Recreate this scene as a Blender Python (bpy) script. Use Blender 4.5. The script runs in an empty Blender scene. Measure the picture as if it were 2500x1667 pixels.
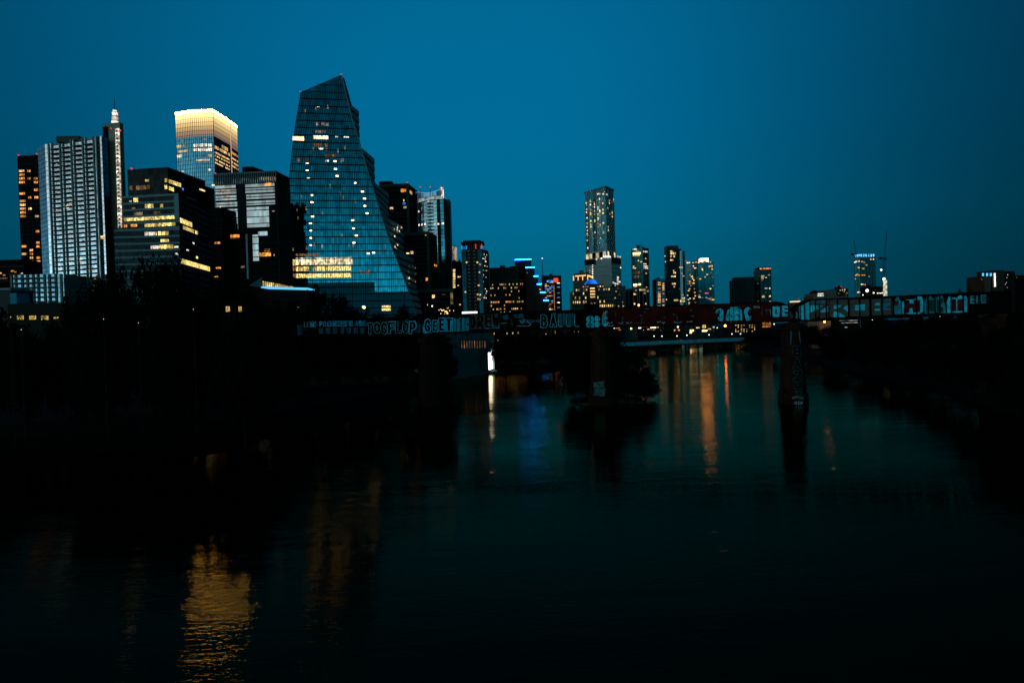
import bpy, math, random
from mathutils import Vector, Matrix
R = math.radians
sc = bpy.context.scene
COL = sc.collection
# ---------------------------------------------------------------- camera
HC = 16.0            # camera height above the river
FPX = 1700.0         # focal length in photo pixels (2500 x 1667)
PITCH = R(-0.98); ROLL = R(1.6)
cd = bpy.data.cameras.new('camera'); cam = bpy.data.objects.new('camera', cd); COL.objects.link(cam)
cd.sensor_width = 36.0; cd.lens = 36.0*FPX/2500.0; cd.clip_end = 20000; cd.clip_start = 0.5
CM = Matrix.Rotation(R(90)+PITCH, 4, 'X') @ Matrix.Rotation(-ROLL, 4, 'Z')
cam.matrix_world = Matrix.Translation((0, 0, HC)) @ CM
sc.camera = cam
C3 = CM.to_3x3()
CP = Vector((0, 0, HC))
def ray(u, v):
    return C3 @ Vector(((u-1250.0)/FPX, (833.5-v)/FPX, -1.0))
def at(u, v, d):
    r = ray(u, v); return CP + r*(d/r.y)
def atz(u, v, z):
    r = ray(u, v); return CP + r*((z-HC)/r.z)
def col(u, d, z):
    """point on the vertical through pixel column u (at height z) at distance d"""
    v = 800.0
    for _ in range(6):
        p = at(u, v, d); v -= (z-p.z)*FPX/d
    return at(u, v, d)
def vplane(u, v, A, B):
    n = Vector((B.y-A.y, A.x-B.x, 0)); r = ray(u, v)
    return CP + r*((A-CP).dot(n)/r.dot(n))
# ---------------------------------------------------------------- view + sky
sc.view_settings.view_transform = 'Standard'; sc.view_settings.look = 'None'
sc.view_settings.exposure = 0.0; sc.view_settings.gamma = 1.0
sc.render.engine = 'CYCLES'
sc.cycles.max_bounces = 5; sc.cycles.glossy_bounces = 4; sc.cycles.diffuse_bounces = 2
sc.cycles.sample_clamp_indirect = 120.0
w = bpy.data.worlds.new('World'); sc.world = w; w.use_nodes = True
nt = w.node_tree; nt.nodes.clear()
def N(t, **k):
    n = nt.nodes.new(t)
    for a, b in k.items():
        setattr(n, a, b)
    return n
def M(op, a, b=None, c=None, clamp=False):
    n = nt.nodes.new('ShaderNodeMath'); n.operation = op; n.use_clamp = clamp
    for i, x in enumerate((a, b, c)):
        if x is None: continue
        if isinstance(x, (int, float)): n.inputs[i].default_value = x
        else: nt.links.new(x, n.inputs[i])
    return n.outputs[0]
def ramp(fac, stops):
    n = nt.nodes.new('ShaderNodeValToRGB'); cr = n.color_ramp
    while len(cr.elements) < len(stops): cr.elements.new(0.5)
    for e, (p, c) in zip(cr.elements, stops):
        e.position = p; e.color = (*c, 1)
    nt.links.new(fac, n.inputs[0]); return n.outputs[0]
def smooth(x, a, b):
    n = nt.nodes.new('ShaderNodeMapRange'); n.interpolation_type = 'SMOOTHSTEP'
    nt.links.new(x, n.inputs[0]); n.inputs[1].default_value = a; n.inputs[2].default_value = b
    n.inputs[3].default_value = 0; n.inputs[4].default_value = 1; return n.outputs[0]
def vmul(c, f):
    n = nt.nodes.new('ShaderNodeVectorMath'); n.operation = 'SCALE'
    nt.links.new(c, n.inputs[0])
    if isinstance(f, (int, float)): n.inputs[3].default_value = f
    else: nt.links.new(f, n.inputs[3])
    return n.outputs[0]
def vadd(a, b):
    n = nt.nodes.new('ShaderNodeVectorMath'); n.operation = 'ADD'
    nt.links.new(a, n.inputs[0]); nt.links.new(b, n.inputs[1]); return n.outputs[0]
tc = N('ShaderNodeTexCoord'); sx = N('ShaderNodeSeparateXYZ'); nt.links.new(tc.outputs['Generated'], sx.inputs[0])
dx, dy, dz = sx.outputs
# after sunset: the sun is just under the horizon behind the camera, its afterglow lies low in that half of the sky
sky = N('ShaderNodeTexSky', sky_type='NISHITA'); sky.sun_disc = False
sky.sun_elevation = R(-4.0); sky.sun_rotation = R(195); sky.altitude = 150
base = ramp(M('MAXIMUM', dz, 0.0), [(0.0, (.0002,.098,.160)), (0.07, (.0002,.118,.205)), (0.14, (.0002,.141,.268)),
                                 (0.26, (.0002,.145,.308)), (0.36, (.0002,.141,.306)), (0.48, (.0002,.125,.275)), (0.75, (.0002,.03,.06)), (1.0, (.0002,.01,.02))])
right = smooth(dx, 0.02, 0.72); left = smooth(M('MULTIPLY', dx, -1.0), 0.10, 0.85)
side = M('SUBTRACT', M('SUBTRACT', 1.0, M('MULTIPLY', right, 0.80)), M('MULTIPLY', left, 0.75))
FW = True
front0 = vmul(base, side)
west = smooth(M('ADD', M('MULTIPLY', dx, -0.55), M('MULTIPLY', dy, -0.83)), -0.10, 0.80)
front = vmul(front0, M('SUBTRACT', 1.0, M('MULTIPLY', west, 0.95)))
zz = M('MAXIMUM', dz, 0.0)
glow = M('MULTIPLY', M('POWER', 2.718, M('MULTIPLY', zz, -3.2)), west)
mid = M('MULTIPLY', M('POWER', 2.718, M('MULTIPLY', zz, -9.0)), west)
gcol = N('ShaderNodeCombineXYZ'); gcol.inputs[0].default_value = 1.00; gcol.inputs[1].default_value = 1.0; gcol.inputs[2].default_value = 0.95
mcol = N('ShaderNodeCombineXYZ'); mcol.inputs[0].default_value = 0.03; mcol.inputs[1].default_value = 1.25; mcol.inputs[2].default_value = 1.75
# brightest toward the point where the sun went down (south-west, behind the camera's left shoulder)
spot = smooth(M('ADD', M('MULTIPLY', dx, -0.93), M('MULTIPLY', dy, -0.37)), 0.38, 0.97)
tot = vadd(front, vadd(vmul(gcol.outputs[0], M('MULTIPLY', glow, spot)), vmul(mcol.outputs[0], mid)))
nis = N('ShaderNodeVectorMath', operation='MULTIPLY'); nt.links.new(sky.outputs[0], nis.inputs[0]); nis.inputs[1].default_value = (0.002, 0.03, 0.05)
tot = vadd(tot, nis.outputs[0])
bgn = N('ShaderNodeBackground'); nt.links.new(tot, bgn.inputs[0]); bgn.inputs[1].default_value = 1.0
wo = N('ShaderNodeOutputWorld'); nt.links.new(bgn.outputs[0], wo.inputs[0])

# ---------------------------------------------------------------- helpers
WL = {}
rnd = random.Random(7)
class MB:
    def __init__(s): s.v = []; s.f = []; s.uv = []; s.mi = []
    def quad(s, pts, uv=None, mi=0):
        b = len(s.v); s.v += [Vector(p) for p in pts]; s.f.append(tuple(range(b, b+len(pts))))
        s.uv.append(uv or [(0, 0)]*len(pts)); s.mi.append(mi)
    def hexa(s, p, mi=0):
        b = len(s.v); s.v += [Vector(x) for x in p]
        for f in ((0,3,2,1),(4,5,6,7),(0,1,5,4),(1,2,6,5),(2,3,7,6),(3,0,4,7)):
            s.f.append(tuple(b+i for i in f)); s.uv.append([(0,0),(1,0),(1,1),(0,1)]); s.mi.append(mi)
    def box(s, x0, x1, y0, y1, z0, z1, mi=0):
        s.hexa([(x0,y0,z0),(x1,y0,z0),(x1,y1,z0),(x0,y1,z0),(x0,y0,z1),(x1,y0,z1),(x1,y1,z1),(x0,y1,z1)], mi)
    def prism(s, poly, z0, z1, mi=0, top=None):
        n = len(poly); top = top or poly
        a = [Vector((p[0], p[1], z0)) for p in poly]; c = [Vector((p[0], p[1], z1)) for p in top]
        for i in range(n):
            j = (i+1) % n
            L = (a[j]-a[i]).length
            s.quad([a[i], a[j], c[j], c[i]], [(0,z0),(L,z0),(L,z1),(0,z1)], mi)
        s.quad(c, None, mi); s.quad(a[::-1], None, mi)
    def tube(s, pts, r, n=6, mi=0):
        pts = [Vector(p) for p in pts]; rr = r if isinstance(r, (list, tuple)) else [r]*len(pts)
        rings = []
        for i, p in enumerate(pts):
            d = (pts[min(i+1, len(pts)-1)]-pts[max(i-1, 0)]).normalized()
            a = d.orthogonal().normalized() if abs(d.z) < .95 else Vector((1, 0, 0))
            a = (a - d*a.dot(d)).normalized(); c = d.cross(a)
            b0 = len(s.v); s.v += [p + (a*math.cos(t)+c*math.sin(t))*rr[i] for t in [2*math.pi*k/n for k in range(n)]]
            rings.append(b0)
        for a, b in zip(rings, rings[1:]):
            for k in range(n):
                s.f.append((a+k, a+(k+1) % n, b+(k+1) % n, b+k)); s.uv.append([(0,0)]*4); s.mi.append(mi)
        for b0, rev in ((rings[0], True), (rings[-1], False)):
            f = tuple(b0+k for k in range(n)); s.f.append(f[::-1] if rev else f); s.uv.append([(0,0)]*n); s.mi.append(mi)
    def lathe(s, c, prof, n=12, mi=0):
        """prof = [(r, z)] about vertical axis at c"""
        s.tube([(c[0], c[1], c[2]+z) for r, z in prof], [max(r, .001) for r, z in prof], n, mi)
    def mesh(s, name, mats, org=Vector((0, 0, 0))):
        me = bpy.data.meshes.new(name); me.from_pydata([tuple(v-org) for v in s.v], [], s.f)
        uvl = me.uv_layers.new(name='UVMap')
        flat = [c for u in s.uv for p in u for c in p]
        uvl.data.foreach_set('uv', flat)
        for m in (mats if isinstance(mats, (list, tuple)) else [mats]): me.materials.append(m)
        me.polygons.foreach_set('material_index', s.mi); me.update()
        return me
def tag(o, label=None, cat=None, group=None, kind=None):
    if label: o['label'] = label
    if cat: o['category'] = cat
    if group: o['group'] = group
    if kind: o['kind'] = kind
    return o
def thing(name, label, cat, loc=(0, 0, 0), group=None):
    o = bpy.data.objects.new(name, None); COL.objects.link(o); o.empty_display_size = 1
    o.location = loc; WL[o.name] = Vector(loc); return tag(o, label, cat, group)
def obj(name, mb, mats, parent=None, label=None, kind=None, at0=None):
    org = WL[parent.name] if parent is not None else Vector(at0 or (0, 0, 0))
    o = bpy.data.objects.new(name, mb.mesh(name, mats, org)); COL.objects.link(o)
    if parent is not None: o.parent = parent
    else: o.location = org
    WL[o.name] = org
    return tag(o, label, kind=kind)
def struct(name, mb, m):
    return obj(name, mb, m, kind='structure')
class Wall:
    """a facade plane between two base points, A on the viewer's left, outward normal toward the viewer"""
    def __init__(s, A, B, z0, z1, At=None, Bt=None):
        s.A = Vector((A[0], A[1], 0)); s.B = Vector((B[0], B[1], 0)); s.z0 = z0; s.z1 = z1
        s.At = Vector((At[0], At[1], 0)) if At is not None else s.A; s.Bt = Vector((Bt[0], Bt[1], 0)) if Bt is not None else s.B
        d = (s.B-s.A); s.L = d.length; d.normalize(); s.d = d; s.n = Vector((d.y, -d.x, 0))
        if s.n.y > 0 and abs(s.n.y) > .6: s.n = -s.n
        s.rz = math.atan2(s.n.y, s.n.x)+math.pi/2
    def pt(s, x, z, off=0.0):
        t = (z-s.z0)/(s.z1-s.z0); q = x/s.L
        p = s.A.lerp(s.B, q).lerp(s.At.lerp(s.Bt, q), t)+s.n*off; p.z = z; return p
    def box(s, mb, x0, x1, z0, z1, o0, o1, mi=0):
        mb.hexa([s.pt(x0,z0,o1), s.pt(x1,z0,o1), s.pt(x1,z0,o0), s.pt(x0,z0,o0), s.pt(x0,z1,o1), s.pt(x1,z1,o1), s.pt(x1,z1,o0), s.pt(x0,z1,o0)], mi)
    def quad(s, mb, x0, x1, z0, z1, o, mi=0):
        mb.quad([s.pt(x0,z0,o), s.pt(x1,z0,o), s.pt(x1,z1,o), s.pt(x0,z1,o)], [(x0,z0),(x1,z0),(x1,z1),(x0,z1)], mi)
    def uv(s, u, v):
        """photo pixel -> (x, z) on this wall"""
        p = vplane(u, v, s.A, s.B)
        return (p.xy-s.A.xy).dot(s.d.xy), p.z
_wm = {}
class Wins:
    """collects a building's windows; the 100 first (lit ones first) become parts, the rest one part"""
    def __init__(s, root, cap=100): s.root = root; s.it = []; s.cap = cap
    def add(s, wall, x, z, ww, wh, mat, lit=True, off=0.12, pri=0): s.it.append((0 if lit else 1, -pri, len(s.it), wall, x, z, ww, wh, mat, off))
    def grid(s, wall, nx, nz, fw, fh, mats, p, x0=0.0, x1=1.0, z0=0.0, z1=1.0, dark=None, off=0.12, rng=rnd, pf=None):
        H = wall.z1-wall.z0
        for j in range(nz):
            for i in range(nx):
                q = pf(i, j) if pf else p
                lit = rng.random() < q
                if not lit and dark is None: continue
                cx = wall.L*(x0+(x1-x0)*(i+.5)/nx); cz = wall.z0+H*(z0+(z1-z0)*(j+.5)/nz)
                ww = wall.L*(x1-x0)/nx*fw; wh = H*(z1-z0)/nz*fh
                s.add(wall, cx, cz, ww, wh, rng.choice(mats) if lit else dark, lit, off)
    def done(s):
        s.it.sort(key=lambda t: t[:3]); org = WL[s.root.name]
        for k, (l, _, _, wl, x, z, ww, wh, mat, off) in enumerate(s.it[:s.cap]):
            key = (round(ww, 1), round(wh, 1), round(wl.rz, 3), mat.name)
            if key not in _wm:
                mb = MB(); a = wl.d*(ww/2); n = wl.n*.05; h = Vector((0, 0, wh/2))
                mb.hexa([-a+n-h, a+n-h, a-n-h, -a-n-h, -a+n+h, a+n+h, a-n+h, -a-n+h])
                _wm[key] = mb.mesh('window', mat)
            o = bpy.data.objects.new('window', _wm[key]); COL.objects.link(o); o.parent = s.root; o.location = wl.pt(x, z, off)-org
        rest = s.it[s.cap:]
        if rest:
            mats = []; mb = MB()
            for l, _, _, wl, x, z, ww, wh, mat, off in rest:
                if mat not in mats: mats.append(mat)
                wl.box(mb, x-ww/2, x+ww/2, z-wh/2, z+wh/2, off-.05, off+.05, mats.index(mat))
            obj('window', mb, mats, s.root, kind='stuff')
# ---------------------------------------------------------------- materials
_mt = {}
def mat(name, c, rough=0.8, metal=0.0, noise=0.0, nscale=1.0, bump=0.0, spec=0.04):
    if name in _mt: return _mt[name]
    m = bpy.data.materials.new(name); m.use_nodes = True; t = m.node_tree; b = t.nodes['Principled BSDF']
    b.inputs['Base Color'].default_value = (*c, 1); b.inputs['Roughness'].default_value = rough
    b.inputs['Metallic'].default_value = metal; b.inputs['Specular IOR Level'].default_value = spec
    if noise or bump:
        g = t.nodes.new('ShaderNodeNewGeometry'); nz = t.nodes.new('ShaderNodeTexNoise'); nz.inputs['Scale'].default_value = nscale; nz.inputs['Detail'].default_value = 5
        t.links.new(g.outputs['Position'], nz.inputs['Vector'])
        if noise:
            mr = t.nodes.new('ShaderNodeMapRange'); t.links.new(nz.outputs[0], mr.inputs[0]); mr.inputs[1].default_value = .3; mr.inputs[2].default_value = .7
            mr.inputs[3].default_value = 1-noise; mr.inputs[4].default_value = 1+noise
            vm = t.nodes.new('ShaderNodeVectorMath'); vm.operation = 'SCALE'; vm.inputs[0].default_value = c; t.links.new(mr.outputs[0], vm.inputs[3])
            t.links.new(vm.outputs[0], b.inputs['Base Color'])
        if bump:
            bp = t.nodes.new('ShaderNodeBump'); bp.inputs['Strength'].default_value = bump; t.links.new(nz.outputs[0], bp.inputs['Height']); t.links.new(bp.outputs[0], b.inputs['Normal'])
    _mt[name] = m; return m
def glass(name, c, rough=0.06, pane=(1.5, 3.6), var=0.35, tilt=0.03, metal=1.0):
    """coated reflective glass with slightly differing panes"""
    if name in _mt: return _mt[name]
    m = bpy.data.materials.new(name); m.use_nodes = True; t = m.node_tree; b = t.nodes['Principled BSDF']
    b.inputs['Roughness'].default_value = rough; b.inputs['Metallic'].default_value = metal
    uv = t.nodes.new('ShaderNodeTexCoord'); dv = t.nodes.new('ShaderNodeVectorMath'); dv.operation = 'DIVIDE'; t.links.new(uv.outputs['UV'], dv.inputs[0]); dv.inputs[1].default_value = (pane[0], pane[1], 1)
    fl = t.nodes.new('ShaderNodeVectorMath'); fl.operation = 'FLOOR'; t.links.new(dv.outputs[0], fl.inputs[0])
    wn = t.nodes.new('ShaderNodeTexWhiteNoise'); wn.noise_dimensions = '3D'; t.links.new(fl.outputs[0], wn.inputs['Vector'])
    mr = t.nodes.new('ShaderNodeMapRange'); t.links.new(wn.outputs['Value'], mr.inputs[0]); mr.inputs[3].default_value = 1-var; mr.inputs[4].default_value = 1.0
    vm = t.nodes.new('ShaderNodeVectorMath'); vm.operation = 'SCALE'; vm.inputs[0].default_value = c; t.links.new(mr.outputs[0], vm.inputs[3]); t.links.new(vm.outputs[0], b.inputs['Base Color'])
    sb = t.nodes.new('ShaderNodeVectorMath'); sb.operation = 'SUBTRACT'; t.links.new(wn.outputs['Color'], sb.inputs[0]); sb.inputs[1].default_value = (.5, .5, .5)
    s2 = t.nodes.new('ShaderNodeVectorMath'); s2.operation = 'SCALE'; t.links.new(sb.outputs[0], s2.inputs[0]); s2.inputs[3].default_value = tilt
    g = t.nodes.new('ShaderNodeNewGeometry'); ad = t.nodes.new('ShaderNodeVectorMath'); ad.operation = 'ADD'; t.links.new(g.outputs['Normal'], ad.inputs[0]); t.links.new(s2.outputs[0], ad.inputs[1])
    nn = t.nodes.new('ShaderNodeVectorMath'); nn.operation = 'NORMALIZE'; t.links.new(ad.outputs[0], nn.inputs[0]); t.links.new(nn.outputs[0], b.inputs['Normal'])
    _mt[name] = m; return m
def lit(name, c, s, detail=1.2, sample=False):
    """a lit window or lamp; brightness differs from window to window and across the room behind it"""
    if name in _mt: return _mt[name]
    m = bpy.data.materials.new(name); m.use_nodes = True; t = m.node_tree; t.nodes.clear()
    e = t.nodes.new('ShaderNodeEmission'); o = t.nodes.new('ShaderNodeOutputMaterial'); t.links.new(e.outputs[0], o.inputs[0])
    e.inputs[0].default_value = (*c, 1); e.inputs[1].default_value = s
    if detail:
        oi = t.nodes.new('ShaderNodeObjectInfo'); g = t.nodes.new('ShaderNodeNewGeometry')
        mp = t.nodes.new('ShaderNodeVectorMath'); mp.operation = 'MULTIPLY'; t.links.new(g.outputs['Position'], mp.inputs[0]); mp.inputs[1].default_value = (1, 1, .7)
        nz = t.nodes.new('ShaderNodeTexNoise'); nz.inputs['Scale'].default_value = detail; nz.inputs['Detail'].default_value = 3; t.links.new(mp.outputs[0], nz.inputs['Vector'])
        mr = t.nodes.new('ShaderNodeMapRange'); t.links.new(nz.outputs[0], mr.inputs[0]); mr.inputs[1].default_value = .35; mr.inputs[2].default_value = .68; mr.inputs[3].default_value = .15; mr.inputs[4].default_value = 1.5
        m2 = t.nodes.new('ShaderNodeMath'); m2.operation = 'MULTIPLY_ADD'; t.links.new(oi.outputs['Random'], m2.inputs[0]); m2.inputs[1].default_value = 1.0; m2.inputs[2].default_value = .35
        m3 = t.nodes.new('ShaderNodeMath'); m3.operation = 'MULTIPLY'; t.links.new(mr.outputs[0], m3.inputs[0]); t.links.new(m2.outputs[0], m3.inputs[1])
        m4 = t.nodes.new('ShaderNodeMath'); m4.operation = 'MULTIPLY'; t.links.new(m3.outputs[0], m4.inputs[0]); m4.inputs[1].default_value = s; t.links.new(m4.outputs[0], e.inputs[1])
    if not sample: m.cycles.emission_sampling = 'NONE'
    _mt[name] = m; return m
W_ORG = lit('lit_orange', (1.0, .36, .07), 1.3); W_WRM = lit('lit_warm', (1.0, .60, .24), 1.5); W_YEL = lit('lit_yellow', (1.0, .74, .22), 1.3)
W_WHT = lit('lit_white', (1.0, .85, .66), 1.6); W_PNK = lit('lit_dim', (.9, .62, .46), .35); W_BLU = lit('lit_blue', (.06, .35, 1.0), 1.4)
W_DIM = lit('lit_faint', (1.0, .5, .2), .22)
L_WHT = lit('lamp_white', (1, .93, .85), 3.0, 0); L_WRM = lit('lamp_warm', (1, .62, .25), 4.0, 0); L_RED = lit('lamp_red', (1, .05, .08), .9, 0); L_ORG = lit('lamp_orange', (1, .17, .02), 30.0, 0)
L_BLU = lit('lamp_blue', (.05, .42, 1), 1.6, 0); L_CYN = lit('lamp_cyan', (.12, .62, 1), 1.1, 0); L_YEL = lit('lamp_yellow', (1, .72, .2), 3.0, 0)
DARK = mat('dark_concrete', (.006, .005, .0045), .9); BLACK = mat('black_steel', (.003, .003, .003), .9)
BRN = mat('brown_stone', (.050, .026, .018), .85, noise=.2, nscale=.2); TAN = mat('tan_stone', (.16, .12, .085), .85, noise=.15, nscale=.1)
GREY = mat('grey_concrete', (.14, .135, .12), .85, noise=.2, nscale=.1); LGREY = mat('pale_concrete', (.30, .28, .25), .85, noise=.15, nscale=.1)
DWIN = mat('dark_room_window', (.004, .005, .006), .4)
MATTE = mat('matte_side', (.005, .005, .006), .9)
WIN_D = glass('dark_window_glass', (.035, .05, .06), .1, var=.5)
# ---------------------------------------------------------------- generic tower
def roofpts(cor, d0, i0=0):
    z = at(cor[i0][0], cor[i0][1], d0).z; out = []
    for k, c in enumerate(cor):
        if len(c) > 2: out.append(at(c[0], c[1], c[2]).xy)
        elif k == i0 or (len(cor) == 2 and z < 91): out.append(at(c[0], c[1], d0).xy)
        else:
            p = atz(c[0], c[1], z); dd = min(max(p.y, d0-45), d0+65); out.append((at(c[0], c[1], dd) if abs(dd-p.y) > .1 or z < HC+8 else p).xy)
    return z, out
class Tower:
    def __init__(s, name, label, cor, d0, m, i0=0, zb=3.0, back=25.0, group=None, cat='building', root=None, part='body', bot=None, ztop=None):
        """cor = pixel corners of the roof edge, left to right; depth of corner i0 is d0, the others follow from one roof height unless given"""
        z, P = roofpts(cor, d0, i0); s.z = ztop if ztop is not None else z
        P = [Vector(p) for p in P]
        if len(P) == 3: F = P+[P[0]+P[2]-P[1]]
        elif len(P) == 2:
            d = (P[1]-P[0]).normalized(); n = Vector((-d.y, d.x)); F = P+[P[1]+n*back, P[0]+n*back]
        else:
            F = P+[P[-1]+P[-1].normalized()*back, P[0]+P[0].normalized()*back]
        s.F = F; s.P = P; s.zb = zb
        c = sum(F, Vector((0, 0)))/len(F)
        s.root = root if root is not None else thing(name, label, cat, (c.x, c.y, zb), group)
        mb = MB(); Fb = bot or F
        mb.prism(Fb, zb, s.z, 0, F); s.body = obj(part, mb, m, s.root)
        s.walls = [Wall(Fb[i], Fb[i+1], zb, s.z, F[i], F[i+1]) for i in range(len(P)-1)]
        s.W = Wins(s.root)
        if DBG: print('TWR', name, 'z', round(s.z), [(round(p.x), round(p.y)) for p in P])
    def part(s, name, mb, m, **k): return obj(name, mb, m, s.root, **k)
DBG = False
def floorbands(wall, n, h, off, z0=None, z1=None, x0=0, x1=None, mb=None, phase=0.0):
    mb = mb or MB(); z0 = wall.z0 if z0 is None else z0; z1 = wall.z1 if z1 is None else z1; x1 = wall.L if x1 is None else x1
    for k in range(n):
        z = z0+(z1-z0)*(k+phase)/n; wall.box(mb, x0, x1, z, z+h, -.1, off)
    for xe in (x0+.02, x1-.12): wall.box(mb, xe, xe+.1, z0+.01, z1-(z1-z0)/n, -.09, off*.9)
    return mb
def vribs(wall, n, w_, off, z0=None, z1=None, x0=0, x1=None, mb=None):
    mb = mb or MB(); z0 = wall.z0 if z0 is None else z0; z1 = wall.z1 if z1 is None else z1; x1 = wall.L if x1 is None else x1
    for k in range(n+1):
        x = x0+(x1-x0)*k/n; wall.box(mb, x-w_/2, x+w_/2, z0, z1, -.1, off)
    return mb
def glaze(wall, off=.08, z0=None, z1=None, x0=0, x1=None, mb=None):
    mb = mb or MB(); z0 = wall.z0 if z0 is None else z0; z1 = wall.z1 if z1 is None else z1; x1 = wall.L if x1 is None else x1
    wall.quad(mb, x0, x1, z0, z1, off); return mb
def lampbox(root, p, r, m, name='lamp'):
    mb = MB(); mb.lathe(p, [(0, -r), (r*.7, -r*.7), (r, 0), (r*.7, r*.7), (0, r)], 8); return obj(name, mb, m, root)
# ================================================================ WATER, GROUND
WAVE_F, WAVE_S = 0.021, 0.055
wm = bpy.data.materials.new('river_water'); wm.use_nodes = True; t = wm.node_tree; b = t.nodes['Principled BSDF']
t.nodes.remove(b); wo_ = t.nodes['Material Output']; df = t.nodes.new('ShaderNodeBsdfDiffuse'); df.inputs[0].default_value = (.0002, .0012, .0010, 1)
b = t.nodes.new('ShaderNodeBsdfGlossy'); b.inputs['Color'].default_value = (.92, .80, .44, 1); b.inputs['Roughness'].default_value = .018
fr = t.nodes.new('ShaderNodeFresnel'); fr.inputs[0].default_value = 1.078; mx = t.nodes.new('ShaderNodeMixShader')
t.links.new(fr.outputs[0], mx.inputs[0]); t.links.new(df.outputs[0], mx.inputs[1]); t.links.new(b.outputs[0], mx.inputs[2]); t.links.new(mx.outputs[0], wo_.inputs[0])
g = t.nodes.new('ShaderNodeNewGeometry')
def wn_(sx_, sy_, det, scale, rough=.55):
    m = t.nodes.new('ShaderNodeMapping'); m.inputs['Scale'].default_value = (sx_, sy_, 1); t.links.new(g.outputs['Position'], m.inputs[0])
    n = t.nodes.new('ShaderNodeTexNoise'); n.inputs['Scale'].default_value = scale; n.inputs['Detail'].default_value = det; n.inputs['Roughness'].default_value = rough
    t.links.new(m.outputs[0], n.inputs['Vector']); return n.outputs[0]
def add_(a, ka, b_, kb):
    m = t.nodes.new('ShaderNodeMath'); m.operation = 'MULTIPLY'; t.links.new(a, m.inputs[0]); m.inputs[1].default_value = ka
    m2 = t.nodes.new('ShaderNodeMath'); m2.operation = 'MULTIPLY_ADD'; t.links.new(b_, m2.inputs[0]); m2.inputs[1].default_value = kb; t.links.new(m.outputs[0], m2.inputs[2]); return m2.outputs[0]
fine = wn_(.55, 1.5, 3, 1.9); swell = wn_(.10, .30, 2, 1.0); patch = wn_(.02, .06, 3, 1.0)
pr = t.nodes.new('ShaderNodeMapRange'); t.links.new(patch, pr.inputs[0]); pr.inputs[1].default_value = .38; pr.inputs[2].default_value = .62; pr.inputs[3].default_value = .5; pr.inputs[4].default_value = 1.3
sy = t.nodes.new('ShaderNodeSeparateXYZ'); t.links.new(g.outputs['Position'], sy.inputs[0])      # livelier ripples in the open reach, calmer water among the piers
mr_ = t.nodes.new('ShaderNodeMapRange'); mr_.interpolation_type = 'SMOOTHSTEP'; t.links.new(sy.outputs[1], mr_.inputs[0]); mr_.inputs[1].default_value = 35; mr_.inputs[2].default_value = 120; mr_.inputs[3].default_value = 1.15; mr_.inputs[4].default_value = 1.05
fa = t.nodes.new('ShaderNodeMath'); fa.operation = 'MULTIPLY'; t.links.new(pr.outputs[0], fa.inputs[0]); t.links.new(mr_.outputs[0], fa.inputs[1])
fm = t.nodes.new('ShaderNodeMath'); fm.operation = 'MULTIPLY'; t.links.new(fine, fm.inputs[0]); t.links.new(fa.outputs[0], fm.inputs[1])
hgt = add_(fm.outputs[0], WAVE_F, swell, WAVE_S)
bp = t.nodes.new('ShaderNodeBump'); bp.inputs['Strength'].default_value = 1.0; bp.inputs['Distance'].default_value = 1.0
t.links.new(hgt, bp.inputs['Height']); t.links.new(bp.outputs[0], b.inputs['Normal']); t.links.new(bp.outputs[0], fr.inputs['Normal'])
mb = MB(); mb.quad([(-6000, -400, 0), (6000, -400, 0), (6000, 12000, 0), (-6000, 12000, 0)])
struct('water', mb, wm)
EARTH = mat('dark_earth', (.003, .0027, .002), .95, noise=.4, nscale=.3)
GRND = mat('city_ground', (.015, .014, .013), .95, noise=.3, nscale=.05)
def w0(u, v): p = atz(u, v, 0.0); return (p.x, p.y)
LS = [(-300, 40), (-200, 60), w0(-100, 1130), w0(250, 1110), w0(470, 1090), w0(620, 1065), w0(780, 1035), w0(930, 1000), w0(1020, 972), w0(1085, 938), w0(1118, 924), w0(1150, 916), w0(1190, 912), w0(1206, 907), w0(1300, 905), w0(1372, 903), w0(1440, 885), w0(1500, 868), w0(1556, 852.5), w0(1572, 851)]
LS += [(LS[-1][0]+6, 420), (LS[-1][0]+30, 560), (160, 760)]
RS = [(300, 20), (190, 70), w0(2440, 1010), w0(2330, 972), w0(2220, 942), w0(2112, 916), w0(2000, 889), w0(1905, 869), w0(1850, 860), w0(1800, 852.5), (180, 520), (240, 640), (330, 800)]
def bank(name, S, outer, sgn, m):
    """shore slope, then level ground up to the outer points"""
    mb = MB(); n = len(S); inner = []
    for i, p in enumerate(S):
        a = Vector(S[max(i-1, 0)]); c = Vector(S[min(i+1, n-1)]); d = (c-a).normalized(); nn = Vector((-d.y, d.x))*sgn
        q = Vector(p)+nn*5; inner.append((q.x, q.y))
    for i in range(n-1):
        mb.quad([(*S[i], -1), (*S[i+1], -1), (*inner[i+1], 2.6), (*inner[i], 2.6)])
    mb.quad([(x, y, 2.6) for x, y in inner]+[(x, y, 2.6) for x, y in outer])
    return struct(name, mb, m)
bank('river_bank', LS, [(160, 11000), (-6000, 11000), (-6000, 60)], 1, EARTH)
bank('river_bank', RS, [(330, 11000), (6000, 11000), (6000, 20)], -1, EARTH)
mb = MB(); mb.quad([(155, 790, 2.604), (340, 790, 2.604), (340, 11000, 2.604), (155, 11000, 2.604)]); mb.quad([(155, 790, 2.6), (155, 790, -1), (340, 790, -1), (340, 790, 2.6)])
struct('ground', mb, GRND)
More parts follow.
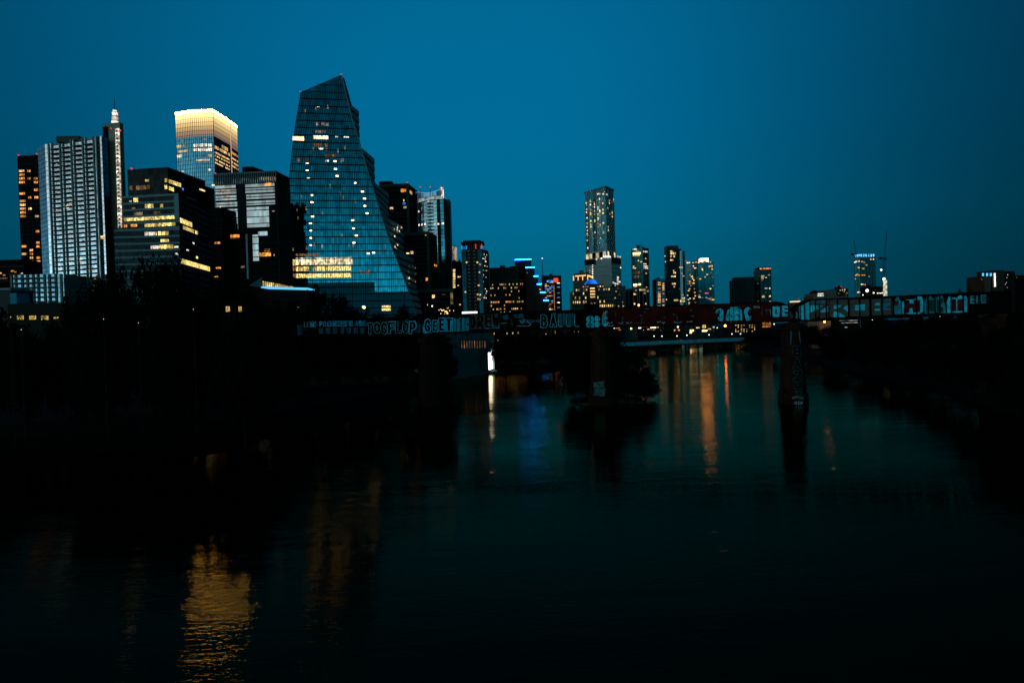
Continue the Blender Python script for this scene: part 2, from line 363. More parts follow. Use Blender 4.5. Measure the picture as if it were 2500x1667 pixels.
# ================================================================ RAILWAY BRIDGE
def bl(x, off=0.0):      # bridge face line (toward the camera)
    d = Vector((1, -.235)).normalized(); n = Vector((-.235, -1)).normalized()
    return Vector((x, 149.5-.235*x))+n*off
STEEL = mat('rusty_black_steel', (.0035, .0024, .002), .85, noise=.4, nscale=.8); REDP = mat('faded_red_paint', (.060, .0055, .004), .85, noise=.55, nscale=.35)
G_CYN = mat('graffiti_cyan', (.045, .70, .84), .85, noise=.38, nscale=1.6); G_PALE = mat('graffiti_pale', (.24, .33, .30), .8, noise=.3, nscale=1.0); G_DIM = mat('graffiti_dim_teal', (.02, .12, .15), .8, noise=.4, nscale=.8)
G_GRY = mat('graffiti_grey', (.11, .085, .062), .85, noise=.15, nscale=.5); G_BLK = mat('graffiti_black', (.004, .004, .004), .8); G_TEAL = mat('graffiti_teal', (.03, .27, .34), .8, noise=.3, nscale=.8)
G_MAR = mat('graffiti_maroon', (.12, .012, .014), .8, noise=.2); G_GRN = mat('graffiti_green', (.012, .065, .045), .8, noise=.2); G_RUST = mat('graffiti_rust', (.13, .035, .012), .8, noise=.3)
G_BLU = mat('graffiti_blue', (.02, .50, .75), .8, noise=.3, nscale=1.0); G_LINE = mat('graffiti_outline', (.18, .55, .56), .8, noise=.3, nscale=1.0)
PIER = mat('stained_concrete', (.026, .012, .007), .95, noise=.5, nscale=.5, bump=.3)
brg = thing('railway_bridge', 'long black steel plate girder railway bridge covered in graffiti on tall piers', 'bridge', (*bl(0), 0))
FA = Vector((*bl(-60), 0)); FB = Vector((*bl(100), 0))
def gw(u, v, off=.06):
    n = Vector((-.235, -1, 0)).normalized(); r = ray(u, v)
    return CP + r*(((FA+n*off)-CP).dot(n)/r.dot(n))
def fx(u, v=780): return gw(u, v).x
bounds = [-91.0, -54.5, -17.9, 18.5, 55.2, 92.0]
# pixel heights of top and bottom edge at both ends of each span
ends = [((560, 795, 829), (676, 788, 826)), ((676, 787, 825), (1047, 769, 816)), ((1050, 768.5, 816), (1461, 754, 801)), ((1469, 752.5, 800), (1941, 733.5, 784)), ((1950, 731.5, 785), (2462, 710, 764))]
G = []
for k, (e0, e1) in enumerate(ends):
    x0, x1 = bounds[k]+.15, bounds[k+1]-.15
    zt = [gw(e0[0], e0[1]).z, gw(e1[0], e1[1]).z]; zb = [gw(e0[0], e0[2]).z, gw(e1[0], e1[2]).z]
    part = None
    def top(q, k=k, zt=zt, zb=zb, x0=x0, x1=x1):
        z = zt[0]+(zt[1]-zt[0])*q; x = q*(x1-x0); r = 3.6; H = 2.3
        if k in (3, 4):
            for dist in ([x1-x0-x] if k == 3 else [x]):
                if dist < r: z -= H*(1-math.sqrt(max(0, 1-((r-dist)/r)**2)))
        return z
    bot = lambda q, zb=zb: zb[0]+(zb[1]-zb[0])*q
    qs = sorted(set([0, .5, 1]+[a/(x1-x0) for a in (.15, .4, .8, 1.3, 2, 2.8, 3.6)]+[1-a/(x1-x0) for a in (.15, .4, .8, 1.3, 2, 2.8, 3.6)]))
    P = lambda q, z, off, x0=x0, x1=x1: (*bl(x0+(x1-x0)*q, off), z)
    web = MB(); fl1 = MB(); fl2 = MB()
    for a, c in zip(qs, qs[1:]):
        for m_, o0, o1, f in ((web, -.06, .0, None), (web, -4.56, -4.5, None)):
            m_.hexa([P(a, bot(a), o1), P(c, bot(c), o1), P(c, bot(c), o0), P(a, bot(a), o0), P(a, top(a), o1), P(c, top(c), o1), P(c, top(c), o0), P(a, top(a), o0)])
        fl1.hexa([P(a, top(a)-.16, .22), P(c, top(c)-.16, .22), P(c, top(c)-.16, -.3), P(a, top(a)-.16, -.3), P(a, top(a), .22), P(c, top(c), .22), P(c, top(c), -.3), P(a, top(a), -.3)])
        fl2.hexa([P(a, bot(a)-.12, .24), P(c, bot(c)-.12, .24), P(c, bot(c)-.12, -4.8), P(a, bot(a)-.12, -4.8), P(a, bot(a)+.12, .24), P(c, bot(c)+.12, .24), P(c, bot(c)+.12, -4.8), P(a, bot(a)+.12, -4.8)])
    g_ = obj('girder_span', web, REDP if k == 3 else STEEL, brg, label='faded red girder span' if k == 3 else None)
    G.append(g_)
    obj('top_flange', fl1, STEEL, g_); obj('bottom_flange', fl2, STEEL, g_)
    dk = MB()
    nt_ = 40
    for i in range(nt_):
        q = (i+.5)/nt_; zc = bot(q)+1.0
        a = bl(x0+(x1-x0)*q-.12, -.35); c = bl(x0+(x1-x0)*q+.12, -.35); d2 = bl(x0+(x1-x0)*q+.12, -4.3); e2 = bl(x0+(x1-x0)*q-.12, -4.3)
        dk.hexa([(*a, zc-.25), (*c, zc-.25), (*d2, zc-.25), (*e2, zc-.25), (*a, zc), (*c, zc), (*d2, zc), (*e2, zc)])
    obj('sleeper', dk, STEEL, g_, kind='stuff')
    rl = MB()
    for off in (-1.6, -3.05):
        rl.hexa([P(0, bot(0)+1.0, off), P(1, bot(1)+1.0, off), P(1, bot(1)+1.0, off-.07), P(0, bot(0)+1.0, off-.07), P(0, bot(0)+1.17, off), P(1, bot(1)+1.17, off), P(1, bot(1)+1.17, off-.07), P(0, bot(0)+1.17, off-.07)])
    obj('rail', rl, STEEL, g_)
    nst = 19
    for i in range(nst+1):
        q = min(max(i/nst, .004), .996)
        if k == 0: break
        xx = x0+(x1-x0)*q; mb = MB(); za, zc = bot(q)+.12, top(q)-.16; pr_ = .20 if k == 4 else .12; hw = .09 if k == 4 else .05
        a, c, d2, e2 = bl(xx-hw, pr_), bl(xx+hw, pr_), bl(xx+hw, 0), bl(xx-hw, 0)
        mb.hexa([(*a, za), (*c, za), (*d2, za), (*e2, za), (*a, zc), (*c, zc), (*d2, zc), (*e2, zc)])
        obj('stiffener', mb, REDP if k == 3 and 0 < i < nst else STEEL, g_)
# ---- graffiti: flat paint on the girder face
class Paint:
    def __init__(s, span, name='graffiti', proj=None): s.sub = 2.5 if proj else 1e9; s.mb = MB(); s.m = []; s.span = span; s.layer = 0; s.name = name; s.proj = proj or gw
    def mi(s, m):
        if m not in s.m: s.m.append(m)
        return s.m.index(m)
    def up(s): s.layer += 1; return s
    def poly(s, pts, m): s.mb.quad([s.proj(u, v, .012+.006*s.layer) for u, v in pts], None, s.mi(m))
    def stroke(s, pts, w_, m):
        if s.sub < 1e8:
            q = [pts[0]]
            for (a, b_), (c, d) in zip(pts, pts[1:]):
                n = max(1, math.ceil(math.hypot(c-a, d-b_)/s.sub)); q += [(a+(c-a)*k/n, b_+(d-b_)*k/n) for k in range(1, n+1)]
            pts = q
        for (a, b_), (c, d) in zip(pts, pts[1:]):
            L = math.hypot(c-a, d-b_) or 1e-6; ex, ey = (c-a)/L*w_*.5, (d-b_)/L*w_*.5
            s.poly([(a-ex+ey, b_-ey-ex), (a-ex-ey, b_-ey+ex), (c+ex-ey, d+ey+ex), (c+ex+ey, d+ey-ex)], m); s.layer += .02
    def done(s, label=None): return obj(s.name, s.mb, s.m, s.span, label=label)
def arc(cx, cy, rx, ry, a0, a1, n=8): return [(cx+rx*math.cos(R(a0+(a1-a0)*i/n)), cy+ry*math.sin(R(a0+(a1-a0)*i/n))) for i in range(n+1)]
FONT = {  # strokes in a unit box, y down
 'T': [[(0,0),(1,0)],[(.5,0),(.5,1)]], 'O': [arc(.5,.5,.5,.5,0,360,12)], 'G': [arc(.5,.5,.5,.5,-40,-330,10)+[(.55,.55)]], 'F': [[(1,0),(0,0),(0,1)],[(0,.5),(.8,.5)]],
 'L': [[(0,0),(0,1),(1,1)]], 'P': [[(0,1),(0,0)]+arc(.45,.27,.5,.27,-90,90,6)+[(0,.54)]], 'C': [arc(.5,.5,.5,.5,-50,-310,9)], 'E': [[(1,0),(0,0),(0,1),(1,1)],[(0,.5),(.8,.5)]],
 'D': [[(0,0),(0,1)]+arc(.3,.5,.65,.5,90,-90,8)+[(0,0)]], 'R': [[(0,1),(0,0)]+arc(.45,.27,.5,.27,-90,90,6)+[(0,.54),(1,1)]], 'W': [[(0,0),(.25,1),(.5,.3),(.75,1),(1,0)]],
 'B': [[(0,1),(0,0)]+arc(.4,.25,.5,.25,-90,90,5)+[(0,.5)]+arc(.45,.75,.55,.25,-90,90,5)+[(0,1)]], 'A': [[(0,1),(.5,0),(1,1)],[(.22,.62),(.78,.62)]], 'N': [[(0,1),(0,0),(1,1),(1,0)]],
 'S': [[(1,.08),(.3,0),(0,.25),(.5,.5),(1,.75),(.7,1),(0,.92)]], 'Z': [[(0,0),(1,0),(0,1),(1,1)]], 'U': [[(0,0),(0,.8),(.5,1),(1,.8),(1,0)]], 'I': [[(.5,0),(.5,1)],[(.15,0),(.85,0)],[(.15,1),(.85,1)]],
 'H': [[(0,0),(0,1)],[(1,0),(1,1)],[(0,.5),(1,.5)]], 'Y': [[(0,0),(.5,.5),(1,0)],[(.5,.5),(.5,1)]], 'K': [[(0,0),(0,1)],[(1,0),(0,.5),(1,1)]], 'M': [[(0,1),(0,0),(.5,.6),(1,0),(1,1)]]}
JR = random.Random(77)
def letter(p, ch, x0, y0, x1, y1, wo, mo, wi=0, mi_=None, inset=None):
    jt = {}
    ins = inset if inset is not None else wo/2
    def f(q):      # hand-drawn: every corner strays a little, the same way for outline and fill
        k = (round(q[0], 2), round(q[1], 2))
        if k not in jt: jt[k] = (JR.uniform(-.035, .035)*(x1-x0), JR.uniform(-.03, .03)*(y1-y0))
        return (x0+ins+(x1-x0-2*ins)*q[0]+jt[k][0], y0+ins+(y1-y0-2*ins)*q[1]+jt[k][1])
    for s_ in FONT[ch]: p.stroke([f(q) for q in s_], wo, mo)
    if wi:
        p.layer = math.ceil(p.layer)+1
        for s_ in FONT[ch]: p.stroke([f(q) for q in s_], wi, mi_)
        p.layer = 0
S1, S2, S3, S4 = G[1], G[2], G[3], G[4]
p = Paint(S1)      # small painted words at the far end
x = 742
for word, m in (('LE', G_PALE), ('TS', G_BLU), (' ', None), ('PRETEND', G_BLU), ('WE', G_BLU), (' ', None), ('ARE', G_BLU)):
    for ch in word:
        if ch == ' ': x += 3; continue
        yv = 785.5-(x-742)*.018
        if m is G_BLU and ch in 'TWND': p.poly([(x-.6, yv-.5), (x+8.6, yv-.5), (x+8.6, yv+12.8), (x-.6, yv+12.8)], G_BLU); p.layer = 1; letter(p, ch, x+.5, yv+1, x+7.5, yv+11.5, 1.4, G_BLK)
        else: letter(p, ch, x, yv, x+7.6, yv+12.5, 2.6 if m is G_BLU else 1.8, m)
        p.layer = 0; x += 9.3 if m is G_BLU else 8
p.poly([(726, 793), (738, 792), (738, 817), (727, 818)], G_DIM)
for i in range(7): p.poly([(778+i*17, 800), (789+i*17, 800), (788+i*17, 815), (779+i*17, 815)], G_DIM)
p.done('small blue painted words')
p = Paint(S1)
for ch, (a, b_, c, d), mo in (('T', (895, 788, 911, 816), G_LINE), ('O', (912, 787, 929, 813.5), G_LINE), ('G', (929, 787, 947, 815), G_LINE), ('F', (947, 785, 965, 815.5), G_CYN), ('L', (965, 785, 981, 814), G_LINE), ('O', (982, 785, 998.5, 814), G_LINE), ('P', (999, 784.5, 1016, 815), G_CYN)):
    letter(p, ch, a, b_, c, d, 8.6 if mo is G_CYN else 7.0, mo, 5.0, G_BLK, inset=3.5)
for i in range(3): p.poly([(1017+i*5.5, 794), (1020+i*5.5, 791), (1021+i*5.5, 811), (1017+i*5.5, 812)], G_DIM)
for ch, (a, b_, c, d) in (('G', (1036, 780, 1052, 811)), ): 
    p.poly([(1032, 797), (1052, 794), (1051, 813), (1034, 814)], G_BLU); letter(p, ch, a, b_, c, d, 8.4, G_CYN, 5.0, G_BLK, inset=3.4)
p.done('bubble word in pale outline')
p = Paint(S2)
for ch, (a, b_, c, d) in (('E', (1054.5, 781, 1069, 810)), ('E', (1071, 776, 1086, 809)), ('T', (1088, 776.5, 1105, 808.5))):
    if a > 1070: p.poly([(a-1, b_), (c+1, b_-1), (c+1, d), (a, d+1)], G_BLU); p.layer = 1
    letter(p, ch, a+1, b_+1, c-1, d-1, 8.4, G_CYN, 5.2, G_BLK, inset=3.2)
p.poly([(1107, 777), (1124, 776), (1124, 809), (1108, 810)], G_TEAL); p.poly([(1127, 776), (1145, 775), (1145, 807), (1127, 809)], G_TEAL); p.layer = 1
for a, b_ in ((1111, 779), (1117, 790), (1130, 778), (1132, 788), (1133, 797), (1111, 799)): letter(p, rnd.choice('DSVOU'.replace('V', 'C')), a, b_, a+6, b_+8, 2.6, G_CYN, 1.2, G_BLK); p.layer = 1
p.layer = 0
for ch, (a, b_, c, d) in (('D', (1147, 770, 1163, 804)), ('R', (1164.5, 769, 1181, 803)), ('E', (1183, 768, 1200, 803)), ('W', (1201, 766, 1221, 802))):
    p.poly([(a-.5, b_), (c+.5, b_-.7), (c, d), (a, d)], G_GRY); p.layer = 1
    if ch in 'EW': p.poly([(a+.3, d-11), (c-.3, d-8), (c-.6, d-.5), (a+.3, d-.5)], G_TEAL)
    letter(p, ch, a+1, b_+1.5, c-1, d-3, 5.2, G_BLK, inset=2.6); p.layer = 0
p.done('grey block letters with black strokes')
p = Paint(S2)
for q_ in (((1226, 772), (1238, 768), (1244, 778), (1231, 781)), ((1254, 768), (1277, 766), (1279, 776), (1258, 777)), ((1270, 790), (1318, 786), (1318, 782), (1272, 778))): p.poly(q_, G_DIM)
p.stroke([(1224, 790), (1236, 788)], 1.2, G_LINE); p.stroke([(1262, 796), (1290, 796), (1296, 792), (1286, 783)], 1.3, G_LINE); p.stroke([(1248, 780), (1252, 795)], 1.2, G_DIM); p.stroke([(1268, 782), (1276, 789), (1280, 780)], 1.2, G_LINE)
for ch, (a, b_, c, d) in (('B', (1320, 768, 1337, 799.5)), ('A', (1342, 768, 1359, 798.5))): letter(p, ch, a, b_, c, d, 7.4, G_LINE, 5.0, G_BLK, inset=3.6)
p.poly([(1346, 764), (1357, 763), (1358, 771), (1347, 772)], G_DIM)
for a in (1363, 1383, 1403): p.stroke([(a, 768), (a, 794), (a+3, 797), (a+11, 796)], 1.5, G_LINE)
p.poly([(1362, 766), (1380, 765), (1380, 794), (1365, 795)], G_DIM); p.poly([(1385, 765), (1399, 764), (1400, 794), (1387, 795)], G_DIM)
p.done('pale outlined letters on the black web')
p = Paint(S2)      # pale blue throw-up over the joint
def blob(p, cx, cy, rx, ry, m, k=0): p.poly([(cx+rx*math.cos(R(a))*(1+.06*math.sin(R(3*a+k))), cy+ry*math.sin(R(a))) for a in range(0, 360, 20)], m)
for cx, cy, rx, ry in ((1441, 779, 10, 8), (1441, 790, 10, 9)): blob(p, cx, cy, rx, ry, G_CYN)
p.poly([(1433, 790), (1451, 786), (1451, 799), (1433, 799)], G_CYN)
p.layer = 1; p.stroke([(1435, 780), (1441, 776), (1445, 781), (1438, 788)], 1.5, G_BLK); p.stroke([(1436, 794), (1444, 790)], 1.3, G_BLK); p.stroke([(1451, 774), (1450, 799)], 1.2, G_BLK); p.done('pale blue bubble letter')
p = Paint(S3)
for cx, cy, rx, ry in ((1473, 784, 5, 9), (1477, 776, 6, 5), (1478, 791, 6, 6)): blob(p, cx, cy, rx, ry, G_CYN)
p.layer = 1; p.stroke([(1478, 781), (1474, 784), (1474, 789), (1480, 788)], 1.6, G_BLK); p.layer = 0
p.poly([(1468, 776), (1473, 763), (1480, 758), (1484, 760), (1479, 768), (1478, 775)], G_PALE); p.done('pale blue bubble letter')
p = Paint(S2)
for cx, cy, rx, ry in ((1458, 778, 7, 7), (1458, 791, 7, 8)): blob(p, cx, cy, rx, ry, G_CYN)
p.layer = 1; p.stroke([(1455, 784), (1460, 784)], 1.4, G_BLK); p.stroke([(1458, 772), (1457, 777)], 1.2, G_BLK); p.done('pale blue bubble letter')
      # scraps of paint on the red web
rr = random.Random(3)
for a, b_ in ((1503, 762), (1520, 774), (1566, 777), (1653, 772), (1620, 790)): p = Paint(S3, 'paint_scrap'); p.stroke([(a-1, b_-1), (a+1, b_+4), (a, b_+9), (a+1, b_+15)], 1.1, G_DIM); p.done()
for a, b_, l in ((1484, 788, 10), (1512, 789, 8), (1530, 788, 11), (1549, 788, 25), (1605, 786, 7), (1617, 788, 5), (1646, 787, 18), (1678, 785, 12), (1485, 795, 12)): p = Paint(S3, 'paint_scrap'); p.stroke([(a, b_), (a+l*.5, b_+1), (a+l, b_-1)], 2.6 if l < 15 else 1.5, G_PALE if l < 15 else G_GRY); p.done()
p = Paint(S3, 'paint_scrap'); p.stroke(arc(1655, 784, 9, 4, 10, 170, 8), 1.4, G_LINE); p.done(); p = Paint(S3, 'paint_scrap'); p.stroke([(1575, 754), (1586, 753.6)], 1, G_PALE)
p.done()
p = Paint(S3)      # tall pale bubble letters
p.poly(arc(1757, 764, 10, 11, 170, 380, 9)+[(1766, 778), (1764, 783.5), (1755, 783.5), (1752, 776), (1757, 768), (1752, 763)], G_CYN)
p.poly([(1777, 757), (1784, 750), (1797, 749), (1808, 751), (1812, 762), (1812, 782), (1772, 783), (1773, 770)], G_CYN)
p.poly(arc(1826, 762, 10, 12, 180, 320, 7)+[(1829, 757), (1825, 763), (1828, 770), (1834, 772), (1832, 782), (1822, 783), (1819, 772)], G_CYN)
p.layer = 1
p.stroke([(1750, 761), (1755, 758), (1757, 764), (1752, 770)], 2.4, G_BLK); p.stroke([(1791, 749), (1791, 783)], 1.8, G_BLK); p.stroke([(1776, 751), (1782, 754)], 3, G_BLK); p.stroke([(1802, 752), (1808, 754)], 3, G_BLK)
p.stroke(arc(1781, 776, 6.5, 8, 180, 360, 6), 1.4, G_BLK); p.stroke(arc(1800, 776, 6.5, 8, 180, 360, 6), 1.4, G_BLK); p.stroke([(1785, 771), (1785.5, 772.5)], 3, G_BLK); p.stroke([(1803, 771), (1803.5, 772.5)], 3, G_BLK); p.stroke([(1829, 757), (1826, 763), (1829, 771)], 3, G_BLK)
p.layer = 0
for i, ch in enumerate('TPO'): letter(p, ch, 1839.5+i*5.5, 747.5, 1844+i*5.5, 752.5, 1.1, G_LINE)
p.stroke([(1860, 748), (1860.5, 772)], 1, G_GRY)
p.done('pale blue bubble letters')
p = Paint(S3)
for ch, (a, b_, c, d) in (('O', (1885.5, 748.5, 1904, 774)), ('E', (1907, 746.5, 1924, 773))):
    p.poly([(a, b_), (c, b_-.6), (c-1, d-1), (a+1.5, d)], G_CYN); p.layer = 1
    if ch == 'O': p.poly([(a+7, b_+7), (c-7, b_+7), (c-7.5, d-8), (a+7.5, d-8)], G_BLK)
    else: p.poly([(a+8, b_+6), (c, b_+6), (c, b_+9.5), (a+8, b_+9.5)], G_BLK); p.poly([(a+8, b_+15), (c, b_+15), (c, b_+19), (a+8, b_+19)], G_BLK)
    p.layer = 0
p.stroke([(1880, 756), (1882, 772)], 1.4, G_LINE); p.stroke([(1928, 762), (1930, 776)], 2, G_DIM); p.stroke([(1933, 760), (1934, 776)], 1.6, G_TEAL); p.done('square pale blue letters')
p = Paint(S4)      # big grey letters with blue gaps, the far right span
z9 = lambda *q: [(1940+a/9.046, 700+b_/9.046) for a, b_ in q]
p.poly(z9((30, 560), (45, 540), (65, 600), (60, 705), (30, 705)), G_PALE); p.poly(z9((92, 440), (130, 420), (132, 700), (95, 700)), G_TEAL)
p.poly(z9((145, 420), (320, 330), (330, 725), (145, 725)), G_CYN)
for q_ in (((345, 300), (530, 300), (530, 650), (470, 700), (345, 715)), ((545, 300), (750, 290), (745, 690), (560, 695)), ((765, 290), (1185, 280), (1190, 660), (770, 670)), ((1215, 290), (1650, 275), (1645, 650), (1220, 655)), ((1675, 275), (2130, 265), (2140, 620), (1680, 640))): p.poly(z9(*q_), G_GRY)
p.layer = 1
for q_ in (((350, 410), (528, 410), (528, 485), (350, 570)), ((565, 425), (620, 415), (570, 455)), ((735, 420), (745, 540), (735, 560), (575, 565), (580, 535)),
           ((865, 405), (1050, 405), (1000, 445), (960, 490), (870, 490)), ((1180, 400), (1185, 560), (1070, 470)), ((865, 545), (970, 545), (970, 670), (850, 672)), ((985, 570), (1060, 610), (1120, 665), (985, 670)),
           ((1330, 410), (1555, 385), (1555, 522), (1330, 525)), ((1775, 358), (1880, 358), (1880, 412), (1775, 415)), ((1770, 485), (1880, 485), (1880, 528), (1772, 530))): p.poly(z9(*q_), G_CYN)
for q_ in (((1915, 360), (2120, 358), (2110, 385), (2010, 460), (2000, 480), (2120, 485), (2120, 505), (1920, 505), (1915, 470), (2000, 420), (1915, 400)), ): p.poly(z9(*q_), G_TEAL)
for i, ch in enumerate('UZCUBE'): letter(p, ch, 1983.5+i*6.2, 733.5-i*.2, 1988.3+i*6.2, 741-i*.2, 1.5, G_TEAL)
for i, ch in enumerate('KIE'): letter(p, ch, 2158+i*6, 729, 2163+i*6, 736, 1.4, G_TEAL)
p.done('big grey letters with blue gaps')
p = Paint(S4)
z7 = lambda *q: [(2180+a/7.35, 630+b_/7.35) for a, b_ in q]
p.poly(z7((-30, 770), (100, 770), (110, 830), (60, 860), (-10, 860), (10, 1010), (-35, 980)), G_RUST)
for q_ in (((30, 760), (60, 705), (100, 700), (145, 780), (155, 1005), (-10, 1010), (25, 850), (90, 850), (100, 780)), ): p.poly(z7(*q_), G_TEAL)
p.poly(z7((160, 790), (240, 740), (370, 745), (440, 690), (520, 690), (545, 780), (540, 960), (470, 1005), (170, 1000)), G_CYN); p.layer = 1
for q_ in (((215, 750), (298, 755), (300, 815), (365, 815), (375, 750), (490, 760), (490, 965), (360, 985), (350, 900), (305, 900), (290, 990), (190, 985)), ): p.poly(z7(*q_), G_MAR)
p.layer = 0
p.poly(z7((560, 800), (610, 690), (680, 680), (720, 730), (745, 730), (745, 985), (570, 1000)), G_TEAL); p.poly(z7((770, 740), (815, 680), (895, 680), (905, 740), (950, 900), (950, 990), (775, 975)), G_TEAL); p.layer = 1
p.poly(z7((620, 755), (740, 750), (745, 955), (600, 950)), G_GRN); p.poly(z7((785, 745), (900, 745), (900, 800), (865, 820), (865, 870), (905, 900), (905, 970), (785, 965)), G_GRN); p.layer = 0
p.poly(z7((965, 790), (1000, 690), (1080, 690), (1140, 720), (1190, 675), (1310, 680), (1340, 740), (1330, 960), (1290, 975), (975, 985)), G_CYN); p.layer = 1
p.poly(z7((1030, 740), (1135, 735), (1140, 955), (1035, 960)), G_MAR); p.poly(z7((1155, 735), (1270, 735), (1265, 945), (1155, 955)), G_MAR)
p.done('maroon and green letters with blue edges')
p = Paint(S4)
for q_ in (((1390, 680), (1520, 680), (1520, 810), (1390, 810)), ):
    p.poly(z7(*q_), G_DIM); p.layer = 1; qq = z7(*q_); p.stroke(qq+[qq[0]], 1.0, G_LINE); p.layer = 0
p.layer = 1; letter(p, 'H', 2371, 725, 2384, 738, 1.6, G_LINE); p.layer = 0
p.done('small outlined letter H')
p = Paint(S4); q_ = ((1580, 668), (1690, 665), (1690, 800), (1585, 805)); p.poly(z7(*q_), G_DIM); p.layer = 1; qq = z7(*q_); p.stroke(qq+[qq[0]], 1.0, G_LINE); p.done('small outlined letter block')
# older tags, drips and scuffs over and under the big pieces
RG = random.Random(12)
for sp_, u0, u1, va, vb, hh in ((S1, 720, 1040, 788, 772, 26), (S2, 1060, 1455, 772, 758, 36), (S3, 1480, 1935, 757, 740, 36), (S4, 1990, 2360, 730, 716, 36)):
    for _ in range(34):
        p = Paint(sp_, 'paint_stain'); p.layer = 2
        u = RG.uniform(u0, u1); v = va+(vb-va)*(u-u0)/(u1-u0)+RG.uniform(.05, .75)*hh; k = RG.random()
        if k < .4: p.stroke([(u, v), (u+RG.uniform(-.4, .4), v+RG.uniform(3, 9))], RG.uniform(.5, .9), RG.choice([G_BLK, G_DIM, G_GRY]))
        elif k < .75:
            q = [(u, v)]
            for _ in range(RG.randint(3, 6)): q.append((q[-1][0]+RG.uniform(.6, 3), v+RG.uniform(-2.5, 2.5)))
            p.stroke(q, RG.uniform(.5, .8), RG.choice([G_BLK, G_DIM, G_TEAL, G_GRY]))
        else: p.poly([(u+RG.uniform(1, 5)*math.cos(a), v+RG.uniform(.6, 2.4)*math.sin(a)) for a in (0, .9, 1.8, 2.7, 3.6, 4.5, 5.4)], RG.choice([G_BLK, G_DIM, STEEL]))
        p.done()
# ---- piers
def pier(x, zt, wt, wbm, Lp, name='pier', label=None):
    mb = MB(); c = bl(x, -2.3); dv = Vector((1, -.235)).normalized(); nv = Vector((-.235, -1)).normalized()
    def ring(w_, L_):
        h = w_/2; pts = []
        for a in range(0, 181, 30): pts.append(c+dv*h*math.cos(R(a))+nv*(L_/2+h*math.sin(R(a))))
        for a in range(180, 361, 30): pts.append(c+dv*h*math.cos(R(a))+nv*(-L_/2+h*math.sin(R(a))))
        return pts
    lv = [(-3, wbm*1.12, Lp+1.2), (1.9, wbm*1.12, Lp+1.2), (2.1, wbm, Lp+.6), (zt-1.6, wt, Lp), (zt-1.55, wt*1.25, Lp+.5), (zt-.6, wt*1.32, Lp+.6), (zt-.55, wt*.8, Lp-.5), (zt, wt*.8, Lp-.5)]
    rs = [[(*p_, z) for p_ in ring(w_, L_)] for z, w_, L_ in lv]
    for a, b_ in zip(rs, rs[1:]):
        n = len(a)
        for i in range(n): mb.quad([a[i], b_[i], b_[(i+1) % n], a[(i+1) % n]][::-1])
    mb.quad(rs[-1][::-1])
    return obj(name, mb, PIER, brg, label=label), c+nv*(Lp/2+.2)
pz = [gw(1047, 817).z, gw(1465, 801).z, gw(1945, 786).z]
pier(-54.5, gw(676, 827).z-.1, 4.0, 5.0, 5.5)
pr1, f1 = pier(-17.9, pz[0]-.1, 4.4, 5.6, 5.5); pr2, f2 = pier(18.5, pz[1]-.1, 3.6, 5.2, 5.5); pr3, f3 = pier(55.2, pz[2]-.1, 3.1, 4.3, 5.5, label='slender pier with painted letters')
pier(91.6, gw(2460, 766).z-.1, 5.0, 6.5, 6)
nvec = Vector((-.235, -1, 0)).normalized()
# the paint follows the rounded nose of the pier
def nose(x, wt, wb, Lp, zt):
    c = bl(x, -2.3); dv = Vector((1, -.235)).normalized(); nv = Vector((-.235, -1)).normalized()
    def f(u, v, off=.02):
        for it in range(1):
            p_ = gw(u, v, Lp/2+wt/2-2.3); z = p_.z; s_ = (p_.xy-c).dot(dv)
        hw = (wb+(wt-wb)*(z-2.1)/(zt-3.7))/2 if z > 2.1 else wb*.56; s_ = max(-hw*.98, min(hw*.98, s_)); Le = (Lp+.6+(-.6)*(z-2.1)/(zt-3.7)) if z > 2.1 else Lp+1.2
        q = c+dv*s_+nv*(Le/2+math.sqrt(hw*hw-s_*s_)+off*3+.05); return Vector((q.x, q.y, z))
    return f
G_PDIM = mat('worn_pier_paint', (.014, .085, .09), .9, noise=.7, nscale=2.0); G_PDIM2 = mat('worn_pale_pier_paint', (.07, .14, .12), .9, noise=.6, nscale=2.5)
n3 = nose(55.2, 3.1, 4.3, 5.5, pz[2]-.1)
p = Paint(pr3, proj=n3)
for ch, (a, b_, c, d) in (('B', (1935, 844, 1956, 871)), ('A', (1935, 875, 1956, 901)), ('Z', (1936, 905, 1958, 930)), ('U', (1937, 932, 1958, 948)), ('I', (1938, 948, 1958, 964))):
    letter(p, ch, a, b_, c, d, 7.4, G_PDIM, 5.0, G_BLK, inset=3.4)
p.stroke([(1934, 969), (1944, 967), (1957, 970)], 6, G_PDIM2)
for i, ch in enumerate('UZM'): letter(p, ch, 1937+i*7, 978, 1942+i*7, 985, 1.4, G_LINE)
p.poly([(1930, 800), (1952, 800), (1955, 838), (1929, 842)], G_DIM)
p.done('vertical painted letters')
n2 = nose(18.5, 3.6, 5.2, 5.5, pz[1]-.1)
p = Paint(pr2, proj=n2); 
for q in ((1449, 931, 1462, 945), (1462, 929, 1476, 946), (1451, 945, 1464, 964), (1464, 946, 1479, 966)): p.poly([(q[0], q[1]+2), (q[2], q[1]), (q[2], q[3]-1), (q[0]+1, q[3])], G_PDIM2)
p.done('pale painted patch')
p = Paint(pr2, proj=n2)
for i in range(4): p.stroke([(1442+i*4, 820), (1444+i*4, 822)], 1.5, G_PDIM2)
p.done('small tag under the pier cap')
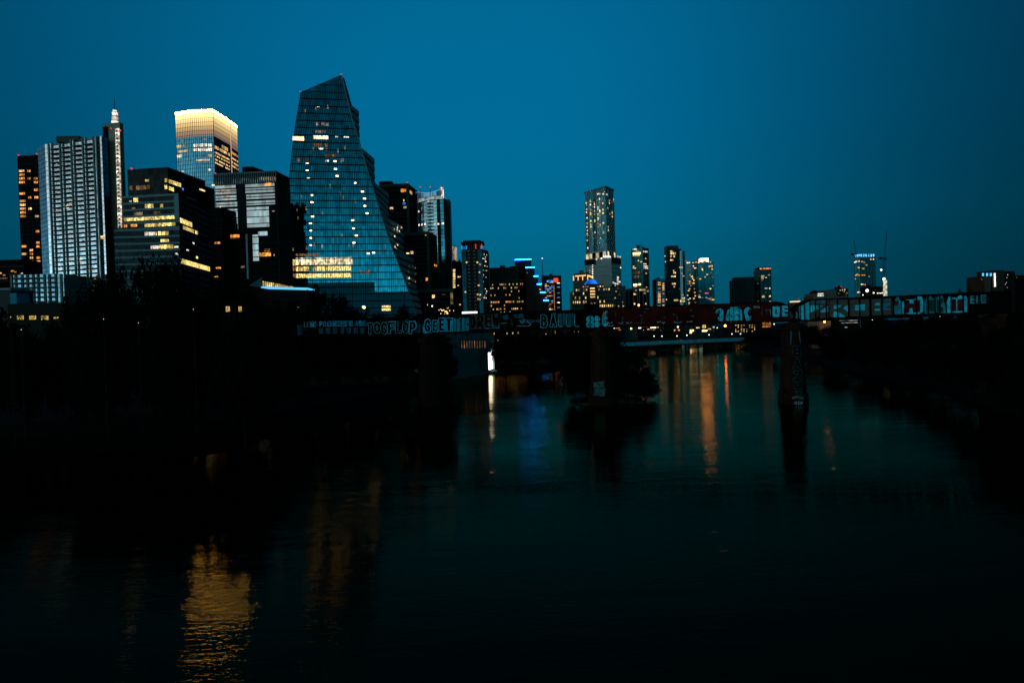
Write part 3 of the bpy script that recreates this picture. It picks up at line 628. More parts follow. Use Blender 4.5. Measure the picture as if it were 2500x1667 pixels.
# ---------------- rocks round the middle pier
ROCK = mat('wet_limestone', (.030, .028, .024), .8, noise=.5, nscale=1.5, bump=.5)
def rock(c, r, lab, grp='rocks round the middle pier'):
    rg = random.Random(int(c[0]*31+c[1])); mb = MB(); n = 9; prof = [(.55, -1.0), (1, -.35), (.95, .1), (.7, .55), (.25, .75)]
    jit = [1+rg.uniform(-.22, .22) for _ in range(n)]; rows = []
    for q, z in prof: rows.append([(c[0]+r[0]*q*jit[i]*math.cos(2*math.pi*i/n), c[1]+r[1]*q*jit[(i*2) % n]*math.sin(2*math.pi*i/n), c[2]+r[2]*(z+rg.uniform(-.12, .12))) for i in range(n)])
    for a, b_ in zip(rows, rows[1:]):
        for i in range(n): mb.quad([a[i], a[(i+1) % n], b_[(i+1) % n], b_[i]])
    mb.quad(rows[-1]); o = obj('rock', mb, ROCK, None, at0=(c[0], c[1], c[2])); tag(o, lab, 'rock', grp); return o
for (u, v, a, b_, c), lab in zip(((1455, 986, 3.4, 2.0, .7), (1490, 983, 1.8, 1.6, .9), (1422, 986, 1.6, 1.4, .5), (1518, 982, 1.6, 1.4, 1.3), (1541, 981, 1.2, 1.1, .6), (1566, 982, 1.5, 1.2, .5), (1590, 984, 1.2, 1, .4)),
        ('broad flat rock ledge at the foot of the middle pier', 'grey rock right beside the middle pier ledge', 'low rock left of the middle pier foot', 'tallest pointed pale rock right of the middle pier', 'small pale rock between the pointed rock and the bush', 'low rock under the bush by the middle pier', 'outermost small rock under the bush tip')):
    q = atz(u, v, .1); rock((q.x, q.y, .1), (a, b_, c), lab)
# ================================================================ CITY TOOLS
def rowlit(T, wi, u0, u1, v, hpx, m, p=.92, seg=2.4, gap=.25, off=.14, rng=rnd, pri=1):
    wl = T.walls[wi] if isinstance(wi, int) else wi
    x0, z = wl.uv(u0, v); x1, _ = wl.uv(u1, v); 
    if x1 < x0: x0, x1 = x1, x0
    x0 = max(x0, .3); x1 = min(x1, wl.L-.3)
    if x1-x0 < .4: return
    d = (wl.A.y+wl.B.y)/2; h = hpx/FPX*d; n = max(1, round((x1-x0)/seg)); s_ = (x1-x0)/n
    for i in range(n):
        if rng.random() < p: T.W.add(wl, x0+s_*(i+.5), z, s_-gap, h, m if not isinstance(m, list) else rng.choice(m), True, off, pri)
class Reps:
    """one shape repeated over a facade: the first 100 as parts, the rest as one"""
    def __init__(s, root, name, m, dims): s.root = root; s.name = name; s.m = m; s.dims = dims; s.it = []
    def add(s, wall, x, z): s.it.append((wall, x, z))
    def done(s, cap=100):
        org = WL[s.root.name]; cache = {}
        for wl, x, z in s.it[:cap]:
            k = (round(wl.rz, 4))
            if k not in cache:
                mb = MB(); o0 = wl.pt(0, wl.z0)
                W2 = Wall((0, 0), wl.d.xy*10, 0, 10); W2.n = wl.n
                for (a, b_, c, d, e, f, mi) in s.dims: W2.box(mb, a, b_, c, d, e, f, mi)
                cache[k] = mb.mesh(s.name, s.m)
            o = bpy.data.objects.new(s.name, cache[k]); COL.objects.link(o); o.parent = s.root; o.location = wl.pt(x, z, 0)-org
        if s.it[cap:]:
            mb = MB()
            for wl, x, z in s.it[cap:]:
                for (a, b_, c, d, e, f, mi) in s.dims: wl.box(mb, x+a, x+b_, z+c, z+d, e, f, mi)
            obj(s.name, mb, s.m, s.root, kind='stuff')
def redlamp(T, u, v, d, r=.7): lampbox(T.root, at(u, v, d), r, L_RED, 'warning_light')
G360 = glass('tower_glass_pale', (.80, .82, .84), .12, (1.4, 3.05), .35, .05)
G360B = glass('tower_glass_blue', (.14, .42, .58), .08, (2.2, 3.05), .25, .03)
GSAIL = glass('sail_glass', (.20, .34, .40), .05, (1.9, 4.4), .28, .035)
GTEAL = glass('teal_glass', (.07, .25, .25), .32, (2.0, 3.5), .4, .02)
GDEEP = glass('deep_teal_glass', (.018, .045, .05), .1, (2.0, 3.5), .5, .04)
GBLK = glass('black_glass', (.010, .014, .015), .12, (2, 4), .5, .03)
GMID = glass('office_glass', (.80, .66, .60), .08, (1.6, 4.0), .45, .05)
RAIL = mat('dark_rail', (.08, .10, .10), .6)
SPAN = mat('spandrel_metal', (.17, .20, .19), .6, noise=.15, nscale=.3); CONC = mat('tower_concrete', (.18, .18, .165), .8, noise=.15, nscale=.2)
FRAME = mat('dark_frame', (.006, .008, .009), .5); TANW = mat('tan_wall_dark', (.075, .060, .044), .85, noise=.15, nscale=.1)
LINE = mat('pale_trim', (.22, .21, .20), .7); DIMLINE = mat('dim_trim', (.06, .05, .045), .7)
WARMS = [W_ORG, W_WRM, W_WRM, W_YEL]
# ================================================================ LEFT GROUP
# black tower with orange windows
T = Tower('residential_tower', 'narrow black tower with scattered orange windows and red roof lights, left of the white tower', [(43, 381), (92, 378)], 600, DARK, back=28)
wl = T.walls[0]
fb = floorbands(wl, 46, .5, .12); T.part('spandrel', fb, FRAME); T.part('facade_rib', vribs(wl, 4, .5, .25), DARK)
for u0, u1, ps in ((46, 60, .45), (67, 75, .33), (82, 92, .38)):
    for k in range(27):
        v = 418+k*9.2
        if rnd.random() < ps and v < 665: rowlit(T, 0, u0+(v-418)*.03, u1+(v-418)*.03, v, 5, [W_ORG, W_ORG, W_WRM], seg=5 if u1-u0 > 10 else 3, p=.9)
rowlit(T, 0, 62, 100, 660, 5, W_WRM, seg=2.5); T.W.done()
redlamp(T, 45, 379, 599); redlamp(T, 90, 376, 599)
# white balcony tower
T = Tower('residential_tower', 'pale glass tower with four stacks of balconies and a lit white spire', [(92, 362, 487), (110, 353, 478), (248, 332, 462), (262, 331, 467)], 478, CONC, i0=1, back=26)
T360 = T; wl = T.walls[1]; L = wl.L; zt, zb_ = T.z, 2.6; fl = 3.05; nf = int((zt-zb_)/fl)
gl = MB()
for a, b_ in ((0, .05), (.083, .116), (.276, .31), (.48, .503), (.682, .71), (.87, .903), (.972, 1)): wl.quad(gl, L*a, L*b_, zb_, zt, .14)
bays = ((.135, .258), (.330, .455), (.530, .660), (.728, .848))
for a, b_ in bays: wl.quad(gl, L*a, L*b_, zb_, zt-2, .14)
T.part('glazing', gl, G360)
mb = MB(); wl.box(mb, L*.917, L*.968, zb_, zt, 0, .1); T.part('recess_panel', mb, FRAME)
mb = MB()
for a in (.06, .12, .26, .32, .46, .515, .665, .72, .853, .905): wl.box(mb, L*a, L*a+1.0, zb_, zt+(.6 if .1 < a < .9 else 0), 0, .75)
T.part('facade_column', mb, CONC)
mb = MB()
for k in range(nf): wl.box(mb, 0, L, zt-fl*(k+1), zt-fl*(k+1)+.28, .0, .2)
T.part('facade_edge_trim', mb, SPAN)
bw = L*.118; RP = Reps(T.root, 'balcony', [DARK, RAIL], [(-bw/2, bw/2, -.25, .10, 0, 1.9, 0), (-bw/2, bw/2, .10, .60, 1.82, 1.9, 1), (-bw/2, -bw/2+.06, .10, .60, .2, 1.8, 1), (bw/2-.06, bw/2, .10, .75, .2, 1.8, 1)])
for k in range(1, nf-6):
    for a, b_ in bays: RP.add(wl, L*(a+b_)/2, zt-fl*(k+.35)-.6)
RP.done()
g2 = MB(); glaze(T.walls[0], .06, mb=g2); glaze(T.walls[2], .06, mb=g2); T.part('corner_glazing', g2, G360B)
mb = MB(); floorbands(T.walls[0], nf, .3, .15, mb=mb); floorbands(T.walls[2], nf, .3, .15, mb=mb); T.part('facade_edge_trim', mb, FRAME)
rc = random.Random(11)
for _ in range(26):
    a, b_ = rc.choice(bays); k = rc.randint(2, nf-10); T.W.add(wl, L*rc.uniform(a+.02, b_-.02), zt-fl*k-1.3, rc.uniform(1.2, 3), 2, rc.choice([W_PNK, W_WRM, W_DIM, W_PNK]), True, .18)
rowlit(T, 1, 246, 256, 580, 8, W_WRM); T.W.done()
mb = MB()
for (u0, u1, v0, d_) in ((137, 192, 333, 470), (176, 212, 342, 466)):
    a, b_ = at(u0, v0, d_), at(u1, v0, d_); mb.box(a.x, b_.x, d_, d_+10, T.z-1, a.z)
T.part('roof_plant_room', mb, TANW)
sl = Wall(at(262, 560, 474).xy, at(301.5, 560, 472).xy, 2.6, at(268, 316, 487).z); mb = MB(); sl.box(mb, 0, sl.L, 2.6, sl.z1, -3.5, 0); T.part('spire_slab', mb, mat('spire_slab_tan', (.24, .18, .12), .85, noise=.15, nscale=.1))
mb = MB(); sl.box(mb, 0, sl.L*.28, 2.6, sl.z1-2.5, 0, 1.0)
for k in range(40): pass
T.part('slab_edge', mb, DARK)
LP = lit('lit_panel', (1.0, .88, .70), 1.35, .5)
for k in range(26):
    v = 318+k*9.35; xu, zz_ = sl.uv(287.3+(v-318)*.028, v)
    mb = MB(); sl.box(mb, xu-1.45, xu+1.45, zz_-1.05, zz_+1.05, .2, .5); mb2 = MB(); sl.box(mb2, xu-.9, xu+.6, zz_-1.0, zz_-.1, .5, .8)
    o = T.part('lit_panel', mb, LP)
    obj('panel_shade', mb2, TANW, o)
c = at(282, 316, 480)
def stack(root, c, tiers, m, name):
    for i, (w_, z0, z1) in enumerate(tiers):
        mb = MB(); mb.box(c.x-w_/2, c.x+w_/2, c.y-w_/2, c.y+w_/2, z0, z1); obj(name, mb, m, root)
zz0 = c.z
stack(T.root, c, [(5.6, zz0, zz0+2.2), (3.4, zz0+2.6, zz0+5.4), (3.1, zz0+5.8, zz0+8.6), (2.6, zz0+9, zz0+11.4), (1.8, zz0+11.7, zz0+13)], LP, 'spire_lantern')
stack(T.root, c, [(6.4, zz0+2.2, zz0+2.6), (3.9, zz0+5.4, zz0+5.8), (3.6, zz0+8.6, zz0+9), (3.0, zz0+11.4, zz0+11.7), (6.5, zz0-1, zz0)], CONC, 'spire_ledge')
mb = MB(); mb.tube([(c.x, c.y, zz0+13), (c.x, c.y, at(279, 245, 487).z)], [.35, .08]); T.part('antenna', mb, DARK)
redlamp(T, 293.5, 319, 470); redlamp(T, 271, 314, 470, .5)
# podium of the white tower
P2 = Tower('apartment_block', 'low pale block of balconied flats at the foot of the pale balcony tower', [(26, 672), (156, 668)], 448, CONC, back=25)
wl = P2.walls[0]; nf = 7; L = wl.L; mb = MB(); glaze(wl, .1, mb=mb); P2.part('glazing', mb, glass('podium_glass', (.26, .36, .40), .12, (1.4, 3.05), .5, .05))
mb = MB(); 
for a in (.0, .08, .20, .30, .41, .5, .62, .71, .83, .93): wl.box(mb, L*a, L*a+1.3, 2.6, wl.z1, 0, .8)
P2.part('facade_column', mb, CONC); P2.part('facade_edge_trim', floorbands(wl, 19, .3, .3), SPAN)
RP = Reps(P2.root, 'balcony', [DARK, RAIL], [(-2.2, 2.2, -.3, .05, 0, 1.8, 0), (-2.2, 2.2, .05, .9, 1.72, 1.8, 1)])
for k in range(1, 10):
    for a in (.15, .26, .36, .56, .78): RP.add(wl, L*a, wl.z1-3.05*k+.3)
RP.done(); rowlit(P2, 0, 63, 70, 722, 5, W_WHT); rowlit(P2, 0, 80, 84, 730, 9, W_PNK); P2.W.done()
# tower with the glowing crown
T = Tower('office_tower', 'tall blue glass tower whose whole crown glows white and gold', [(428, 276), (469, 270), (519.5, 268), (561, 294.5), (578, 308)], 750, FRAME, i0=2, back=40)
def crownmat(z0, z1):
    m = bpy.data.materials.new('crown_light'); m.use_nodes = True; t = m.node_tree; t.nodes.clear()
    e = t.nodes.new('ShaderNodeEmission'); o = t.nodes.new('ShaderNodeOutputMaterial'); t.links.new(e.outputs[0], o.inputs[0])
    g = t.nodes.new('ShaderNodeNewGeometry'); s_ = t.nodes.new('ShaderNodeSeparateXYZ'); t.links.new(g.outputs['Position'], s_.inputs[0])
    mr = t.nodes.new('ShaderNodeMapRange'); t.links.new(s_.outputs[2], mr.inputs[0]); mr.inputs[1].default_value = z0; mr.inputs[2].default_value = z1
    cr = t.nodes.new('ShaderNodeValToRGB'); cr.color_ramp.elements[0].color = (.30, .20, .17, 1); cr.color_ramp.elements[1].color = (230.0, 118.0, 16.0, 1)
    for p_, c_ in ((.18, (.42, .27, .18)), (.36, (.75, .50, .20)), (.62, (1.3, .92, .40)), (.92, (3.4, 2.4, .9))):
        el = cr.color_ramp.elements.new(p_); el.color = (*c_, 1)
    t.links.new(mr.outputs[0], cr.inputs[0]); t.links.new(cr.outputs[0], e.inputs[0]); m.cycles.emission_sampling = 'NONE'; return m
zt = T.z; CR = crownmat(zt-28, zt)
for i, wl in enumerate(T.walls):
    mb = MB(); wl.quad(mb, 0, wl.L, zt-(28 if i < 3 else 30), zt, .25); T.part('crown_screen', mb, CR)
    mb = MB(); wl.quad(mb, 0, wl.L, 2.6, zt-28, .2); T.part('glazing', mb, glass('crown_tower_glass', (.13, .50, .68), .05, (2.2, 4.2), .25, .02) if i < 2 else GDEEP)
    T.part('mullion', vribs(wl, max(2, round(wl.L/2.3)), .32, .45), FRAME)
    T.part('facade_edge_trim', floorbands(wl, 58, .35, .32), FRAME)
for wi, u0, u1, v, h, m, p_ in ((0, 430, 452, 359, 6, W_WRM, .8), (1, 457, 469, 356, 7, W_WHT, .95), (1, 469, 484, 356, 7, W_WHT, .95), (1, 485, 506, 355, 7, W_WHT, .95), (1, 508, 518, 355, 7, W_WHT, 1), (0, 428, 458, 372, 5, W_WRM, .9), (1, 462, 518, 367, 6, W_WHT, .8), (1, 487, 518, 367, 6, W_WHT, 1),
                                (0, 428, 444, 383, 7, W_WHT, .95), (1, 485, 505, 381, 4, W_PNK, .8), (1, 508, 518, 380.5, 5, W_WHT, 1), (0, 428, 450, 397, 4, W_PNK, .8), (1, 462, 518, 392.5, 3.5, W_WRM, .85), (1, 494, 505, 341, 5, W_PNK, .8), (0, 443, 449, 344, 5, W_PNK, 1), (1, 459, 466, 416, 4, W_WHT, 1), (1, 509, 515, 415, 4, W_WHT, 1), (0, 444, 449, 419, 4, W_WHT, 1),
                                (2, 520, 560, 357, 7, W_WRM, .75), (2, 541, 558, 358, 8, W_WRM, .9), (2, 520, 560, 370, 4, W_WRM, .9), (2, 522, 560, 379, 3.5, W_WRM, .85), (2, 522, 560, 388, 3.5, W_WRM, .85), (2, 520, 560, 395, 3.5, W_WRM, .9), (3, 563, 582, 371, 6, W_ORG, .8), (3, 563, 582, 384, 4, W_WRM, .85), (3, 563, 582, 394, 4, W_WRM, .85), (3, 563, 583, 403, 4, W_WRM, .85)):
    rowlit(T, wi, u0, u1, v, h, m, p_, 2.3, .4, .3)
wl = T.walls[2]; mb = MB(); wl.box(mb, wl.L-.9, wl.L-.1, zt-80, zt, .4, .9); T.part('corner_light_strip', mb, lit('strip_pink', (1, .55, .38), .7, 0))
T.W.done()
mb = MB(); w_ = T.F
mb.prism([p_ for p_ in w_], zt-.01, zt+.8); T.part('parapet', mb, lit('crown_rim', (1, .75, .4), 1.6, 0))
# stepped dark office with yellow floors
T = Tower('office_building', 'black stepped office block with several fully lit yellow floors', [(311, 414.5), (409, 408), (501, 442)], 440, DARK, i0=1)
T4 = T; w0_, w1_ = T.walls
A4 = Tower('', '', [(299, 480), (436, 472), (526, 508, 500)], 432, DARK, i0=1, root=T.root, part='middle_block')
B4 = Tower('', '', [(279, 561), (438, 557), (530, 600, 500)], 424, DARK, i0=1, root=T.root, part='lower_block')
C4 = Tower('', '', [(440, 434, 462), (524, 463, 500)], 462, DARK, back=16, root=T.root, part='rear_wing')
for X in (A4, B4, C4): X.W = T.W
f = MB()
for X, z0, z1 in ((A4, B4.z, A4.z), (B4, 2.6, B4.z)):
    for wi in (0,):
        wl = X.walls[wi]; n = int((z1-z0)/4.1)
        for k in range(n+1):
            z = z1-4.1*k; wl.box(f, 0, wl.L, z-1.25, z, -.1, .3); vribs(wl, int(wl.L/2.2), .12, .36, z-1.25, z, mb=f)
    mb = MB()
for k in range(3): T.walls[1].box(f, 12, 30, T.z-16-4.1*k, T.z-15-4.1*k, -.1, .3)
A4.walls[0].box(f, A4.walls[0].L-3.0, A4.walls[0].L, A4.z-16, A4.z, -.1, .4)
T.part('spandrel', f, SPAN)
gg = MB(); glaze(A4.walls[0], .08, mb=gg); glaze(B4.walls[0], .08, mb=gg); glaze(T.walls[0], .08, mb=gg); T.part('glazing', gg, GBLK)
gg = MB(); glaze(A4.walls[1], .08, mb=gg); glaze(B4.walls[1], .08, mb=gg); glaze(T.walls[1], .08, mb=gg); T.part('side_cladding', gg, MATTE)
gg = MB()
for X in (A4, B4): floorbands(X.walls[1], int(X.z/4.1), 1.0, .2, mb=gg)
T.part('side_spandrel', gg, FRAME)
for X, wi, u0, u1, v, h, m, p_ in ((T, 0, 345, 364, 442, 5, W_YEL, .5), (T, 0, 316, 366, 460, 10, W_DIM, .9), (T, 0, 402, 409, 441, 9, W_YEL, 1), (T, 1, 410, 441, 442, 9, W_YEL, .95), (T, 0, 402, 409, 457, 9, W_YEL, 1), (T, 1, 410, 424, 459, 9, W_YEL, .9), (T, 1, 440, 448, 460, 5, W_BLU, .6), (T, 1, 486, 500, 462, 4, W_YEL, .9),
                                   (A4, 0, 326, 338, 489, 10, W_YEL, .9), (A4, 0, 316, 322, 492, 3, W_WHT, 1), (A4, 0, 354, 375, 504, 10, W_YEL, .9), (A4, 0, 383, 399, 504, 9, W_YEL, .9), (A4, 0, 322, 332, 509, 4, W_DIM, 1), (A4, 0, 327, 349, 523, 8, W_PNK, .9), (A4, 0, 353, 371, 520, 6, W_WHT, .7), (A4, 0, 376, 392, 520, 6, W_DIM, .8),
                                   (A4, 0, 301, 437, 536, 10, W_YEL, 1), (A4, 1, 438, 468, 537, 11, W_YEL, 1), (A4, 0, 301, 352, 552, 7, W_ORG, .85), (A4, 0, 353, 437, 551, 8, W_YEL, .9), (A4, 1, 446, 485, 555, 8, W_YEL, .85),
                                   (B4, 0, 353, 384, 572, 10, W_WHT, .95), (B4, 0, 386, 412, 571, 11, W_YEL, .95), (B4, 0, 392, 413, 589, 9, W_YEL, .85), (B4, 0, 368, 390, 604, 8, W_WHT, .85), (B4, 0, 390, 424, 603, 10, W_YEL, .95), (B4, 0, 426, 436, 603, 4, W_WHT, .7), (B4, 0, 428, 437, 620, 4, W_WHT, .7), (B4, 0, 412, 422, 620, 5, W_WHT, .6),
                                   (B4, 1, 438, 511, 636, 11, W_YEL, 1), (B4, 1, 470, 474, 593, 4, W_WHT, 1), (B4, 1, 478, 483, 628, 6, W_YEL, 1), (B4, 1, 455, 460, 610, 3, W_WHT, 1)):
    rowlit(X, wi, u0, u1, v, h, m, p_, 2.3, .22, .16)
T.W.done(); redlamp(T, 321, 412, 440)
# office with the finned crown
T = Tower('office_building', 'dark office block with a two-row finned crown and brown side wall', [(524, 425), (674, 417.5), (706, 434)], 446, DARK, i0=1)
wl, ws = T.walls; L = wl.L
def X(u): return wl.uv(u, 500)[0]
def Zv(v, u=600): return wl.uv(u, v)[1]
mb = MB(); n = 28
for k in range(n+1): wl.box(mb, L*k/n-.25, L*k/n+.25, Zv(448), Zv(422)+.3, 0, 1.0)
wl.box(mb, 0, L, Zv(450), Zv(448.5), 0, 1.1); wl.box(mb, 0, L, Zv(435), Zv(434), 0, 1.0); wl.box(mb, 0, L, wl.z1-1.0, wl.z1, 0, 1.1)
T.part('crown_fins', mb, GREY)
mb = MB(); wl.quad(mb, 0, L, Zv(447), Zv(435.5), .1); T.part('crown_glazing', mb, GMID)
gm = MB()
for v0, v1, u0, u1 in ((449, 458, 524, 577), (449, 458, 590, 672), (461, 472, 524, 578), (461, 472, 600, 672), (476, 487, 526, 578), (476, 487, 602, 672), (492, 503, 528, 580), (492, 502, 602, 672), (509, 558, 543, 590), (507, 556, 602, 656), (567, 577, 628, 651), (574, 638, 614, 628), (572, 581, 514, 560)):
    wl.quad(gm, max(X(u0), .2), min(X(u1), L-.2), Zv(v1), Zv(v0), .12)
T.part('glazing', gm, GMID)
mb = MB(); floorbands(wl, 26, .5, .35, 2.6, Zv(450), mb=mb); T.part('facade_edge_trim', mb, FRAME)
mb = MB(); wl.box(mb, X(598), X(602), Zv(681), Zv(572), .1, .6); T.part('light_strip', mb, mat('pale_strip', (.30, .32, .33), .6))
mb = MB(); wl.box(mb, X(580), X(600), Zv(560), Zv(450), .1, .4); T.part('dark_shaft', mb, FRAME)
mb = MB(); vribs(ws, 12, .35, .4, mb=mb); T.part('side_rib', mb, BRN); mb = MB(); glaze(ws, .05, mb=mb); T.part('side_cladding', mb, mat('brown_side', (.028, .017, .012), .8))
E5 = Tower('', '', [(509, 508, 440), (541, 506, 439)], 440, DARK, back=18, root=T.root, part='front_block')
E5.W = T.W; e5 = E5.walls[0]
mb = MB(); floorbands(e5, 22, .4, .3, mb=mb); T.part('front_floor_edge', mb, FRAME)
for XX, wi, u0, u1, v, h, m, p_ in ((T, 0, 637, 663, 451, 8, W_ORG, .85), (T, 0, 634, 672, 437, 8, W_PNK, .7), (T, 0, 561, 585, 578, 9, W_ORG, .95), (E5, 0, 524, 538, 593, 6, W_ORG, .9), (T, 0, 631, 662, 622, 9, W_ORG, .95), (T, 0, 638, 660, 612, 7, W_DIM, .8), (T, 0, 588, 598, 652, 5, W_PNK, .8), (E5, 0, 527, 540, 655, 5, W_ORG, .8), (E5, 0, 524, 533, 675, 3, W_ORG, .9),
                                    (T, 0, 536, 556, 468, 8, W_PNK, .6), (T, 0, 545, 562, 482, 8, W_PNK, .5), (E5, 0, 530, 542, 556, 5, W_WHT, .6), (E5, 0, 536, 556, 506, 2, W_WRM, .9), (T, 0, 664, 672, 516, 3, W_PNK, 1), (E5, 0, 517, 525, 453, 4, W_WRM, .5), (T, 0, 573, 585, 667, 3, W_WRM, .6), (T, 0, 668, 671, 624, 6, W_WRM, 1)):
    rowlit(XX, wi, u0, u1, v, h, m, p_, 2.2, .22, .16)
T.W.done()
mb = MB(); a = at(584, 412, 470); b_ = at(628, 412, 470); mb.prism([(a.x+2, 470), (b_.x-3, 470), (b_.x, 482), (a.x, 482)], T.z-1, a.z+1.2); T.part('roof_plant_room', mb, DARK); redlamp(T, 526, 423, 447, .5)
# ================================================================ SAIL TOWER
sp = [(183, 833.6), (250, 849), (303, 863), (355, 879), (431, 901), (479, 917), (532, 933), (588, 951), (636, 969), (688, 989.5), (736.6, 1005.5), (760, 1013)]
lp = [(225.5, 734.3), (311, 720), (411, 708), (511.6, 702), (612, 701), (700, 702), (760, 703)]
SA = at(702, 690, 513); SB = at(989, 690, 529); SW = Wall(SA.xy, SB.xy, 0, 200)
def curve(pts, wall):
    q = sorted([(wall.uv(u, v)[1], wall.uv(u, v)[0]) for v, u in pts])
    def f(z):
        if z <= q[0][0]: a, b_ = q[0], q[1]
        elif z >= q[-1][0]: a, b_ = q[-2], q[-1]
        else:
            for a, b_ in zip(q, q[1:]):
                if a[0] <= z <= b_[0]: break
        return a[1]+(b_[1]-a[1])*(z-a[0])/(b_[0]-a[0])
    return f
fl_, fr_ = curve(lp, SW), curve(sp, SW)
zpk = SW.uv(833.6, 183)[1]; ztl = SW.uv(734.3, 225.5)[1]
root = thing('office_tower', 'huge sail-shaped glass tower with one curved edge and terraces stepping down it', 'building', ((SA.x+SB.x)/2, (SA.y+SB.y)/2+15, 2.6))
tiers = [((849, 250), (875, 270.5)), ((880, 359), (913, 387)), ((905, 437), (947, 471)), ((930, 523), (983.4, 552)), ((958, 610), (1019.6, 634)), ((994, 700), (1057.7, 720.5))]
TT = []
for (uf, vf), (ur, vr) in tiers:
    z = SW.uv(uf, vf)[1]; rr_ = atz(ur, vr, z); TT.append((z, rr_.xy))
if DBG: print('SAIL', zpk, ztl, [(round(a), tuple(round(q) for q in b_)) for a, b_ in TT])
W_HOT = lit('lit_hot', (1, .58, .24), 8.0, 1.2)
nF = 30; fh = (ztl-14)/nF if False else 5.35
front = MB(); side = MB(); back_ = MB(); roofm = MB(); hm = MB()
zs = [2.6]
while zs[-1]+fh < zpk: zs.append(zs[-1]+fh)
zs.append(zpk)
tiersz = [2.6]+sorted([t[0] for t in TT])
def topz(x):   # sloping roof edge between the left top and the peak
    xl = fl_(ztl); xr = fr_(zpk); return ztl+(zpk-ztl)*min(max((x-xl)/(xr-xl), 0), 1)
nM = 60; wM = (fr_(20)-fl_(20))/nM
for j in range(len(zs)-1):
    z0, z1 = zs[j], zs[j+1]
    a0, a1 = fl_(min(z0, ztl)), fl_(min(z1, ztl)); b0, b1 = fr_(z0), fr_(z1)
    # glass row, cut by the sloping roof edge
    n = 12
    for k in range(n):
        q0, q1 = k/n, (k+1)/n
        xs = [(a0+(b0-a0)*q0, z0), (a0+(b0-a0)*q1, z0), (a1+(b1-a1)*q1, z1), (a1+(b1-a1)*q0, z1)]
        cl = [(x, min(z, topz(x))) for x, z in xs]
        if cl[0][1] < z0 and cl[1][1] < z0 or max(cl[2][1], cl[3][1]) <= z0: continue
        cl = [(x, max(z, z0-.01)) for x, z in cl]
        front.quad([SW.pt(x, z, 0) for x, z in cl], [(x, z) for x, z in cl])
    tx = min(topz(a0), topz(b0))
    if z0 < ztl-2: hm.hexa([SW.pt(a0, z0, .35), SW.pt(b0, z0, .35), SW.pt(b0, z0, -.1), SW.pt(a0, z0, -.1), SW.pt(a0, z0+.75, .35), SW.pt(b0, z0+.75, .35), SW.pt(b0, z0+.75, -.1), SW.pt(a0, z0+.75, -.1)])
    elif z0 < zpk-3:
        xl = fl_(ztl)+(z0-ztl)/(zpk-ztl)*(fr_(zpk)-fl_(ztl)); hm.hexa([SW.pt(xl, z0, .35), SW.pt(b0, z0, .35), SW.pt(b0, z0, -.1), SW.pt(xl, z0, -.1), SW.pt(xl, z0+.42, .35), SW.pt(b0, z0+.42, .35), SW.pt(b0, z0+.42, -.1), SW.pt(xl, z0+.42, -.1)])
lob = MB()  # dark sheet over the foot: open base and dark reflections put into its colour
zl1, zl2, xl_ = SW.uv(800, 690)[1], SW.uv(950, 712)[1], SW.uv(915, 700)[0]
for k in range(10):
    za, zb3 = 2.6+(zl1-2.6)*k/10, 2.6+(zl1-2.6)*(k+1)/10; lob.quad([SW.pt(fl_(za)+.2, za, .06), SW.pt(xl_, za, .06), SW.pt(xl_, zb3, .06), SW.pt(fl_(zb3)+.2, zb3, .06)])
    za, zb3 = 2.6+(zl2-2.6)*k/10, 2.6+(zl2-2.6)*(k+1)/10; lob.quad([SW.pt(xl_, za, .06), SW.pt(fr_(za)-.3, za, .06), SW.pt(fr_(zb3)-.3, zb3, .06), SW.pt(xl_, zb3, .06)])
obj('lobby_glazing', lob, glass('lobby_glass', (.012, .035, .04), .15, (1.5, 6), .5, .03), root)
obj('curtain_wall', front, GSAIL, root); obj('facade_edge_trim', hm, FRAME, root)
vm_ = MB(); k = 0
x = 0.0
while True:       # mullions run parallel to the leaning left edge and end on the curved edge
    off = k*wM; k += 1
    pts = [(fl_(min(z, ztl))+off, z) for z in zs]
    seg = [(x, z) for x, z in pts if x <= fr_(z)+.01 and z <= topz(x)+1]
    if len(seg) < 2:
        if off > 60: break
        continue
    if off > 95: break
    bw_ = .20 if k % 6 else .42
    for (xa, za), (xb, zb2) in zip(seg, seg[1:]):
        vm_.hexa([SW.pt(xa-bw_/2, za, .42), SW.pt(xa+bw_/2, za, .42), SW.pt(xa+bw_/2, za, -.05), SW.pt(xa-bw_/2, za, -.05), SW.pt(xb-bw_/2, zb2, .42), SW.pt(xb+bw_/2, zb2, .42), SW.pt(xb+bw_/2, zb2, -.05), SW.pt(xb-bw_/2, zb2, -.05)])
    if k > 100: break
obj('mullion', vm_, FRAME, root)
ed = MB()
for j in range(len(zs)-1):
    a, b_ = zs[j], zs[j+1]
    if b_ > zpk: b_ = zpk
    ed.hexa([SW.pt(fr_(a)-.3, a, .6), SW.pt(fr_(a)+.4, a, .6), SW.pt(fr_(a)+.4, a, -.6), SW.pt(fr_(a)-.3, a, -.6), SW.pt(fr_(b_)-.3, b_, .6), SW.pt(fr_(b_)+.4, b_, .6), SW.pt(fr_(b_)+.4, b_, -.6), SW.pt(fr_(b_)-.3, b_, -.6)])
obj('edge_trim', ed, mat('bright_trim', (.14, .17, .17), .5), root)
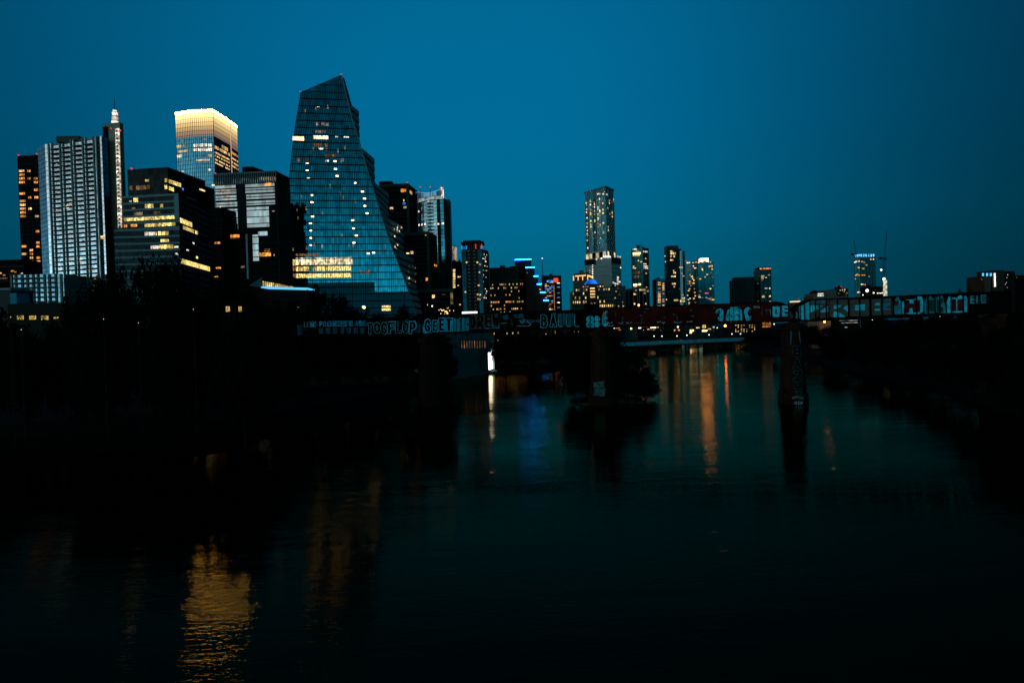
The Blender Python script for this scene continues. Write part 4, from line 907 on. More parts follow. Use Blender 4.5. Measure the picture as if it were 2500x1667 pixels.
# side terraces
SD = mat('terrace_fascia_teal', (.16, .30, .28), .7, noise=.15, nscale=.2)
tz = sorted(TT, key=lambda t: t[0])      # low to high
lo = 2.6; backv = Vector((0, 34))
def F2(x): p_ = SW.pt(x, 0); return p_.xy
terr = []
for i, (zt_, rp) in enumerate(tz):
    body = MB(); band = MB(); zz_ = lo
    fhs = 5.35; nn = max(1, round((zt_-lo)/fhs)); hh = (zt_-lo)/nn
    for j in range(nn):
        z0, z1 = lo+hh*j, lo+hh*(j+1)
        f0, f1 = F2(fr_(z0)), F2(fr_(z1)); l0, l1 = F2(fl_(z0)), F2(fl_(z1)); rl = l0+backv; rr2 = Vector((rp.x, rp.y))
        body.quad([(*f0, z0), (*rr2, z0), (*rr2, z1), (*f1, z1)], [(0, z0), (42, z0), (42, z1), (0, z1)])
        body.quad([(*rr2, z0), (*rl, z0), (*rl, z1), (*rr2, z1)]); body.quad([(*rl, z0), (*l0, z0), (*l1, z1), (*rl, z1)])
        # projecting terrace fascia
        d_ = (rr2-f0).normalized(); nr = Vector((d_.y, -d_.x))
        e0, e1, g0, g1 = f0+nr*.1, rr2+nr*.1, f0+nr*.45, rr2+nr*.45
        band.hexa([(*g0, z0+hh*.22), (*g1, z0+hh*.22), (*e1, z0+hh*.22), (*e0, z0+hh*.22), (*(f0.lerp(f1, .86)+nr*.45), z0+hh*.86), (*g1, z0+hh*.86), (*e1, z0+hh*.86), (*(f0.lerp(f1, .86)+nr*.1), z0+hh*.86)])
    fT = F2(fr_(zt_)); lT = F2(fl_(min(zt_, ztl))); body.quad([(*lT, zt_), (*fT, zt_), (*rr2, zt_), (*(lT+backv), zt_)])
    terr.append((F2(fr_(lo+1)), rr2, lo, zt_))
    obj('terrace_block', body, mat('sail_side', (.02, .035, .034), .6), root); obj('terrace_fascia', band, SD, root)
    lo = zt_
# upper wedge behind the peak
body = MB(); f0 = F2(fr_(lo)); rr2 = tz[-1][1]; l0 = F2(fl_(ztl)); pk = F2(fr_(zpk))
zm = ztl-1
mb = MB(); mb.quad([(*f0, lo), (*(f0+Vector((0, 18))), lo), (*(pk+Vector((0, 10))), zpk), (*pk, zpk)]); mb.quad([(*(f0+Vector((0, 18))), lo), (*(l0+Vector((0, 18))), lo), (*(l0+Vector((0, 10))), ztl), (*(pk+Vector((0, 10))), zpk)]); mb.quad([(*pk, zpk), (*(pk+Vector((0, 10))), zpk), (*(l0+Vector((0, 10))), ztl), (*l0, ztl)]); mb.quad([(*l0, lo), (*l0, ztl), (*(l0+Vector((0, 10))), ztl), (*(l0+Vector((0, 18))), lo)])
obj('peak_block', mb, mat('sail_side', (.010, .022, .024), .4), root)
class _T: pass
T = _T(); T.root = root; T.walls = [SW]; T.W = Wins(root)
SW.z1 = 200; SWL = SW.L
for u0, u1, v, h, m, p_ in ((714.5, 749, 339, 9, W_HOT, .92), (765, 801, 335, 10, W_HOT, .95), (771, 803, 304, 7, W_PNK, .8), (770, 802, 322, 5, W_PNK, .7), (812, 852, 335, 3, W_WHT, .6), (768, 792, 261, 3, W_WHT, .3), (778, 790, 364, 6, W_WHT, .8), (765, 800, 355, 8, W_DIM, .7), (726, 760, 392, 8, W_DIM, .5), (793, 822, 382, 8, W_DIM, .5), (794, 804, 393, 4, W_WHT, .7),
                            (702, 722, 641, 14, W_YEL, 1), (722, 861, 637, 17, lit('lit_hall', (1, .78, .42), 1.9, .5), 1), (722, 857, 655, 11, W_YEL, .93), (722, 857, 672, 10, W_YEL, .93), (702, 720, 657, 10, W_DIM, .8), (702, 720, 672, 9, W_DIM, .8), (722, 780, 622, 5, W_DIM, .9), (880, 915, 664, 10, W_DIM, .5), (932, 954, 752, 13, W_WRM, .85), (884, 890, 750, 6, L_YEL, 1)):
    x0, _ = SW.uv(u0, v); x1, z = SW.uv(u1, v); n = max(1, round((x1-x0)/1.9)); s_ = (x1-x0)/n
    for i in range(n):
        if rnd.random() < p_: T.W.add(SW, x0+s_*(i+.5), SW.uv(u0+(u1-u0)*(i+.5)/n, v)[1] if False else z, s_-.15, h/FPX*520, m, True, .1, 1)
for u, v in ((750, 400), (750, 417), (753, 436), (818, 394), (819, 413), (823, 430), (784, 365), (867, 447), (885, 468), (890, 485), (891, 503), (896, 521), (762, 477), (762, 494), (763, 529), (758, 545), (759, 563), (759, 581), (759, 598), (861, 538), (863, 558), (870, 575), (864, 593), (899, 619), (912, 617)):
    x, z = SW.uv(u, v); T.W.add(SW, x, z, 1.9, 1.0, lit('lit_spot', (1, .64, .36), 6.5, 0), True, .15, 5)
rp_ = random.Random(5)
for _ in range(26):
    v = rp_.uniform(255, 620); u = rp_.uniform(715+max(0, (400-v))*.1, 830+(v-300)*.28); x, z = SW.uv(u, v); T.W.add(SW, x, z, .8, 2.6, rp_.choice([W_DIM, W_PNK, W_DIM]), True, .15, 0)
T.W.cap = 160; T.W.cap = 100; T.W.done(); SW.L = SWL
# lit rooms on the terraces
wk = 0
for (fa, rb, z0, z1) in terr[:3]:
    ws_ = Wall(fa, rb, z0, z1)
    d_ = (rb-fa).normalized(); ws_.n = Vector((d_.y, -d_.x, 0)); ws_.rz = 0
    for _ in range(14):
        x = rnd.uniform(8, ws_.L-3); z = z0+(z1-z0)*rnd.uniform(.1, .9)
        mb = MB(); ws_.box(mb, x-1.6, x+1.6, z-.6, z+.6, .5, .6); obj('terrace_window', mb, rnd.choice([W_WRM, W_DIM, W_PNK, W_WHT]), root)
lampbox(root, at(833, 182, 517), .5, L_RED, 'warning_light'); lampbox(root, at(734, 224, 527), .5, L_RED, 'warning_light')
# ================================================================ CENTRE GROUP
def framed(T, fr_w=2.2, nb=16, beam=True, m=None):
    wl = T.walls[0]; L = wl.L; f = MB(); m = m or TANW
    wl.box(f, L-fr_w, L, 2.6, wl.z1-2.2, -.1, 1.2); wl.box(f, 0, L, wl.z1-2.2, wl.z1+.3, -.1, 1.2); obj('facade_frame', f, m, T.root)
    b_ = MB(); floorbands(wl, nb, .45, .8, x1=L-fr_w-.01, z1=wl.z1-2.3, mb=b_); obj('facade_edge_trim', b_, DIMLINE, T.root)
    g_ = MB(); glaze(wl, .06, x1=L-fr_w-.02, z1=wl.z1-2.3, mb=g_); obj('glazing', g_, MATTE, T.root)
T = Tower('residential_tower', 'dark tower stepping down in three pale frames behind the sail-shaped tower', [(926, 452), (998, 449), (1019, 466)], 600, DARK, i0=1)
B7b = Tower('', '', [(950, 571), (1048, 566.6), (1067, 576)], 585, DARK, i0=1, root=T.root, part='middle_block')
B7c = Tower('', '', [(1020, 708), (1106, 706)], 570, DARK, back=18, root=T.root, part='lower_block')
for X_, nb in ((T, 37), (B7b, 27), (B7c, 11)): framed(X_, 2.2, nb); X_.W = T.W
mb = MB(); a, b_ = at(925, 443, 606), at(957, 444, 606); mb.box(a.x, b_.x, 606, 614, T.z-1, a.z); T.part('roof_plant_room', mb, DARK)
mb = MB(); wl = B7c.walls[0]; wl.box(mb, wl.L-2.2, wl.L-.2, 2.6, wl.z1-3, 1.2, 1.35); T.part('light_strip', mb, lit('strip_dim_yellow', (1, .72, .35), .35, .3))
for X_, wi, u0, u1, v, h, m, p_ in ((T, 0, 979, 993, 466, 8, W_ORG, .9), (T, 1, 1000, 1006, 468, 7, W_WRM, 1), (T, 0, 983, 991, 498, 6, W_BLU, 1), (T, 0, 952, 961, 509, 5, W_WRM, 1), (T, 0, 985, 994, 507, 5, W_PNK, 1), (T, 0, 985, 988, 490, 5, W_WRM, 1), (T, 0, 940, 949, 497, 3, W_WHT, .8), (B7b, 0, 1038, 1042, 573, 5, W_ORG, 1), (B7b, 0, 1003, 1010, 617, 7, W_WRM, 1), (B7b, 0, 992, 1000, 619, 3, W_WRM, 1), (B7b, 0, 1040, 1047, 682, 7, W_ORG, 1), (B7c, 0, 1055, 1062, 724, 8, W_WRM, 1), (B7b, 1, 1056, 1066, 646, 5, W_ORG, .8), (T, 1, 1013, 1018, 468, 3, W_BLU, .7), (B7c, 0, 1078, 1088, 719, 2, W_DIM, .8)):
    rowlit(X_, wi, u0, u1, v, h, m, p_, 2.6, .25, .9 if wi == 0 else .15)
T.W.done(); redlamp(T, 994, 446, 600, .5)
# curved-top glass tower
cz = 700; pA = at(1021, 500, 716); pB = at(1083, 500, 700); pl = []
for k in range(9):
    q = k/8; a = pA.xy.lerp(pB.xy, q); a.y -= 5*math.sin(math.pi*q); pl.append(a)
cen = (pA.xy+pB.xy)/2
root = thing('residential_tower', 'round-fronted glass tower with a scooped lit crown and three red roof lights', 'building', (cen.x, cen.y+8, 2.6))
T = _T(); T.root = root; T.W = Wins(root); zr = at(1050, 486, 694).z; back2 = [Vector((pB.x, pB.y+26)), Vector((pA.x, pA.y+20))]
mb = MB(); mb.prism(pl+back2, 2.6, zr); obj('body', mb, DARK, root)
T.walls = [Wall(pl[i], pl[i+1], 2.6, zr) for i in range(8)]
g_ = MB(); f_ = MB(); m_ = MB()
for i, wl in enumerate(T.walls):
    glaze(wl, .1, mb=g_); floorbands(wl, 38, .4, .25, mb=f_); vribs(wl, 3, .15, .3, mb=m_)
obj('glazing', g_, glass('round_tower_glass', (.45, .68, .70), .12, (2.2, 3.4), .4, .03), root); obj('facade_edge_trim', f_, FRAME, root); obj('mullion', m_, FRAME, root)
zc0 = at(1050, 458, 694).z; zdip = 3.6; cb = at(1050, 475, 694).z
cr = MB(); cr2 = MB(); ring = MB(); cg = MB(); mb = MB(); mb.prism(pl+back2, zr, cb-.5); obj('crown_core', mb, FRAME, root)
ctop = lambda q: zc0-zdip*math.sin(math.pi*q)
for i, wl in enumerate(T.walls):
    W2 = Wall(wl.A.xy, wl.B.xy, zr, zc0+5)
    q0, q1 = i/8, (i+1)/8
    cg.quad([W2.pt(0, cb, .15), W2.pt(W2.L, cb, .15), W2.pt(W2.L, ctop(q1), .15), W2.pt(0, ctop(q0), .15)], [(0, 0), (1, 0), (1, 1), (0, 1)])
    cr.hexa([W2.pt(0, ctop(q0), .6), W2.pt(W2.L, ctop(q1), .6), W2.pt(W2.L, ctop(q1), -.2), W2.pt(0, ctop(q0), -.2), W2.pt(0, ctop(q0)+.55, .6), W2.pt(W2.L, ctop(q1)+.55, .6), W2.pt(W2.L, ctop(q1)+.55, -.2), W2.pt(0, ctop(q0)+.55, -.2)])
    W2.box(ring, 0, W2.L, at(1050, 484, 694).z, at(1050, 477, 694).z, .1, .7)
obj('crown_glazing', cg, glass('crown_panel', (.25, .50, .62), .2, (3, 3), .3, .02), root); obj('crown_rim_light', cr, lit('rim_blue', (.25, .65, 1), .55, 0), root); obj('lit_band', ring, lit('band_pale', (.75, .85, .80), .40, .2), root)
mb = MB(); mb.box(pB.x-2.2, pB.x+.3, pB.y-.5, pB.y+2, at(1080, 484, 700).z, at(1080, 458, 700).z); obj('light_strip', mb, lit('strip_cream', (1, .86, .6), 1.5, .3), root)
wv = _T(); a = at(1083, 489, 716); c = at(1096, 491, 716); mb = MB(); mb.box(a.x, c.x+1, 712, 730, 2.6, a.z); obj('side_wing', mb, mat('wing_dark', (.015, .035, .038), .4), root)
ww = Wall((a.x, 712), (c.x+1, 712), 2.6, a.z); obj('wing_balcony', floorbands(ww, 48, .5, 1.2), DIMLINE, root)
RP = Reps(root, 'balcony', [DARK, SPAN], [(-3, 3, -.3, .1, 0, 1.6, 0), (-3, 3, .1, .9, 1.5, 1.6, 1)])
for k in range(19): RP.add(T.walls[3], 4, at(1050, 493+k*8.2, 694).z)
RP.done()
for u, v in ((1021, 517), (1022, 550), (1030, 549), (1035, 548), (1059, 547), (1068, 547), (1081, 546), (1083, 545), (1046, 492)): 
    best = min(T.walls, key=lambda w: abs(((w.A+w.B)/2).x-at(u, v, 698).x)); x, z = best.uv(u, v); T.W.add(best, min(max(x, 1), best.L-1), z, 1.8, 1.8, W_WHT if v > 500 else G360, True, .35)
T.W.done()
for u in (1025.5, 1050.5, 1075.5): lampbox(root, at(u, 457, 700), .6, L_RED, 'warning_light'); 
mb = MB()
for u in (1025.5, 1050.5, 1075.5): q = at(u, 457, 700); mb = MB(); mb.box(q.x-.25, q.x+.25, q.y-.25, q.y+.25, cb-1, q.z-.8); obj('lamp_post', mb, DARK, root)
# lit lantern-topped tower beyond
T = Tower('office_tower', 'small distant tower with a lit faceted top between the round-fronted and the hat-roofed towers', [(1101, 602), (1108, 598.5), (1114.5, 604)], 1050, DARK, i0=1, zb=2.6)
for wi in (0, 1):
    wl = T.walls[wi]; mb = MB(); wl.quad(mb, .5, wl.L-.5, wl.z1-22, wl.z1-1, .3); T.part('lit_facet', mb, lit('facet_warm', (1, .75, .6), .55, .25))
T = Tower('office_building', 'narrow black block with one column of yellow windows beside the hat-roofed tower', [(1103, 640), (1128, 639)], 640, DARK, back=25)
for k in range(13): rowlit(T, 0, 1105.5, 1112, 659+k*3.55, 2.4, W_YEL, 1, 3)
for k in range(20): rowlit(T, 0, 1117, 1125, 650+k*5.2, 2.5, W_WRM, .15, 2)
T.W.done(); 
# brown tower with hat roof
T = Tower('residential_tower', 'brown tower under a flat slatted hat roof with red and blue lit posts', [(1126.6, 609, 600), (1176, 609, 600), (1192, 607, 616)], 600, BRN, i0=0)
wl, ws = T.walls; L = wl.L; nf = 27
f_ = MB(); floorbands(wl, nf, .4, .9, x1=L*.20, mb=f_); floorbands(wl, nf, .4, .9, x0=L*.80, mb=f_); floorbands(ws, nf, .4, .7, mb=f_); T.part('balcony_edge', f_, LINE)
f_ = MB(); 
for q in (0, .19, .81, .985): wl.box(f_, L*q, L*q+.35, 2.6, wl.z1, 0, 1.1)
T.part('facade_column', f_, LINE)
g_ = MB(); wl.quad(g_, .4, L*.19, 2.6, wl.z1, .1); wl.quad(g_, L*.82, L*.98, 2.6, wl.z1, .1); T.part('glazing', g_, WIN_D)
mw = mat('small_white_window', (.42, .42, .40), .4)
for k in range(nf):
    z = wl.z0+(wl.z1-wl.z0)*(k+.5)/nf
    for q in (.31, .59): T.W.add(wl, L*q+.6, z, 1.7, .7, mw, False, .1, k)
for u, v in ((1139, 641), (1166, 641), (1170, 665), (1172, 646), (1169, 697), (1172, 720), (1171, 731), (1136, 713), (1168, 730), (1167, 719)): rowlit(T, 0, u-2.5, u+2.5, v, 3.5, W_WRM, .9, 1.6, .2, .95)
for k in range(24): rowlit(T, 1, 1178, 1190, 620+k*5.6, 2.5, W_WHT, .13, 1.6)
T.W.done()
mb = MB(); a, b_ = at(1125, 593, 598), at(1181, 593, 598); mb.box(a.x, b_.x, 597, 620, a.z-.3, a.z+.8); T.part('hat_roof', mb, BRN)
c, d = at(1134, 588, 600), at(1171, 588, 600); mb = MB(); mb.box(c.x, d.x, 600, 615, a.z+.8, c.z-.7); mb.box(c.x-1, d.x+1, 599, 616, c.z-.7, c.z+.1); T.part('upper_hat', mb, BRN)
mb = MB(); mb.box(a.x+4, b_.x-4, 601, 618, T.z, a.z-.3); T.part('penthouse', mb, DARK)
for u, m in ((1127.5, L_BLU), (1139, L_BLU), (1161.5, L_RED), (1176, L_RED)):
    q = at(u, 604, 599); mb = MB(); mb.box(q.x-.35, q.x+.35, 598.2, 598.9, T.z, at(u, 596 if m is L_RED else 600, 599).z); T.part('lit_post', mb, lit('post_red', (1, .05, .03), 1.0, 0) if m is L_RED else lit('post_blue', (.06, .35, 1), .8, 0))
mb = MB()
for k in range(8): x = a.x+4+(b_.x-a.x-8)*k/7; mb.box(x-.15, x+.15, 598.5, 598.8, T.z, a.z-.3)
T.part('hat_post', mb, LINE)
mb = MB(); a, b_ = at(1128, 764, 560), at(1165, 762, 560); mb.box(a.x, b_.x, 560, 562, b_.z-.9, b_.z+.6)
cn = obj('bar_light', mb, lit('canopy_white', (1, .93, .85), 2.2, 0), None, at0=((a.x+b_.x)/2, 561, b_.z)); tag(cn, 'long white light bar low beyond the railway bridge beside the brown tower foot', 'light')
# wide brown hotel with blue neon steps
T = Tower('hotel', 'wide brown hotel with small orange windows and blue neon along its stepped roof', [(1193, 654), (1283, 651)], 650, BRN, back=30)
wl = T.walls[0]
T.W.grid(wl, 19, 17, .46, .42, [W_ORG, W_WRM, W_YEL, W_ORG], .3, x0=.02, x1=.98, z0=.02, z1=.80, dark=DWIN, off=.1, pf=lambda i, j: (.6 if j in (16, 15, 11, 9, 7, 4) else .16)*(1 if i < 16 else .5))
mb = MB(); wl.box(mb, 0, wl.L, wl.z0+(wl.z1-wl.z0)*.82, wl.z0+(wl.z1-wl.z0)*.835, 0, .4); T.part('cornice', mb, DIMLINE)
steps = [(1257, 1297, 634, 652), (1283, 1305, 653, 650), (1303, 1314, 674, 648), (1311, 1322, 693.5, 646), (1319, 1331, 713.5, 644), (1327, 1339, 733, 642)]
NB = lit('neon_blue', (.006, .15, 1.0), 34.0, 0)
for i, (u0, u1, v, d) in enumerate(steps):
    a, b_ = at(u0, v, d), at(u1, v, d); mb = MB(); mb.box(a.x-(0 if i < 1 else 6), b_.x, d, d+22, 2.6, a.z); o = T.part('stepped_wing' if i else 'roof_block', mb, BRN)
    mb = MB(); mb.box(a.x, b_.x, d-.5, d-.1, a.z-.5, a.z+.25); obj('neon_strip', mb, NB, o)
    w2 = Wall((a.x, d), (b_.x, d), 2.6, a.z)
    if i:
        for k in range(16):
            z = a.z-5-k*3.7
            if z > 4 and rnd.random() < .45: T.W.add(w2, rnd.uniform(.8, w2.L-.8), z, 1.3, 1.2, rnd.choice([W_PNK, W_DIM, W_WRM]), True, .1, 3)
mb = MB(); q = at(1294, 696, 649.5); mb.box(q.x-.3, q.x+.3, 648.4, 648.9, q.z-3, q.z+3); T.part('green_sign', mb, lit('sign_green', (.1, .9, .7), .8, 0))
T.W.done()
# slim block with red sign and orange edge light
T = Tower('office_building', 'slim dark block with blue lights, a red roof sign and orange lit edge', [(1322, 673), (1353, 672), (1370, 672)], 900, mat('dark_teal_wall', (.012, .03, .034), .5), i0=1)
for k in range(20):
    v = 686+k*4.1
    rowlit(T, 0, 1325, 1351, v, 2.0, [W_ORG, W_WRM, W_BLU] if k % 4 else [W_BLU, W_BLU, W_DIM], .55, 3.0)
    if k % 3 == 1: rowlit(T, 1, 1360, 1367, v+rnd.uniform(-2, 2), 2.2, rnd.choice([W_BLU, W_WHT, W_BLU]), .8, 4)
rowlit(T, 0, 1330, 1350, 687, 4, W_BLU, .8, 3)
T.W.done(); wl = T.walls[0]; mb = MB(); wl.box(mb, wl.L-1.1, wl.L-.2, 2.6, wl.z1-12, .1, .5); T.part('edge_light', mb, lit('edge_orange', (1, .35, .1), .9, .8))
mb = MB(); q = at(1357, 684, 897); mb.box(q.x-2.8, q.x+2.8, 896, 897, q.z-2.5, q.z+2.5); T.part('roof_sign', mb, lit('sign_red', (1, .05, .02), 1.6, 0))
mb = MB(); q0, q1 = at(1325, 673, 905), at(1323.5, 631, 905)
mb.tube([(q0.x, 905, T.z-1), (q1.x, 905, q1.z)], [.7, .35], 5); T.part('antenna_mast', mb, LINE); lampbox(T.root, q1, .6, L_WHT, 'mast_light')
# tallest tower right of centre
T = Tower('residential_tower', 'tallest slim tower right of centre, net-like facade above a gold lit terrace', [(1427, 472), (1477, 457), (1498, 466)], 1000, DARK, i0=1, ztop=at(1477, 480, 1000).z)
zt = T.z; w0_, w1_ = T.walls; zter1, zter0 = at(1477, 612, 1000).z, at(1477, 630, 1000).z
g_ = MB(); glaze(w0_, .15, z0=zter1, mb=g_); T.part('glazing', g_, glass('net_tower_glass', (.18, .52, .50), .25, (3.2, 6.8), .6, .05)); g_ = MB(); glaze(w1_, .15, z0=zter1, mb=g_); T.part('side_glazing', g_, WIN_D)
NET = mat('white_net', (.45, .50, .48), .7); f_ = MB(); nrow = 20; rh = (zt-zter1)/nrow; rg = random.Random(4)
for wl, ncol in ((w0_, 8), (w1_, 4)):
    for j in range(nrow):
        z0, z1 = zter1+rh*j, zter1+rh*(j+1)
        for i in range(ncol+1):
            x = min(max(wl.L*(i+(.25 if j % 2 else -.1))/ncol, 0), wl.L-.5); wl.box(f_, x, x+.5, z0, z1, .1, .9)
        for i in range(ncol):
            if rg.random() < (.9 if wl is w1_ else .55): x = wl.L*i/ncol; wl.box(f_, x, x+wl.L/ncol, z0+(.5 if i % 2 else 0)*rh*.4, z0+(.5 if i % 2 else 0)*rh*.4+.35, .1, .8)
T.part('facade_net', f_, NET)
f_ = MB()
for j in range(nrow*2):
    z = zter1+rh*.5*j; w0_.box(f_, w0_.L*.04, w0_.L*.18, z, z+1.5, .16, .5); w0_.box(f_, w0_.L*.40, w0_.L*.56, z+(.5 if j % 2 else 0), z+1.9, .16, .5)
T.part('dark_panel', f_, FRAME)
for wl, n, m in ((w0_, 60, [W_WRM, W_WHT, W_YEL, W_PNK]), (w1_, 14, [W_PNK, W_WRM])):
    for _ in range(n):
        zq = rg.random()**.55; T.W.add(wl, wl.L*rg.choice([.1, .12, .3, .5, .66, .75, .9] if wl is w0_ else [.2, .4, .7, .9]), zter1+(zt-zter1)*zq, 2.2, 2.4, rg.choice(m), True, .95, 1)
# glass lantern and hat
zl = at(1477, 455, 1000).z; c = sum(T.F, Vector((0, 0)))/4
F2_ = [c+(p_-c)*.97 for p_ in T.F]; mb = MB(); mb.prism(F2_, zt, zl-1.2); T.part('roof_lantern', mb, glass('lantern_glass', (.10, .30, .30), .12, (5, 20), .3, .02))
mb = MB(); mb.prism([c+(p_-c)*1.06 for p_ in T.F], zl-1.2, zl+.6); T.part('hat_roof', mb, SPAN)
vv = MB(); wl = Wall(F2_[0], F2_[1], zt, zl); wr = Wall(F2_[1], F2_[2], zt, zl)
for q in (.02, .28, .55, .93): vv.hexa([wl.pt(wl.L*q, zt, .6), wl.pt(wl.L*q+.6, zt, .6), wl.pt(wl.L*q+.6, zt, .1), wl.pt(wl.L*q, zt, .1), wl.pt(wl.L*min(q+.1, .97), zl-1.2, .6), wl.pt(wl.L*min(q+.1, .97)+.6, zl-1.2, .6), wl.pt(wl.L*min(q+.1, .97)+.6, zl-1.2, .1), wl.pt(wl.L*min(q+.1, .97), zl-1.2, .1)])
for q in (.02, .35, .7, .97): wr.box(vv, wr.L*q, wr.L*q+.6, zt, zl-1.2, .1, .6)
T.part('lantern_strut', vv, NET)
for u in (1461, 1465, 1474, 1480): rowlit(T, 0 if u < 1477 else 1, u-2, u+2, 474.5, 3.5, W_WHT, 1, 3, .3, 1.0)
# terrace and lower block
tb = MB()
T.part('terrace_core', tb, DARK) if False else None
for wi, wl in enumerate((w0_, w1_)):
    n = 6 if wi == 0 else 4
    for i in range(n):
        if wi == 0 and i in (0, 1, 3, 5) or wi == 1 and i in (0, 3): 
            mb = MB(); wl.box(mb, wl.L*(i+.12)/n, wl.L*(i+.85)/n, zter0+1.5, zter1-1, .1, .5); T.part('terrace_light', mb, lit('terrace_gold', (1, .72, .38), 1.25, .25))
mb = MB(); wl = w0_
for wl, n in ((w0_, 6), (w1_, 4)):
    for i in range(n+1): wl.box(mb, max(wl.L*i/n-.5, 0), wl.L*i/n+.5, zter0, zter1, .1, 1.2)
    wl.box(mb, 0, wl.L, zter1-.6, zter1+.6, .1, 1.6); wl.box(mb, 0, wl.L, zter0, zter0+1.2, .1, 1.4)
T.part('terrace_frame', mb, NET)
Lw = Tower('', '', [(1427.5, 628.5, 1012), (1492, 623.5, 985), (1515, 622, 1010)], 985, mat('lower_block_wall', (.34, .38, .34), .7, noise=.15, nscale=.1), root=T.root, part='lower_block', ztop=zter0)
cc = sum(Lw.F, Vector((0, 0)))/4
a0, a1 = Lw.walls; f_ = MB(); f2 = MB()
for wl in (a0, a1):
    for k in range(34):
        z = 2.6+(zter0-2.6-9)*k/34; wl.box(f_, 0, wl.L, z, z+.5, -.1, .9)
    for k in range(17):
        for i in range(9): 
            x = wl.L*(i+(.5 if k % 2 else 0))/9.5; z = 2.6+(zter0-11.6)*(k+.1)/17; wl.box(f2, x, x+.35, z, z+3.0, .0, 1.0)
T.part('facade_edge_trim', f_, LINE); T.part('facade_fins', f2, NET)
mb = MB(); a0.box(mb, -.5, a0.L*.42, zter0-9, zter0-1, .0, .6); T.part('dark_band', mb, FRAME); mb = MB(); a1.box(mb, 0, a1.L, zter0-9, zter0-1, 0, .6); T.part('dark_band', mb, FRAME)
# sign on the lower block
sg = MB()
for i, hh in enumerate((3.4, 2.2, 3.4, 2.4, 2.4, 3.4, 2.3, 2.3)):
    x0, z0 = a0.uv(1473.5+i*2.35, 629); a0.box(sg, x0, x0+.9, z0, z0+hh, .7, .95); a0.box(sg, x0, x0+1.25, z0+(0 if i % 2 else hh-.6), z0+(.6 if i % 2 else hh), .7, .95)
T.part('sign_lettering', sg, lit('sign_white', (1, .97, .92), 1.6, 0))
for k in range(11): rowlit(Lw, 0, 1445.4, 1448.4, 641+k*5.4, 2, L_WHT, 1, 3)
for k in range(3): rowlit(Lw, 0, 1439, 1441, 655+k*6, 1.6, W_WHT, 1, 3)
for u, v in ((1457, 633), (1469, 631), (1508, 626), (1513, 627), (1515, 654), (1507, 682), (1508, 687), (1501, 692), (1508, 677), (1507, 693), (1500, 697), (1509, 703), (1512, 688), (1497, 690)): rowlit(Lw, 0 if u < 1492 else 1, u-2, u+2, v, 3.2, W_WHT if u != 1515 else L_WRM, 1, 4, .3, .5)
T.W.it += [(i[0], i[1], 1000+k, *i[3:]) for k, i in enumerate(Lw.W.it)]; T.W.done()
# domed beige office
T = Tower('office_building', 'beige stepped office with a blue lit dome on top and warm arched windows', [(1396, 712), (1498, 708)], 820, TAN, back=30)
wl = T.walls[0]; L = wl.L
def ub(root, name, m, u0, u1, v, d, dep=24, zb=2.6, **k):
    a, b_ = at(u0, v, d), at(u1, v, d); mb = MB(); mb.box(a.x, b_.x, d, d+dep, zb, a.z); obj(name, mb, m, root, **k); return Wall((a.x, d), (b_.x, d), zb, a.z)
s1 = ub(T.root, 'upper_tier', TAN, 1404, 1490, 702, 824); s2 = ub(T.root, 'upper_tier', TAN, 1421, 1474, 695, 828); s3 = ub(T.root, 'centre_bay', TANW, 1437, 1456, 700, 817, 5)
T.W.grid(wl, 20, 11, .5, .5, [W_WRM, W_YEL], .1, x0=.01, x1=.99, dark=DWIN, pf=lambda i, j: .75 if j == 7 and (i < 4 or 12 < i) else (.5 if j in (8, 9) else .06))
for s_, n in ((s1, 14), (s2, 9)):
    for i in range(n):
        if not (.38 < (i+.5)/n < .62) and rnd.random() < .8: T.W.add(s_, s_.L*(i+.5)/n, s_.z1-3, 1.6, 2.2, rnd.choice([W_WRM, W_PNK, W_WRM]), True, .12, 2)
for v in (704, 711, 718, 725, 740):
    T.W.add(s3, s3.L/2, s3.uv(1446, v)[1], 5.5, 1.5, lit('bay_gold', (1, .6, .25), 1.3, 1.5), True, .2, 4)
f_ = MB(); vribs(wl, 20, .35, .35, mb=f_); floorbands(wl, 11, .35, .35, mb=f_); T.part('facade_grid', f_, TAN)
dc = at(1444.5, 693, 836); dm = MB(); r0 = 16.5/FPX*836; dm.lathe((dc.x, dc.y, dc.z), [(r0*1.12, -1.0), (r0*1.12, .3), (r0*1.0, .5), (r0*.9, 1.8), (r0*.68, 3.8), (r0*.42, 5.0), (r0*.12, 5.6), (0, 5.7)], 24)
T.part('dome', dm, lit('dome_blue', (.01, .20, 1.0), 2.0, .12, True)); dm = MB(); dm.lathe((dc.x, dc.y, dc.z), [(r0*1.3, -2.2), (r0*1.3, -.9), (r0*1.14, -.8), (0, -.8)], 24); dm.lathe((dc.x, dc.y, dc.z), [(r0*.3, 5.2), (r0*.25, 6.2), (0, 7.2)], 12); T.part('dome_collar', dm, DARK)
T.W.done()
